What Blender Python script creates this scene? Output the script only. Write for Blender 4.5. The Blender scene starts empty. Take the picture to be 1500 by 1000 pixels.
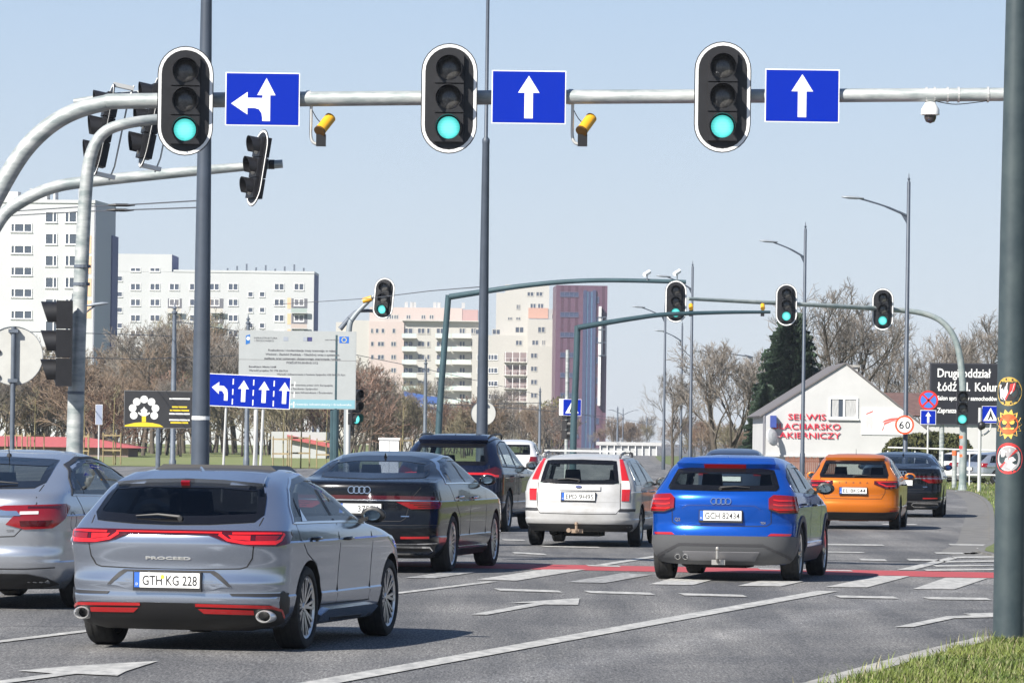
import bpy, bmesh, math, random
from mathutils import Vector, Matrix, geometry
from math import sin, cos, pi, radians, sqrt, atan2

# ------------------------------------------------------------------ camera, sky, sun, exposure
FPX, HC, Y0, ROLL = 6700.0, 1.66, 643.0, 0.0135     # focal length in photo pixels, eye height, horizon row, roll
scene = bpy.context.scene
COL = scene.collection
cam = bpy.data.objects.new('camera', bpy.data.cameras.new('camera'))
COL.objects.link(cam)
cam.data.sensor_width = 36.0
cam.data.lens = FPX / 1500.0 * 36.0
cam.data.shift_y = (Y0 - 500.0) / 1500.0
cam.data.clip_start = 0.5
cam.data.clip_end = 6000
cam.matrix_world = Matrix.Translation((0, 0, HC)) @ Matrix.Rotation(pi / 2, 4, 'X') @ Matrix.Rotation(ROLL, 4, 'Z')
scene.camera = cam

SUN_AZ, SUN_EL = radians(222), radians(39)          # where the sun stands: behind the camera, to the left
world = bpy.data.worlds.new('World'); scene.world = world; world.use_nodes = True
nt = world.node_tree
sky = nt.nodes.new('ShaderNodeTexSky'); sky.sky_type = 'NISHITA'; sky.sun_disc = False
sky.sun_elevation = SUN_EL; sky.sun_rotation = SUN_AZ
sky.air_density = 1.0; sky.dust_density = 0.4; sky.ozone_density = 2.0
HAZE_DENSITY = 0.00015
bg = nt.nodes['Background']; bg.inputs['Strength'].default_value = 0.078
# clear-sky gradient by elevation laid over the physical sky: pale hazy horizon, deeper blue overhead
tcw = nt.nodes.new('ShaderNodeTexCoord'); sep = nt.nodes.new('ShaderNodeSeparateXYZ'); nt.links.new(tcw.outputs['Generated'], sep.inputs[0])
grad = nt.nodes.new('ShaderNodeValToRGB'); nt.links.new(sep.outputs['Z'], grad.inputs[0])
ge = grad.color_ramp.elements
ge[0].position = 0.0; ge[0].color = (4.9, 5.35, 6.1, 1); ge[1].position = 1.0; ge[1].color = (0.35, 0.8, 2.0, 1)
for pos_, col_ in ((0.05, (4.3, 5.0, 6.0)), (0.10, (3.35, 4.35, 5.85)), (0.30, (1.3, 2.15, 3.9))):
    e_ = ge.new(pos_); e_.color = (*col_, 1)
mixw = nt.nodes.new('ShaderNodeMix'); mixw.data_type = 'RGBA'; mixw.inputs[0].default_value = 0.85
nt.links.new(sky.outputs[0], mixw.inputs[6]); nt.links.new(grad.outputs[0], mixw.inputs[7]); nt.links.new(mixw.outputs[2], bg.inputs[0])
sl = bpy.data.lights.new('sun', 'SUN'); sl.energy = 5.0; sl.angle = radians(0.53); sl.color = (1.0, 0.95, 0.87)
sun = bpy.data.objects.new('sun', sl); COL.objects.link(sun)
sdir = Vector((-sin(SUN_AZ) * cos(SUN_EL), -cos(SUN_AZ) * cos(SUN_EL), -sin(SUN_EL)))
sun.rotation_euler = sdir.to_track_quat('-Z', 'Y').to_euler()
sun.location = (-20, -20, 40)
vs = scene.view_settings
vs.view_transform = 'Standard'; vs.look = 'None'; vs.exposure = 0.88; vs.gamma = 1.0; vs.use_curve_mapping = False

# ------------------------------------------------------------------ pixel -> place
def uv(px, py):
    dx, dy = px - 750.0, Y0 - py
    return dx * cos(ROLL) - dy * sin(ROLL), dx * sin(ROLL) + dy * cos(ROLL)
def P(px, py, Y):
    u, v = uv(px, py)
    return Vector((u / FPX * Y, Y, HC + v / FPX * Y))
def G(px, py, z=0.0):
    u, v = uv(px, py)
    Y = -(HC - z) * FPX / v
    return Vector((u / FPX * Y, Y, z))
def PPM(Y): return FPX / Y

# ------------------------------------------------------------------ materials
MATS = {}
def mat(name, col, rough=0.6, metal=0.0, spec=0.5, coat=0.0, emit=None, estr=0.0, var=0.0, vscale=4.0, bump=0.0, bscale=40.0,
        col2=None, stretch=None, island=0.0, trans=0.0):
    if name in MATS: return MATS[name]
    m = bpy.data.materials.new(name); m.use_nodes = True; MATS[name] = m
    n, l = m.node_tree.nodes, m.node_tree.links
    b = n['Principled BSDF']
    b.inputs['Base Color'].default_value = (*col, 1); b.inputs['Roughness'].default_value = rough
    b.inputs['Metallic'].default_value = metal; b.inputs['Specular IOR Level'].default_value = spec
    b.inputs['Coat Weight'].default_value = coat; b.inputs['Coat Roughness'].default_value = 0.03; b.inputs['Coat IOR'].default_value = 1.38
    if trans: b.inputs['Transmission Weight'].default_value = trans
    if emit: b.inputs['Emission Color'].default_value = (*emit, 1); b.inputs['Emission Strength'].default_value = estr
    src = None
    if var or col2 or bump:
        tc = n.new('ShaderNodeTexCoord'); mp = n.new('ShaderNodeMapping')
        l.new(tc.outputs['Object'], mp.inputs[0])
        if stretch: mp.inputs['Scale'].default_value = stretch
    if var or col2:
        t = n.new('ShaderNodeTexNoise'); t.inputs['Scale'].default_value = vscale; t.inputs['Detail'].default_value = 6
        t.inputs['Roughness'].default_value = 0.65
        l.new(mp.outputs[0], t.inputs['Vector'])
        r = n.new('ShaderNodeValToRGB'); l.new(t.outputs['Fac'], r.inputs[0])
        c2 = col2 if col2 else tuple(min(1, c * (1 + var)) for c in col)
        c1 = col if col2 else tuple(c * (1 - var) for c in col)
        r.color_ramp.elements[0].position = 0.36; r.color_ramp.elements[1].position = 0.64
        r.color_ramp.elements[0].color = (*c1, 1); r.color_ramp.elements[1].color = (*c2, 1)
        src = r.outputs[0]
    if island:
        g = n.new('ShaderNodeNewGeometry'); mx = n.new('ShaderNodeMix'); mx.data_type = 'RGBA'; mx.blend_type = 'MULTIPLY'
        mr = n.new('ShaderNodeMapRange'); mr.inputs[3].default_value = 1 - island; mr.inputs[4].default_value = 1 + island * 0.6
        l.new(g.outputs['Random Per Island'], mr.inputs[0])
        mx.inputs[0].default_value = 1.0
        if src: l.new(src, mx.inputs[6])
        else: mx.inputs[6].default_value = (*col, 1)
        l.new(mr.outputs[0], mx.inputs[7]); src = mx.outputs[2]
    if src: l.new(src, b.inputs['Base Color'])
    if bump:
        t2 = n.new('ShaderNodeTexNoise'); t2.inputs['Scale'].default_value = bscale; t2.inputs['Detail'].default_value = 4
        l.new(mp.outputs[0], t2.inputs['Vector'])
        bp = n.new('ShaderNodeBump'); bp.inputs['Strength'].default_value = bump; bp.inputs['Distance'].default_value = 0.02
        l.new(t2.outputs['Fac'], bp.inputs['Height']); l.new(bp.outputs[0], b.inputs['Normal'])
    return m

# ------------------------------------------------------------------ mesh helper
class MB:
    def __init__(s): s.v, s.f, s.m = [], [], []
    def add(s, vs, fs, mi=0):
        o = len(s.v); s.v += [tuple(p) for p in vs]
        for f in fs: s.f.append([o + i for i in f]); s.m.append(mi)
        return s
    def box(s, x0, x1, y0, y1, z0, z1, mi=0):
        return s.add([(x, y, z) for z in (z0, z1) for x, y in ((x0, y0), (x1, y0), (x1, y1), (x0, y1))],
                     [(3, 2, 1, 0), (4, 5, 6, 7), (0, 1, 5, 4), (1, 2, 6, 5), (2, 3, 7, 6), (3, 0, 4, 7)], mi)
    def obox(s, c, ax, ay, az, mi=0):      # centre and three half-axis vectors
        c, ax, ay, az = Vector(c), Vector(ax), Vector(ay), Vector(az)
        vs = [c + ax * i + ay * j + az * k for k in (-1, 1) for i, j in ((-1, -1), (1, -1), (1, 1), (-1, 1))]
        return s.add(vs, [(3, 2, 1, 0), (4, 5, 6, 7), (0, 1, 5, 4), (1, 2, 6, 5), (2, 3, 7, 6), (3, 0, 4, 7)], mi)
    def tube(s, pts, rad, n=12, mi=0, caps=True):
        pts = [Vector(p) for p in pts]
        if not hasattr(rad, '__len__'): rad = [rad] * len(pts)
        rings = []; up = None
        for i, p in enumerate(pts):
            d = (pts[min(i + 1, len(pts) - 1)] - pts[max(i - 1, 0)]).normalized()
            if up is None:
                up = Vector((0, 0, 1)) if abs(d.z) < 0.9 else Vector((0, 1, 0))
            a = d.cross(up).normalized(); b = a.cross(d).normalized(); up = b
            rings.append([p + (a * cos(t) + b * sin(t)) * rad[i] for t in [2 * pi * k / n for k in range(n)]])
        o = len(s.v); s.v += [tuple(q) for r in rings for q in r]
        for i in range(len(pts) - 1):
            for k in range(n):
                k2 = (k + 1) % n
                s.f.append([o + i * n + k, o + i * n + k2, o + (i + 1) * n + k2, o + (i + 1) * n + k]); s.m.append(mi)
        if caps:
            s.f.append([o + k for k in range(n)][::-1]); s.m.append(mi)
            s.f.append([o + (len(pts) - 1) * n + k for k in range(n)]); s.m.append(mi)
        return s
    def lathe(s, prof, M=None, n=24, mi=0, a0=0.0, a1=2 * pi):     # prof: (radius, height) about local Z
        M = M or Matrix.Identity(4); o = len(s.v); full = abs(a1 - a0 - 2 * pi) < 1e-6; N = n if full else n + 1
        for r, h in prof:
            for k in range(N):
                t = a0 + (a1 - a0) * k / n
                s.v.append(tuple(M @ Vector((r * cos(t), r * sin(t), h))))
        for i in range(len(prof) - 1):
            for k in range(n):
                k2 = (k + 1) % N
                s.f.append([o + i * N + k, o + i * N + k2, o + (i + 1) * N + k2, o + (i + 1) * N + k]); s.m.append(mi)
        return s
    def prism(s, poly, M, depth, mi=0):    # poly in local XY extruded along +Z by depth
        n = len(poly); o = len(s.v)
        s.v += [tuple(M @ Vector((x, y, 0))) for x, y in poly] + [tuple(M @ Vector((x, y, depth))) for x, y in poly]
        s.f.append([o + i for i in range(n)][::-1]); s.m.append(mi)
        s.f.append([o + n + i for i in range(n)]); s.m.append(mi)
        for i in range(n):
            j = (i + 1) % n; s.f.append([o + i, o + j, o + n + j, o + n + i]); s.m.append(mi)
        return s
    def mesh(s, name, mats, smooth=None):
        me = bpy.data.meshes.new(name); me.from_pydata(s.v, [], s.f)
        for m in (mats if isinstance(mats, (list, tuple)) else [mats]): me.materials.append(m)
        me.polygons.foreach_set('material_index', s.m)
        if smooth is not None:
            me.polygons.foreach_set('use_smooth', [True] * len(me.polygons))
            me.set_sharp_from_angle(angle=radians(smooth))
        me.update(); return me
    def build(s, name, mats, parent=None, loc=None, smooth=None, **tags):
        return link(name, s.mesh(name, mats, smooth), parent, loc, **tags)
def link(name, me, parent=None, loc=None, **tags):
    o = bpy.data.objects.new(name, me); COL.objects.link(o)
    if parent: o.parent = parent
    if loc is not None: o.location = loc
    for k, v in tags.items(): o[k] = v
    return o
def thing(name, label, cat, loc=(0, 0, 0), rz=0.0, group=None):
    o = bpy.data.objects.new(name, None); COL.objects.link(o); o.location = loc; o.rotation_euler = (0, 0, rz)
    o.empty_display_size = 0.3
    o['label'] = label; o['category'] = cat
    if group: o['group'] = group
    return o
def text_mesh(txt, h, mtl, bold=0.0, width=None, extr=0.002, align='CENTER', shear=0.0):
    """flat lettering in the XY plane, cap height about h, centred; returns a mesh"""
    c = bpy.data.curves.new('txt', 'FONT'); c.body = txt; c.size = h / 0.73; c.extrude = extr; c.offset = bold; c.shear = shear
    c.align_x = align; c.resolution_u = 3
    ob = bpy.data.objects.new('txt', c); COL.objects.link(ob)
    dg = bpy.context.evaluated_depsgraph_get()
    me = bpy.data.meshes.new_from_object(ob.evaluated_get(dg))
    bpy.data.objects.remove(ob)
    xs = [v.co.x for v in me.vertices]; ys = [v.co.y for v in me.vertices]
    if xs:
        cx = (min(xs) + max(xs)) / 2 if align == 'CENTER' else min(xs); sc = 1.0
        if width: sc = width / (max(xs) - min(xs))
        for v in me.vertices: v.co.x = (v.co.x - cx) * sc; v.co.y -= h / 2
    me.materials.clear(); me.materials.append(mtl)
    return me
def text_part(txt, h, mtl, parent, M, name='lettering', **kw):
    me = text_mesh(txt, h, mtl, **kw); me.transform(M)
    return link(name, me, parent)
def frame(o, xdir, ydir):            # matrix with origin o, local X and Y directions, Z = X x Y
    x = Vector(xdir).normalized(); y = Vector(ydir).normalized(); z = x.cross(y).normalized(); y = z.cross(x)
    M = Matrix((x, y, z)).transposed().to_4x4(); M.translation = Vector(o); return M
def arc(cx, cz, r, a0, a1, n):
    return [(cx + r * cos(a0 + (a1 - a0) * i / n), cz + r * sin(a0 + (a1 - a0) * i / n)) for i in range(n + 1)]
def smooth_path(pts, n=8):           # Catmull-Rom through 3-D points
    pts = [Vector(p) for p in pts]; out = []
    for i in range(len(pts) - 1):
        p0, p1, p2, p3 = pts[max(i - 1, 0)], pts[i], pts[i + 1], pts[min(i + 2, len(pts) - 1)]
        for k in range(n):
            t = k / n
            out.append(0.5 * ((2 * p1) + (p2 - p0) * t + (2 * p0 - 5 * p1 + 4 * p2 - p3) * t * t + (3 * p1 - p0 - 3 * p2 + p3) * t ** 3))
    out.append(pts[-1]); return out

WHITE = mat('white_plastic', (0.75, 0.75, 0.74), 0.4)
BLACK = mat('black_plastic', (0.012, 0.012, 0.013), 0.45)
RUBBER = mat('tyre_rubber', (0.018, 0.018, 0.018), 0.85, var=0.3, vscale=20)
CHROME = mat('bright_trim', (0.75, 0.75, 0.76), 0.14, 1.0)
# ------------------------------------------------------------------ ground, road, markings
def asphalt_mat():
    m = bpy.data.materials.new('asphalt'); m.use_nodes = True; n, l = m.node_tree.nodes, m.node_tree.links
    b = n['Principled BSDF']; b.inputs['Roughness'].default_value = 0.8; b.inputs['Specular IOR Level'].default_value = 0.35
    tc = n.new('ShaderNodeTexCoord')
    def noise(scale, detail, rough, vec=None):
        t = n.new('ShaderNodeTexNoise'); t.inputs['Scale'].default_value = scale; t.inputs['Detail'].default_value = detail
        t.inputs['Roughness'].default_value = rough; l.new(vec or tc.outputs['Object'], t.inputs['Vector']); return t.outputs['Fac']
    def ramp(src, p0, p1, c0, c1):
        r = n.new('ShaderNodeValToRGB'); l.new(src, r.inputs[0]); e = r.color_ramp.elements
        e[0].position, e[1].position = p0, p1; e[0].color, e[1].color = (*c0, 1), (*c1, 1); return r.outputs[0]
    def mix(kind, fac, a, bb):
        x = n.new('ShaderNodeMix'); x.data_type = 'RGBA'; x.blend_type = kind
        if isinstance(fac, float): x.inputs[0].default_value = fac
        else: l.new(fac, x.inputs[0])
        l.new(a, x.inputs[6]); l.new(bb, x.inputs[7]); return x.outputs[2]
    base = ramp(noise(0.35, 5, 0.6), 0.35, 0.68, (0.088, 0.089, 0.092), (0.135, 0.134, 0.133))
    # lengthwise wear along the lanes, grit between the wheel tracks
    mp = n.new('ShaderNodeMapping'); mp.inputs['Rotation'].default_value = (0, 0, radians(13.0)); mp.inputs['Scale'].default_value = (1.3, 0.06, 1)
    l.new(tc.outputs['Object'], mp.inputs[0])
    wear = ramp(noise(1.0, 4, 0.6, mp.outputs[0]), 0.38, 0.66, (0.72, 0.72, 0.73), (1.5, 1.46, 1.4))
    c = mix('MULTIPLY', 0.8, base, wear)
    grit = ramp(noise(60, 2, 0.7), 0.40, 0.62, (0.30, 0.30, 0.31), (1.95, 1.95, 1.95))
    c = mix('MULTIPLY', 0.85, c, grit)
    grit2 = ramp(noise(20, 3, 0.8), 0.40, 0.62, (0.6, 0.6, 0.6), (1.45, 1.45, 1.45))
    c = mix('MULTIPLY', 0.8, c, grit2)
    # across-lane wear: grit along the lane edges, tracks rubbed darker by tyres
    sp = n.new('ShaderNodeSeparateXYZ'); l.new(tc.outputs['Object'], sp.inputs[0])
    def mth(op, a, b_):
        q = n.new('ShaderNodeMath'); q.operation = op
        for i, v in enumerate((a, b_)):
            if isinstance(v, float): q.inputs[i].default_value = v
            else: l.new(v, q.inputs[i])
        return q.outputs[0]
    wob = mth('MULTIPLY', mth('SUBTRACT', noise(0.6, 3, 0.6), 0.5), 1.1)
    tt = mth('ADD', mth('SUBTRACT', mth('MULTIPLY', sp.outputs['X'], cos(radians(13.5))), mth('MULTIPLY', sp.outputs['Y'], sin(radians(13.5)))), wob)
    lr = n.new('ShaderNodeValToRGB'); l.new(mth('MULTIPLY', mth('ADD', tt, 17.3), 1 / 13.2), lr.inputs[0]); le = lr.color_ramp.elements
    stops = []
    for k in range(3):
        o = k / 3
        stops += [(o + .0, 1.12), (o + .085, .90), (o + .11, .86), (o + .165, 1.02), (o + .22, .86), (o + .25, .90)]
    stops = [q for q in stops if not .70 < q[0] < .80] + [(.715, 1.0), (.75, 1.42), (.785, 1.0), (1.0, 1.1)]; stops.sort()
    while len(le) > 1: le.remove(le[-1])
    le[0].position = stops[0][0]; le[0].color = (stops[0][1],) * 3 + (1,)
    for p_, v_ in stops[1:]: e_ = le.new(min(p_, 1.0)); e_.color = (v_, v_, v_ * .99, 1)
    c = mix('MULTIPLY', 0.9, c, lr.outputs[0])
    mp2 = n.new('ShaderNodeMapping'); mp2.inputs['Rotation'].default_value = (0, 0, radians(13.0)); mp2.inputs['Scale'].default_value = (55, 4.0, 1)
    l.new(tc.outputs['Object'], mp2.inputs[0])
    c = mix('MULTIPLY', 1.0, c, ramp(noise(1.0, 3, 0.75, mp2.outputs[0]), 0.34, 0.66, (0.58, 0.58, 0.59), (1.5, 1.5, 1.49)))
    l.new(c, b.inputs['Base Color'])
    bp = n.new('ShaderNodeBump'); bp.inputs['Strength'].default_value = 0.5; bp.inputs['Distance'].default_value = 0.01
    l.new(noise(80, 3, 0.7), bp.inputs['Height']); l.new(bp.outputs[0], b.inputs['Normal'])
    return m
ASPHALT = asphalt_mat()
GRASS_SOIL = mat('grass_soil', (0.075, 0.10, 0.025), 0.95, col2=(0.13, 0.15, 0.05), vscale=1.5)
KERB = mat('kerb_concrete', (0.30, 0.29, 0.27), 0.9, var=0.25, vscale=6)
PAINT = mat('road_paint', (0.27, 0.267, 0.255), 0.7, col2=(0.47, 0.462, 0.435), vscale=9, stretch=(1, 0.3, 1))
PAINT_WORN = mat('road_paint_worn', (0.16, 0.16, 0.16), 0.75, col2=(0.34, 0.34, 0.33), vscale=9, stretch=(1, .3, 1))
REDPATH = mat('red_cycle_surface', (0.40, 0.055, 0.06), 0.8, col2=(0.30, 0.055, 0.06), vscale=5)

road = MB().add([(-900, -30, 0), (900, -30, 0), (900, 2600, 0), (-900, 2600, 0)], [(0, 1, 2, 3)]).build('road', ASPHALT, kind='structure')
def flat(name, pts, mtl, z=0.004, parent=road, **tags):
    return MB().add([(p[0], p[1], z) for p in pts], [tuple(range(len(pts)))]).build(name, mtl, parent, **tags)
def mark(name, pix, mtl=PAINT, z=0.008):
    pts = [G(*p) for p in pix]
    a = sum(pts[i].x * pts[(i + 1) % len(pts)].y - pts[(i + 1) % len(pts)].x * pts[i].y for i in range(len(pts)))
    if a < 0: pts = pts[::-1]
    return flat(name, pts, mtl, z)
def line(name, p, q, w, mtl=PAINT, ext0=0.0, ext1=0.0, z=0.008):
    a, b = G(*p), G(*q); d = (b - a).normalized(); a = a - d * ext0; b = b + d * ext1
    s = Vector((-d.y, d.x, 0)) * w / 2
    return flat(name, [a - s, b - s, b + s, a + s], mtl, z)
# cycle crossing first (below the paint)
mark('cycle_crossing', [(420, 819.5), (420, 826.5), (800, 834), (1453, 846.4), (1620, 849.6), (1620, 841.4), (1453, 838.2), (811, 826.7)], REDPATH, 0.004)
line('lane_line', (600, 977), (1212, 866), 0.24, ext0=10)
line('lane_line', (0, 940), (722, 852), 0.13, ext0=4)
line('lane_line', (879, 828), (948, 817), 0.16, ext1=6)
for q in ([(698, 849), (757, 850.7), (858, 834.3), (795, 834.3)], [(1208, 860), (1270, 860.5), (1333, 844), (1287, 843.6)],
          [(1337, 863), (1398, 863.3), (1446, 847.3), (1385, 846.3)], [(951, 856), (1015, 857.2), (1045, 849), (983, 847.5)],
          [(1080, 858.3), (1144, 859), (1178, 851.5), (1116, 850)], [(1470, 865), (1530, 866), (1570, 850), (1510, 849)]):
    mark('crosswalk_stripe', q)
for q in ([(829, 853), (886, 854), (955, 842), (912, 839.5)], [(592, 846.7), (637, 847.2), (700, 838), (655, 837.5)], [(470, 843), (520, 843.5), (570, 835), (525, 834.5)]):
    mark('crosswalk_stripe', q, PAINT_WORN)
for (x0, y0), (x1, y1) in (((723, 862), (825, 865)), ((855, 865.4), (960, 868.4)), ((993, 869), (1095, 871.4)), ((1221, 872.2), (1317, 874)), ((1351, 874.6), (1453, 876)), ((1490, 876.5), (1590, 878))):
    mark('yield_dash', [(x0, y0), (x0 + 10, y0 + 3.4), (x1, y1 + 3.2), (x1 - 8, y1)])
for (x0, y0), (x1, y1), w in (((858, 827.2), (910, 828.6), 2.0), ((1110, 832.5), (1250, 835.4), 1.6), ((750, 808.5), (801, 811), 2.2), ((792, 799.5), (880, 801), 1.6),
                              ((1206, 796.5), (1296, 797.5), 2), ((1389, 796.6), (1456, 797.6), 2), ((1206, 807.6), (1268, 808.6), 1.5), ((1368, 809), (1456, 810), 2),
                              ((1258, 818.3), (1300, 819.3), 2.6), ((1328, 818.5), (1378, 819.5), 2.6), ((610, 795), (660, 796), 2), ((960, 813), (1010, 814), 1.5),
                              ((735, 790), (770, 790.5), 1.5), ((1328, 752), (1358, 753.5), 4), ((1290, 767), (1345, 767.6), 1.5)):
    mark('dash_mark', [(x0, y0), (x0 + 4, y0 + w), (x1, y1 + w), (x1 - 4, y1)])
# hatched island by the right kerb
mark('hatch_edge', [(1313, 835), (1338, 835), (1402, 818), (1390, 816.5)])
for k in range(5):
    y = 834 - k * 6.2; xs = 1352 + k * 14
    mark('hatch_stripe', [(xs, y), (xs + 6, y + 2.3), (1500, y + 0.6), (1500, y - 1.4)])
mark('hatch_stripe', [(1430, 803), (1437, 805.5), (1462, 803), (1455, 800.5)]); mark('hatch_stripe', [(1417, 810), (1424, 812), (1446, 809), (1440, 807)])
# arrows
mark('lane_arrow', [(689, 900.5), (713, 900.8), (797, 885.7), (847, 886.3), (849, 876.5), (744, 883.3), (783, 883.2)])
mark('lane_arrow', [(-40, 1003), (78, 987), (26, 983), (108, 976), (232, 968.6), (184, 984), (172, 990.4), (112, 987.6), (-10, 1004)])
mark('lane_arrow', [(1309, 919), (1338, 918.6), (1398, 905.8), (1520, 902.5), (1520, 896), (1410, 899), (1423, 901.6), (1386, 903)])
# bitumen seams running across the lanes
SEAM = mat('bitumen_seam', (0.03, 0.03, 0.032), 0.6)
line('seam', (-20, 916), (560, 922), 0.035, SEAM, z=0.003, ext0=3); line('seam', (600, 812), (950, 818), 0.12, SEAM, z=0.003); line('seam', (1200, 820), (1460, 824), 0.14, SEAM, z=0.003)

# near grass corner with its kerb
def ribbon(name, path, w, z0, z1, mtl, side=1, parent=None, **tags):
    mb = MB(); n = len(path); pts = [Vector((p[0], p[1], 0)) for p in path]; out = []
    for i, p in enumerate(pts):
        d = (pts[min(i + 1, n - 1)] - pts[max(i - 1, 0)]).normalized(); out.append(p + Vector((d.y, -d.x, 0)) * w * side)
    vs = [(p.x, p.y, z) for p, z in [(p, z0) for p in pts] + [(p, z1) for p in pts] + [(p, z1) for p in out] + [(p, z0) for p in out]]
    fs = []
    for i in range(n - 1):
        for a, b in ((0, 1), (1, 2), (2, 3)): fs.append((a * n + i, a * n + i + 1, b * n + i + 1, b * n + i))
    mb.add(vs, fs); return mb.build(name, mtl, parent, **tags), out
kpix = [(1190, 1006), (1250, 989), (1310, 972), (1370, 956), (1415, 945.5), (1450, 940)]
kpath = [G(*p) for p in kpix]; kpath = [kpath[0] + (kpath[0] - kpath[1]) * 2] + kpath + [kpath[-1] + Vector((1.0, .55, 0)), kpath[-1] + Vector((3, 1.0, 0)), kpath[-1] + Vector((12, 1.4, 0))]
kpath = smooth_path(kpath, 5)
kerb, inner = ribbon('kerb', kpath, 0.20, 0.0, 0.05, KERB, 1, kind='structure')
verge = MB().add([(p.x, p.y, 0.045) for p in inner] + [(16, 10, 0.045), (2, 10, 0.045)], [tuple(range(len(inner) + 2))[::-1]]).build('grass_verge', GRASS_SOIL, kind='structure')
GRASS = mat('grass_blades', (0.075, 0.125, 0.018), 0.6, col2=(0.18, 0.21, 0.045), vscale=1.2, island=0.45)
STRAW = mat('dry_grass_blades', (0.30, 0.27, 0.15), 0.8, island=0.3)
rnd = random.Random(5)
def blade(mb, x, y, z, h, w, lean, rot, mi=0):
    dx, dy = cos(rot), sin(rot); lx, ly = cos(rot + 1.3) * lean, sin(rot + 1.3) * lean
    mb.add([(x - dx * w, y - dy * w, z), (x + dx * w, y + dy * w, z), (x + dx * w * .7 + lx * .4, y + dy * w * .7 + ly * .4, z + h * .6), (x - dx * w * .7 + lx * .4, y - dy * w * .7 + ly * .4, z + h * .6), (x + lx, y + ly, z + h)],
           [(0, 1, 2, 3), (3, 2, 4)], mi)
def in_poly(x, y, poly):
    c = False; j = len(poly) - 1
    for i in range(len(poly)):
        if (poly[i][1] > y) != (poly[j][1] > y) and x < (poly[j][0] - poly[i][0]) * (y - poly[i][1]) / (poly[j][1] - poly[i][1]) + poly[i][0]: c = not c
        j = i
    return c
vp = [(p.x + .10, p.y - .10) for p in inner] + [(16, 10), (2, 10)]
gb = MB(); cnt = 0
while cnt < 80000:
    y = rnd.uniform(27.5, 41); x = rnd.uniform(0.5, 6.2)
    if not in_poly(x, y, vp): continue
    cnt += 1
    h = rnd.uniform(0.035, 0.095) * (1 + 0.35 * sin(x * 3.1) * sin(y * 2.3))
    blade(gb, x, y, 0.04, h, rnd.uniform(.0028, .0065), rnd.uniform(.01, .10), rnd.uniform(0, 6.28), 1 if rnd.random() < .13 else 0)
for k in range(260):          # tufts hanging over the kerb
    p = rnd.choice(inner); blade(gb, p.x + rnd.uniform(-.1, .16), p.y + rnd.uniform(-.15, .1), 0.045, rnd.uniform(.05, .12), .004, rnd.uniform(0, .12), rnd.uniform(0, 6.28), 1 if rnd.random() < .2 else 0)
gb.build('grass', [GRASS, STRAW], label='short green grass with dry straws beside the thick lamp post', category='grass', kind='stuff')

# far right verge with kerb and gravel shoulder
fpix = [(1453, 815), (1450, 794), (1449, 764), (1447, 743), (1436, 730), (1415, 721), (1380, 717.5), (1330, 712), (1240, 705), (1120, 697), (1030, 690), (990, 684), (965, 676), (958, 668)]
fpath = [G(*p) for p in fpix]; fpath = [Vector((9.5, 60, 0)), ] + fpath
fpath = smooth_path(fpath, 4)
GRAVEL = mat('gravel_shoulder', (0.165, 0.16, 0.15), 0.95, col2=(0.11, 0.108, 0.104), vscale=2.2)
sh = [Vector((p.x, p.y, 0)) for p in fpath]
shl = []
for i, p in enumerate(sh):
    d = (sh[min(i + 1, len(sh) - 1)] - sh[max(i - 1, 0)]).normalized(); shl.append(p + Vector((-d.y, d.x, 0)) * 0.55)
MB().add([(p.x, p.y, .004) for p in sh] + [(p.x, p.y, .004) for p in shl], [(i, i + 1, len(sh) + i + 1, len(sh) + i) for i in range(len(sh) - 1)]).build('gravel_shoulder', GRAVEL, kind='structure')
kerb2, inner2 = ribbon('kerb', fpath, 0.12, 0.0, 0.04, GRAVEL, 1, kind='structure')
ip = [(p.x, p.y, .045) for p in inner2] + [(900, 1700, .045), (900, 30, .045), (14, 48, .045)]
MB().add(ip, [tuple(range(len(ip)))[::-1]]).build('grass_verge', GRASS_SOIL, kind='structure')
gb = MB(); cnt = 0; ipp = [(p[0], p[1]) for p in ip]
while cnt < 34000:
    y = rnd.uniform(60, 215); x = rnd.uniform(8, 26)
    if not in_poly(x, y, ipp): continue
    cnt += 1; blade(gb, x, y, .04, rnd.uniform(.05, .11), rnd.uniform(.008, .016), rnd.uniform(0, .07), rnd.uniform(0, 6.28), 1 if rnd.random() < .15 else 0)
for k in range(0):
    p = rnd.choice(inner2); q = rnd.uniform(-.25, .35); blade(gb, p.x + q + rnd.uniform(-.4, .4), p.y + rnd.uniform(-.6, .6), .03, rnd.uniform(.04, .12), rnd.uniform(.007, .014), rnd.uniform(0, .08), rnd.uniform(0, 6.28), 1 if rnd.random() < .35 else 0)
gb.build('grass', [GRASS, STRAW], label='rough grass on the verge behind the curved far kerb', category='grass', kind='stuff')
# pale footpath inside the verge
flat('footpath', [G(1385, 707, .05), G(1500, 709.5, .05), G(1500, 705.5, .05), G(1395, 704, .05)], KERB, .052, None, kind='structure')
# left and middle green reserve beyond the junction
lp = [(-700, 235, .02), (-22, 235, .02), (-9, 236, .02), (-4.5, 250, .02), (0.5, 420, .02), (6, 900, .02), (6, 1500, .02), (-700, 1500, .02)]
MB().add(lp, [tuple(range(len(lp)))]).build('grass_reserve', mat('reserve_grass', (0.13, 0.17, 0.04), 0.95, col2=(0.19, 0.19, 0.075), vscale=.25), kind='structure')
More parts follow.
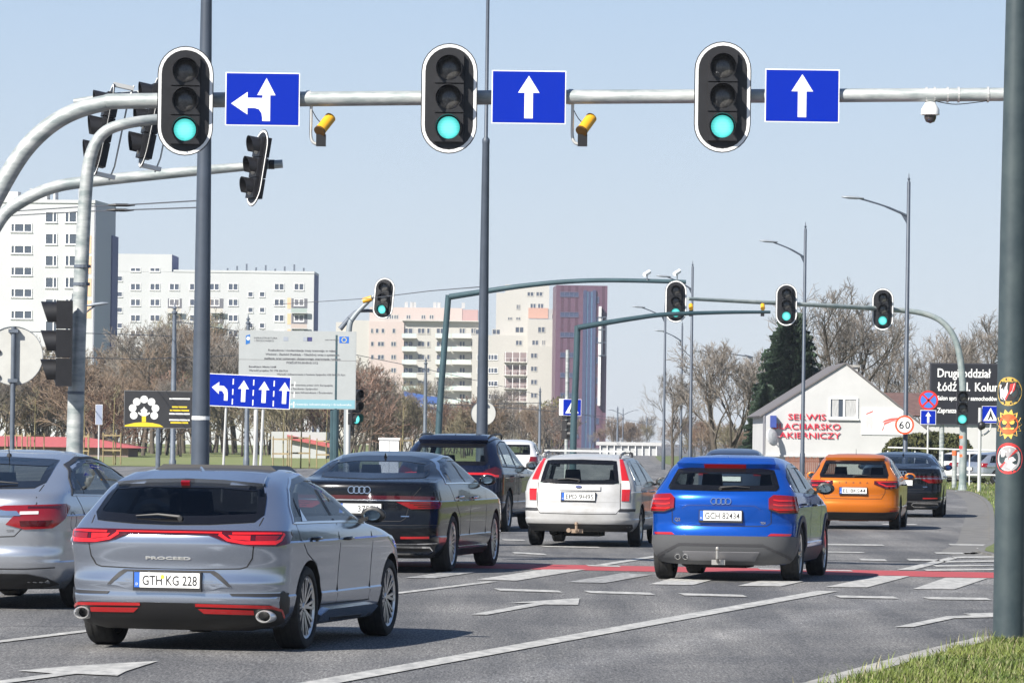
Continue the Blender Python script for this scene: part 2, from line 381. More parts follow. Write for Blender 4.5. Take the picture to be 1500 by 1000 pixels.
# ------------------------------------------------------------------ cars
def pchip(xs, ys):
    n = len(xs); h = [xs[i + 1] - xs[i] for i in range(n - 1)]; d = [(ys[i + 1] - ys[i]) / h[i] for i in range(n - 1)]
    m = [0.0] * n; m[0], m[-1] = d[0], d[-1]
    for i in range(1, n - 1):
        if d[i - 1] * d[i] > 0:
            w1, w2 = 2 * h[i] + h[i - 1], h[i] + 2 * h[i - 1]; m[i] = (w1 + w2) / (w1 / d[i - 1] + w2 / d[i])
    def f(x):
        x = min(max(x, xs[0]), xs[-1]); i = 0
        while i < n - 2 and x > xs[i + 1]: i += 1
        t = (x - xs[i]) / h[i]; t2, t3 = t * t, t ** 3
        return (2 * t3 - 3 * t2 + 1) * ys[i] + (t3 - 2 * t2 + t) * h[i] * m[i] + (-2 * t3 + 3 * t2) * ys[i + 1] + (t3 - t2) * h[i] * m[i + 1]
    return f
def glass(name, tint):                # tinted pane: see-through, mirror-like at grazing angles
    if name in MATS: return MATS[name]
    m = bpy.data.materials.new(name); m.use_nodes = True; MATS[name] = m; n, l = m.node_tree.nodes, m.node_tree.links
    n.remove(n['Principled BSDF']); t = n.new('ShaderNodeBsdfTransparent'); t.inputs[0].default_value = (*tint, 1)
    g = n.new('ShaderNodeBsdfGlossy'); g.inputs['Roughness'].default_value = .015; f = n.new('ShaderNodeFresnel'); f.inputs[0].default_value = 1.45
    bk = n.new('ShaderNodeNewGeometry'); mr = n.new('ShaderNodeMapRange'); mr.inputs[3].default_value = 1.45; mr.inputs[4].default_value = 1 / 1.45; l.new(bk.outputs['Backfacing'], mr.inputs[0]); l.new(mr.outputs[0], f.inputs[0])   # a thin pane reflects alike from both sides
    x = n.new('ShaderNodeMixShader'); l.new(f.outputs[0], x.inputs[0]); l.new(t.outputs[0], x.inputs[1]); l.new(g.outputs[0], x.inputs[2]); l.new(x.outputs[0], n['Material Output'].inputs[0]); return m
GLASS = glass('car_glass', (.45, .50, .50)); SCREEN = glass('windscreen_glass', (.82, .86, .85))
FRIT = mat('glass_border', (.006, .006, .007), .12)
SEAT = mat('seat_fabric', (.035, .035, .038), .8)
LINER = mat('wheel_arch_liner', (0.008, 0.008, 0.008), 0.9)
TRIM = mat('dark_trim', (0.02, 0.02, 0.022), 0.55)
GAP = mat('panel_gap', (0.01, 0.01, 0.011), 0.8)
LAMP_RED = mat('tail_lamp_red', (0.20, 0.005, 0.009), 0.08, coat=1.0)
LAMP_DARK = mat('tail_lamp_smoked', (0.055, 0.003, 0.006), 0.08, coat=1.0)
LAMP_LIT = mat('tail_lamp_bright', (0.55, 0.012, 0.014), 0.15, coat=1.0)
LAMP_CLEAR = mat('lamp_clear', (0.7, 0.68, 0.66), 0.12, coat=1.0)
REFLECT = mat('red_reflector', (0.36, 0.01, 0.012), 0.2, coat=1.0)
PLATE_W = mat('plate_white', (0.78, 0.78, 0.76), 0.35)
PLATE_B = mat('plate_blue', (0.03, 0.12, 0.5), 0.4)
PLATE_K = mat('plate_black', (0.015, 0.015, 0.017), 0.5)
RIM = mat('alloy_rim', (0.55, 0.55, 0.56), 0.28, 0.9)
RIM_DARK = mat('rim_dark', (0.03, 0.03, 0.032), 0.4, 0.5)
MIRROR = mat('mirror_glass', (0.45, 0.5, 0.5), 0.02, 1.0)
STEEL = mat('bare_steel', (0.45, 0.43, 0.40), 0.4, 0.8)
def paint(name, c, metal=0.5, rough=0.32): 
    m = mat(name, c, rough, metal, 0.25, coat=0.6); n, l = m.node_tree.nodes, m.node_tree.links; b = n['Principled BSDF']
    if not b.inputs['Base Color'].is_linked:          # the inside of the shell is dark cabin lining
        g = n.new('ShaderNodeNewGeometry'); x = n.new('ShaderNodeMix'); x.data_type = 'RGBA'; x.inputs[6].default_value = (*c, 1); x.inputs[7].default_value = (.03, .03, .032, 1)
        l.new(g.outputs['Backfacing'], x.inputs[0]); l.new(x.outputs[2], b.inputs['Base Color'])
    return m

class Car:
    all = []
    def __init__(s, label, rows, wb, body_mat, contact, heading, wheel_r=0.33, group=None, track_out=None, name='car', ns=72, arch=None, creases=None):
        s.rows = rows; zs = [r[0] for r in rows]; s.z0, s.z1 = zs[0], zs[-1]
        s.fr, s.ff, s.fw = (pchip(zs, [r[k] for r in rows]) for k in (1, 2, 3))
        s.fl = pchip(zs, [r[4] if len(r) > 4 else 0.42 for r in rows]); s.fn = pchip(zs, [r[5] if len(r) > 5 else 2.7 for r in rows])
        s.wb, s.R, s.mat = wb, wheel_r, body_mat
        s.wmax = max(r[3] for r in rows); s.out = track_out or s.wmax - 0.02
        a = radians(heading); right = Vector((cos(a), -sin(a), 0))
        c = Vector((contact[0], contact[1], 0)) - right * (s.out - 0.06)
        s.t = thing(name, label, 'car', c, -a, group or 'cars driving through the junction')
        s._rings = {}; s.open_rear = None; s.open_side = None; Car.all.append(s)
        top = rows[-1][0]; s.creases = creases if creases is not None else [(.59 * top, .012), (.30 * top, .010)]; f0 = s.fw
        s.fw = lambda z: f0(z) + sum(a * (max(0, 1 - (zc - z) / .13) if z <= zc else max(0, 1 - (z - zc) / .014)) for zc, a in s.creases if zc - .13 < z < zc + .014)
        s.body(ns, arch or wheel_r + 0.045)
    def barrel(s, y):
        ym = s.wb / 2; L = s.wb / 2 + 0.9
        return 1 - 0.05 * abs((y - ym) / L) ** 2.5
    def ring(s, z, nr=16, ns=26, nf=8):
        key = (round(z, 5), nr, ns, nf)
        if key in s._rings: return s._rings[key]
        yr, yf, hw, L, n = s.fr(z), s.ff(z), s.fw(z), s.fl(z), s.fn(z)
        L = min(L, (yf - yr) * 0.45); Lf = min(0.75, (yf - yr) * 0.45); pts = []
        for k in range(nr):
            ph = k / nr * pi / 2; pts.append((hw * sin(ph) ** (2 / n), yr + L - L * cos(ph) ** (2 / n)))
        for k in range(ns): pts.append((hw, yr + L + (yf - Lf - yr - L) * k / ns))
        for k in range(nf + 1):
            ph = k / nf * pi / 2; pts.append((hw * max(cos(ph), 0) ** (2 / 2.6), yf - Lf + Lf * sin(ph) ** (2 / 2.6)))
        pts = [(x * s.barrel(y), y) for x, y in pts]; pts[-1] = (0.0, yf)
        s._rings[key] = pts; return pts
    def W(s, q, z):       # point at arc length q from the rear centre line, going round the corner
        pts = s.ring(z, 40, 30, 4); a = abs(q); sg = 1 if q >= 0 else -1; acc = 0
        for i in range(len(pts) - 1):
            d = math.hypot(pts[i + 1][0] - pts[i][0], pts[i + 1][1] - pts[i][1])
            if acc + d >= a or i == len(pts) - 2:
                t = (a - acc) / d if d else 0
                return Vector((sg * (pts[i][0] + (pts[i + 1][0] - pts[i][0]) * t), pts[i][1] + (pts[i + 1][1] - pts[i][1]) * t, z))
            acc += d
    def S(s, y, z, sg=1):  # point on the flank
        yr, yf, hw, L, n = s.fr(z), s.ff(z), s.fw(z), s.fl(z), s.fn(z)
        L = min(L, (yf - yr) * 0.45); Lf = min(0.75, (yf - yr) * 0.45); x = hw
        if y < yr + L: x = hw * max(0.0, 1 - min(1, (yr + L - y) / L) ** n) ** (1 / n)
        if y > yf - Lf: x = hw * max(0.0, 1 - min(1, (y - yf + Lf) / Lf) ** 2.6) ** (1 / 2.6)
        return Vector((sg * x * s.barrel(y), y, z))
    def body(s, ns, arch):
        zs = []; r = s.rows
        for i in range(len(r) - 1):
            k = max(1, int(math.ceil((r[i + 1][0] - r[i][0]) / 0.03)))
            zs += [r[i][0] + (r[i + 1][0] - r[i][0]) * j / k for j in range(k)]
        zs.append(r[-1][0])
        for zc, a in s.creases: zs = [z for z in zs if abs(z - zc) > .012 and abs(z - zc - .014) > .012] + [zc, zc + .014]
        zs.sort(); mb = MB(); N = None
        for z in zs:
            h = s.ring(z, 26, ns, 10); full = [(x, y) for x, y in h] + [(-x, y) for x, y in h[-2:0:-1]]; N = len(full)
            mb.v += [(x, y, z) for x, y in full]
        for i in range(len(zs) - 1):
            for k in range(N):
                k2 = (k + 1) % N; mb.f.append([i * N + k, i * N + k2, (i + 1) * N + k2, (i + 1) * N + k]); mb.m.append(0)
        mb.f.append(list(range(N))[::-1]); mb.m.append(1)
        o = (len(zs) - 1) * N; mb.f.append([o + k for k in range(N)]); mb.m.append(0)
        me = mb.mesh('body', [s.mat, LINER])
        ob = link('body', me, s.t)
        cut = MB()
        for y in (0, s.wb):
            for sg in (-1, 1):
                M = frame((sg * (s.wmax - 0.36), y, s.R), (0, 1, 0), (0, 0, 1))
                if sg < 0: M = frame((-s.wmax + 0.36, y, s.R), (0, -1, 0), (0, 0, 1))
                prof = [(1e-4, 0), (arch, 0), (arch, 0.6), (1e-4, 0.6)]
                cut.lathe(prof, M, 40)
        cm = cut.mesh('cut', LINER); co = link('cut', cm)
        bm = bmesh.new(); bm.from_mesh(cm); bmesh.ops.remove_doubles(bm, verts=bm.verts, dist=1e-3); bmesh.ops.recalc_face_normals(bm, faces=bm.faces); bm.to_mesh(cm); bm.free()
        md = ob.modifiers.new('arches', 'BOOLEAN'); md.object = co; md.operation = 'DIFFERENCE'; md.solver = 'EXACT'
        s.t.rotation_euler, keep = (0, 0, 0), s.t.rotation_euler.copy(); loc = s.t.location.copy(); s.t.location = (0, 0, 0)
        bpy.context.view_layer.update(); dg = bpy.context.evaluated_depsgraph_get()
        new = bpy.data.meshes.new_from_object(ob.evaluated_get(dg))
        ob.modifiers.clear(); ob.data = new; bpy.data.objects.remove(co)
        s.t.rotation_euler = keep; s.t.location = loc
        if len(new.materials) < 2: new.materials.append(LINER)
        for p in new.polygons:
            c = p.center
            if abs(c.x) < s.S(c.y, min(max(c.z, s.z0), s.z1)).x - 0.012 and c.z < s.R + arch + .02:
                for y in (0, s.wb):
                    if math.hypot(c.y - y, c.z - s.R) < arch + 0.01: p.material_index = 1
            p.use_smooth = True
        new.set_sharp_from_angle(angle=radians(32)); s.bodyob = ob
    def normal(s, F, a, z):
        e = 0.004; t1 = F(a + e, z) - F(a - e, z); t2 = F(a, min(z + e, s.z1)) - F(a, max(z - e, s.z0)); n = t1.cross(t2)
        if n.length < 1e-9: return Vector((0, -1, 0))
        n.normalize(); c = F(a, z) - Vector((0, s.wb / 2, 0.7))
        return n if n.dot(c) > 0 else -n
    def poly(s, F, pts, off, grid=0.06, depth=0.012):
        """conformal raised panel over an outline given in surface coordinates -> MB"""
        dens = []
        for i in range(len(pts)):
            a, b = pts[i], pts[(i + 1) % len(pts)]; k = max(1, int(math.hypot(b[0] - a[0], b[1] - a[1]) / grid))
            dens += [(a[0] + (b[0] - a[0]) * j / k, a[1] + (b[1] - a[1]) * j / k) for j in range(k)]
        nb = len(dens); vs = [Vector(p) for p in dens]
        x0, x1 = min(p[0] for p in dens), max(p[0] for p in dens); z0, z1 = min(p[1] for p in dens), max(p[1] for p in dens)
        gx = x0 + grid / 2
        while gx < x1:
            gz = z0 + grid / 2
            while gz < z1:
                if in_poly(gx, gz, dens) and min((gx - p[0]) ** 2 + (gz - p[1]) ** 2 for p in dens) > (grid * .35) ** 2: vs.append(Vector((gx, gz)))
                gz += grid
            gx += grid
        r = geometry.delaunay_2d_cdt(vs, [(i, (i + 1) % nb) for i in range(nb)], [], 1, 1e-6)
        ov, of = r[0], r[2]; mb = MB(); top = []; low = []
        for p in ov:
            q = F(p[0], p[1]); n = s.normal(F, p[0], p[1]); top.append(q + n * off); low.append(q - n * depth)
        cnt = {}
        for f in of:
            for i in range(len(f)): e = (f[i], f[(i + 1) % len(f)]); cnt[e] = 1
        K = len(ov); fs = [list(f) for f in of]
        for (a, b) in cnt:
            if (b, a) not in cnt: fs.append([b, a, K + a, K + b])
        mb.add(top + low, fs)
        if fs:      # outward winding
            f = fs[0]; n = (top[f[1]] - top[f[0]]).cross(top[f[2]] - top[f[0]])
            c = ov[f[0]]
            if n.dot(s.normal(F, c[0], c[1])) < 0: mb.f = [x[::-1] for x in mb.f]
        return mb
    def rear(s, name, pts, mtl, off=0.004, parent=None, mirror=False, grid=0.06, depth=0.012, smooth=40):
        out = []
        if name == 'rear_window':
            s.open_rear = pts; s.stripe('glass_border', s.inset(pts, .03), .066, FRIT, None, .006, closed=True, both=False)
        for sg in ((1, -1) if mirror else (1,)):
            out.append(s.poly(s.W, [(sg * a, z) for a, z in pts], off, grid, depth).build(name, mtl, parent or s.t, smooth=smooth))
        return out
    def side(s, name, pts, mtl, off=0.004, parent=None, sides=(1, -1), grid=0.07, depth=0.012):
        return [s.poly(lambda y, z, sg=sg: s.S(y, z, sg), pts, off, grid, depth).build(name, mtl, parent or s.t, smooth=40) for sg in sides]
    @staticmethod
    def inset(pts, d):
        n = len(pts); cx = sum(p[0] for p in pts) / n; cz = sum(p[1] for p in pts) / n; out = []
        for i in range(n):
            a, p, b = Vector(pts[i - 1]), Vector(pts[i]), Vector(pts[(i + 1) % n])
            e1, e2 = (p - a).normalized(), (b - p).normalized(); n1, n2 = Vector((-e1.y, e1.x)), Vector((-e2.y, e2.x)); m = (n1 + n2)
            if m.length < 1e-6: m = n1
            m.normalize(); k = d / max(.45, m.dot(n1)); q = p + m * k
            if (q - Vector((cx, cz))).length > (p - Vector((cx, cz))).length: q = p - m * k
            out.append((q.x, q.y))
        return out
    def finish(s):
        """open the body under the panes and furnish the cabin"""
        def dist(p, poly):
            best = 9
            for i in range(len(poly)):
                a, b = Vector(poly[i - 1]), Vector(poly[i]); t = max(0, min(1, (p - a).dot(b - a) / max((b - a).length_squared, 1e-9))); best = min(best, (p - a - (b - a) * t).length)
            return best
        def arcpos(x, z):
            pts = s.ring(z, 40, 30, 4); acc = 0
            for i in range(len(pts) - 1):
                if pts[i + 1][0] >= abs(x) - 1e-6: return acc + (abs(x) - pts[i][0]) / max(1e-6, pts[i + 1][0] - pts[i][0]) * math.hypot(pts[i + 1][0] - pts[i][0], pts[i + 1][1] - pts[i][1])
                acc += math.hypot(pts[i + 1][0] - pts[i][0], pts[i + 1][1] - pts[i][1])
                if i >= 39: break
            return acc
        belt = min(p[1] for p in s.open_side); roof = s.z1
        bm = bmesh.new(); bm.from_mesh(s.bodyob.data); kill = []; shield = []
        for f in bm.faces:
            c = f.calc_center_median()
            if c.z < belt - .03: continue
            n = f.normal
            if abs(n.x) > .5 and in_poly(c.y, c.z, s.open_side):
                if all(in_poly(v.co.y, v.co.z, s.open_side) and dist(Vector((v.co.y, v.co.z)), s.open_side) > .006 for v in f.verts): kill.append(f)
            elif n.y < -.15 and s.open_rear:
                ok = True
                for v in f.verts:
                    q = arcpos(v.co.x, v.co.z) * (1 if v.co.x >= 0 else -1)
                    if not in_poly(q, v.co.z, s.open_rear) or dist(Vector((q, v.co.z)), s.open_rear) < .006: ok = False; break
                if ok: kill.append(f)
            elif n.y > .2 and belt + .05 < c.z < roof - .09 and abs(c.x) < s.fw(c.z) - .09 and c.y > s.wb * .3: shield.append(f)
        mb = MB()
        for f in shield: mb.add([v.co for v in f.verts], [tuple(range(len(f.verts)))])
        bmesh.ops.delete(bm, geom=kill + shield, context='FACES'); bm.to_mesh(s.bodyob.data); bm.free()
        if mb.v: mb.build('windscreen', SCREEN, s.t)
        dz = belt - .98; yf = s.wb * .44
        def cushion(x, y, z, w, d, h, nm, par=None):
            return MB().add([(x + i * w / 2 * (.86 if k else 1), y + j * d / 2 + k * -.10 * h, z + k * h) for k in (0, 1) for i, j in ((-1, -1), (1, -1), (1, 1), (-1, 1))], [(3, 2, 1, 0), (4, 5, 6, 7), (0, 1, 5, 4), (1, 2, 6, 5), (2, 3, 7, 6), (3, 0, 4, 7)]).build(nm, SEAT, par or s.t)
        for x in (-.36, .36):
            b = cushion(x, yf, .50 + dz, .50, .16, .52, 'seat_back'); cushion(x, yf - .07, 1.05 + dz, .26, .09, .17, 'headrest', b)
        rb = cushion(0, .18, .48 + dz, 1.30, .16, .46, 'rear_bench')
        for x in (-.40, .40): cushion(x, .12, .955 + dz, .25, .08, .12, 'headrest', rb)
        MB().box(-.68, .68, s.wb * .68, s.wb * .68 + .35, .5 + dz, .93 + dz).build('dashboard', SEAT, s.t)
        MB().box(-.70, .70, s.fr(.8) + .25, s.wb * .8, .40, .46 + dz).build('cabin_floor', LINER, s.t)
        MB().tube([(.36 * -1 + .18 * cos(t * pi / 8), s.wb * .60 + .07 * sin(t * pi / 8), .88 + dz + .17 * sin(t * pi / 8)) for t in range(17)], .014, 6).build('steering_wheel', SEAT, s.t)
    @staticmethod
    def band(pts, w, closed=False):
        n = len(pts); L, R = [], []
        for i in range(n):
            a = pts[i - 1] if (i or closed) else pts[0]; b = pts[(i + 1) % n] if (i < n - 1 or closed) else pts[-1]
            dx, dy = b[0] - a[0], b[1] - a[1]; d = math.hypot(dx, dy) or 1
            L.append((pts[i][0] - dy / d * w / 2, pts[i][1] + dx / d * w / 2)); R.append((pts[i][0] + dy / d * w / 2, pts[i][1] - dx / d * w / 2))
        return L, R
    def stripe(s, name, pts, w, mtl, F=None, off=0.003, parent=None, closed=False, both=True, step=0.05):
        """narrow raised line along surface coordinates (panel gap, trim)"""
        F0 = F; objs = []
        dens = []
        m = len(pts) if closed else len(pts) - 1
        for i in range(m):
            a, b = pts[i], pts[(i + 1) % len(pts)]; k = max(1, int(math.hypot(b[0] - a[0], b[1] - a[1]) / step))
            dens += [(a[0] + (b[0] - a[0]) * j / k, a[1] + (b[1] - a[1]) * j / k) for j in range(k)]
        if not closed: dens.append(pts[-1])
        L, R = s.band(dens, w, closed); n = len(dens)
        for sg in ((1, -1) if both else (1,)):
            if F0 == 'side': F = lambda y, z: s.S(y, z, sg)
            else: F = lambda q, z: s.W(sg * q, z)
            vs = []
            for row, o in ((L, -.004), (L, off), (R, off), (R, -.004)):
                for (a, z) in row: vs.append(F(a, z) + s.normal(F, a, z) * o)
            fs = []
            for i in range(n if closed else n - 1):
                j = (i + 1) % n
                for r in range(3): fs.append((r * n + i, r * n + j, (r + 1) * n + j, (r + 1) * n + i))
            objs.append(MB().add(vs, fs).build(name, mtl, parent or s.t))
        return objs
    def rear_frame(s, q, z, off=0.0):
        p = s.W(q, z); n = s.normal(s.W, q, z); return frame(p + n * off, Vector((0, 0, 1)).cross(n), (0, 0, 1)) if False else Matrix.Translation(p + n * off) @ s._basis(n)
    def _basis(s, n):
        x = Vector((0, 0, 1)).cross(n).normalized(); x = x if x.x > 0 else -x
        y = n.cross(x).normalized()
        if y.z < 0: y = -y
        return Matrix((x, y, n)).transposed().to_4x4()
    def plate(s, z, txt, w=0.52, h=0.115, q=0.0, tilt=True, frame_h=0.02, german=False, back=None):
        M = Matrix.Translation(s.W(q, z) + Vector((0, -0.022, 0))) @ Matrix(((1, 0, 0), (0, 0, -1), (0, 1, 0))).to_4x4()
        pl = MB().prism([(-w / 2 - .012, -h / 2 - frame_h - .006), (w / 2 + .012, -h / 2 - frame_h - .006), (w / 2 + .012, h / 2 + .008), (-w / 2 - .012, h / 2 + .008)], M @ Matrix.Translation((0, 0, -.04)), .042).build('licence_plate', PLATE_K, s.t)
        MB().prism([(-w / 2, -h / 2), (w / 2, -h / 2), (w / 2, h / 2), (-w / 2, h / 2)], M, .006).build('plate_face', PLATE_W, pl)
        MB().prism([(-w / 2, -h / 2), (-w / 2 + .042, -h / 2), (-w / 2 + .042, h / 2), (-w / 2, h / 2)], M, .0075).build('plate_band', PLATE_B, pl)
        if txt.startswith('>'):        # only the last characters can be read: set them at the right end, at their natural size
            k = len(txt) - 1; tw_ = (w - .085) * k / 8
            text_part(txt[1:], h * .66, PLATE_K, pl, M @ Matrix.Translation((w / 2 - .02 - tw_ / 2, 0, .007)), width=tw_, bold=0.0008, extr=.001)
        elif txt: text_part(txt, h * .66, PLATE_K, pl, M @ Matrix.Translation((.022, 0, .007)), width=w - .085, bold=0.0008, extr=.001)
        if german:
            MB().lathe([(0.0001, 0), (.016, 0), (.016, .0085), (.0001, .0085)], M @ Matrix.Translation((-.035, .026, 0)), 10).build('plate_seal', mat('seal_yellow', (.7, .5, .05), .5), pl)
        if txt and not txt.startswith('>'): text_part('D' if german else 'PL', .02, PLATE_W, pl, M @ Matrix.Translation((-w / 2 + .021, -h * .27, .0085)), extr=.0005)
        return pl
    def wheels(s, style='multi', w=0.22, rim=None, spokes=10, rim_r=None, bright=RIM):
        rr = rim_r or s.R * 0.72
        tyre = MB(); R = s.R; hw = w / 2
        tyre.lathe([(rr, -hw * .8), (rr + .012, -hw * .95), (R - .045, -hw), (R - .015, -hw * .9), (R, -hw * .7), (R, hw * .7), (R - .015, hw * .9), (R - .045, hw), (rr + .012, hw * .95), (rr, hw * .8)], None, 40)
        for g in (-.4, 0, .4): tyre.lathe([(R + .0015, hw * g - .006), (R + .0015, hw * g + .006)], None, 40, 1)
        tm = tyre.mesh('tyre', [RUBBER, GAP], 35)
        rm = MB()      # barrel, lip and dark dish
        rm.lathe([(rr * .97, -hw * .8), (rr * .97, hw * .30)], None, 40, 1)
        rm.lathe([(.0001, hw * .05), (rr * .97, hw * .05)], None, 40, 1)
        rm.lathe([(rr * .90, hw * .72), (rr, hw * .84), (rr + .006, hw * .80), (rr + .002, hw * .5)], None, 40, 0)
        rm.lathe([(.0001, hw * .70), (.032, hw * .70), (.04, hw * .6), (.055, hw * .45)], None, 16, 0)
        for k in range(spokes):
            a = 2 * pi * k / spokes
            if style == 'multi': legs = ((a - .02, a - .13, .011), (a + .02, a + .13, .011))
            elif style == 'Y': legs = ((a, a - .2, .013), (a, a + .2, .013))
            else: legs = ((a, a, .024),)
            for a0, a1, wd in legs:
                p0 = Vector((cos(a0), sin(a0), 0)) * .04 + Vector((0, 0, hw * .55)); p1 = Vector((cos(a1), sin(a1), 0)) * (rr * .94) + Vector((0, 0, hw * .70))
                d = (p1 - p0).normalized(); t = Vector((-d.y, d.x, 0)).normalized()
                rm.obox((p0 + p1) / 2, d * (p1 - p0).length / 2, t * wd, Vector((0, 0, .012)), 0)
        mm = rm.mesh('rim', [bright, RIM_DARK], 30)
        for y in (0, s.wb):
            for sg in (1, -1):
                wh = link('wheel', tm, s.t, (sg * (s.out - hw), y, s.R)); wh.rotation_euler = (0, sg * pi / 2, 0 if sg > 0 else 0)
                r = link('rim', mm, wh); r.rotation_euler = (0, 0, random.Random(int(y * 7 + sg * 3)).uniform(0, 1))
        ax = MB().tube([(-s.out + .2, 0, s.R * .9), (s.out - .2, 0, s.R * .9)], .06, 8)
        ax.box(-.28, .28, -.55, .2, .16, .3).tube([(-.45, -.5, .23), (-.45, .5, .23)], .07, 8)
        ax.build('rear_axle', LINER, s.t)
    def mirrors(s, y, z, mtl=None, scale=1.0, cap=None):
        for sg in (1, -1):
            b = s.S(y, z, sg); mb = MB(); c = b + Vector((sg * .11 * scale, .03, .04))
            prof = []
            for i in range(9):
                t = -pi / 2 + pi * i / 8; prof.append((max(cos(t), 1e-3), sin(t)))
            M = Matrix.Translation(c) @ Matrix.Diagonal((.10 * scale, .07, .066 * scale, 1)) @ Matrix.Rotation(pi / 2, 4, 'Y')
            mb.lathe(prof, M, 16)
            mb.v = [(v[0], max(v[1], c.y - .03), v[2]) for v in mb.v]
            mb.obox(b + Vector((sg * .03, .02, .0)), (.05, 0, 0.012), (0, .03, 0), (0, 0, .016))
            m = mb.build('wing_mirror', mtl or s.mat, s.t, smooth=40)
            g = MB().lathe([(1e-4, 0), (1, 0), (1.0, .02)], Matrix.Translation(c + Vector((0, -.033, 0))) @ Matrix.Diagonal((.068 * scale, 1, .040 * scale, 1)) @ Matrix.Rotation(pi / 2, 4, 'X'), 20)
            g.build('mirror_glass', MIRROR, m)
    def windows(s, pts, mull=(), chrome=None, quarter=None, body_pillar=True):
        """side glazing outline (y,z) with dark pillars at the y positions in mull"""
        for sg in (1, -1):
            F = lambda y, z: s.S(y, z, sg)
            s.open_side = pts; g = s.poly(F, pts, .004, .08).build('side_window', GLASS, s.t, smooth=40)
            for (ya, yb, w) in mull:
                zt = [p[1] for p in pts]; za, zb = min(zt), max(zt)
                # clip the pillar to the outline
                def top(y):
                    zz = []
                    for i in range(len(pts)):
                        a, b = pts[i], pts[(i + 1) % len(pts)]
                        if (a[0] - y) * (b[0] - y) <= 0 and a[0] != b[0]: zz.append(a[1] + (b[1] - a[1]) * (y - a[0]) / (b[0] - a[0]))
                    return (min(zz), max(zz)) if zz else (za, za + .01)
                lo, hi = top(ya)[0], top(yb)[1]
                s.poly(F, [(ya - w / 2, lo), (ya + w / 2, lo), (yb + w / 2, hi - .004), (yb - w / 2, hi - .004)], .007, .1).build('window_pillar', TRIM, g, smooth=40)
        s.stripe('window_seal', s.inset(pts, .022), .05, FRIT, 'side', .006, closed=True)
        if chrome: s.stripe('window_trim', pts, .016, chrome, 'side', .008, closed=True)
    def handle(s, y, z, mtl=None):
        for sg in (1, -1):
            b = s.S(y, z, sg); b2 = s.S(y + .2, z + .004, sg); d = (b2 - b).normalized()
            MB().tube([b + Vector((sg * .004, 0, 0)), b + d * .03 + Vector((sg * .035, 0, 0)), b + d * .17 + Vector((sg * .035, 0, 0)), b + d * .2 + Vector((sg * .004, 0, 0))], [.012, .014, .014, .012], 8).build('door_handle', mtl or s.mat, s.t, smooth=50)
    def fin(s, y, z, mtl=None):
        mb = MB().add([(-.02, y, z), (.02, y, z), (.012, y + .14, z + .005), (-.012, y + .14, z + .005), (0, y - .01, z + .062), (0, y + .03, z + .06)], [(0, 1, 4), (1, 2, 5, 4), (2, 3, 5), (3, 0, 4, 5)])
        mb.build('roof_antenna', mtl or s.mat, s.t)
    def wiper(s, q0, q1, z, sag=0.012):
        a, b = s.W(q0, z), s.W(q1, z + .005); n = Vector((0, -.02, .012))
        w = MB().tube([a + n, (a + b) / 2 + n * 1.2 + Vector((0, 0, sag)), b + n], [.016, .011, .006], 6); w.lathe([(1e-4, 0), (.022, 0), (.02, .03), (1e-4, .03)], Matrix.Translation(a + n * .2) @ Matrix.Rotation(pi / 2, 4, 'X'), 10)
        w.build('rear_wiper', BLACK, s.t, smooth=40)
    def rings(s, q, z, r=0.042, mtl=CHROME):
        M = s.rear_frame(q, z, .004); mb = MB()
        for k in (-1.5, -.5, .5, 1.5):
            mb.lathe([(r, 0), (r, .006), (r - .009, .006), (r - .009, 0)], M @ Matrix.Translation((k * r * 1.42, 0, .0008 * k)), 24)
        mb.build('ring_badge', mtl, s.t)
    def badge(s, txt, q, z, h, mtl=CHROME, width=None, bold=.001):
        text_part(txt, h, mtl, s.t, s.rear_frame(q, z, .004), 'badge_lettering', width=width, bold=bold, extr=.002)
    def doors(s, ys, zb, zt, sill, curve=0.0):
        for y in ys:
            pts = [(y + curve * ((zt - z) / (zt - zb)) ** 2, z) for z in [zb + (zt - zb) * i / 8 for i in range(9)]]
            s.stripe('door_gap', pts, .009, GAP, 'side', .0012)
    def exhaust(s, q, z, rx=.05, rz=.04, dy=0.0, parent=None):
        p = s.W(q, z); M = Matrix.Translation(p + Vector((0, -.012 + dy, 0))) @ Matrix.Diagonal((rx, 1, rz, 1)) @ Matrix.Rotation(pi / 2, 4, 'X')
        o = MB().lathe([(.74, -.12), (.74, .03), (.87, .045), (1.0, .03), (1.0, -.12)], M, 24).build('exhaust_tip', mat('exhaust_steel', (.72, .72, .72), .25, .6), s.t, smooth=40)
        MB().lathe([(1e-4, -.05), (.75, -.05)], M, 20).build('exhaust_bore', LINER, o)

def rp(x0, x1, z0, z1): return [(x0, z0), (x1, z0), (x1, z1), (x0, z1)]
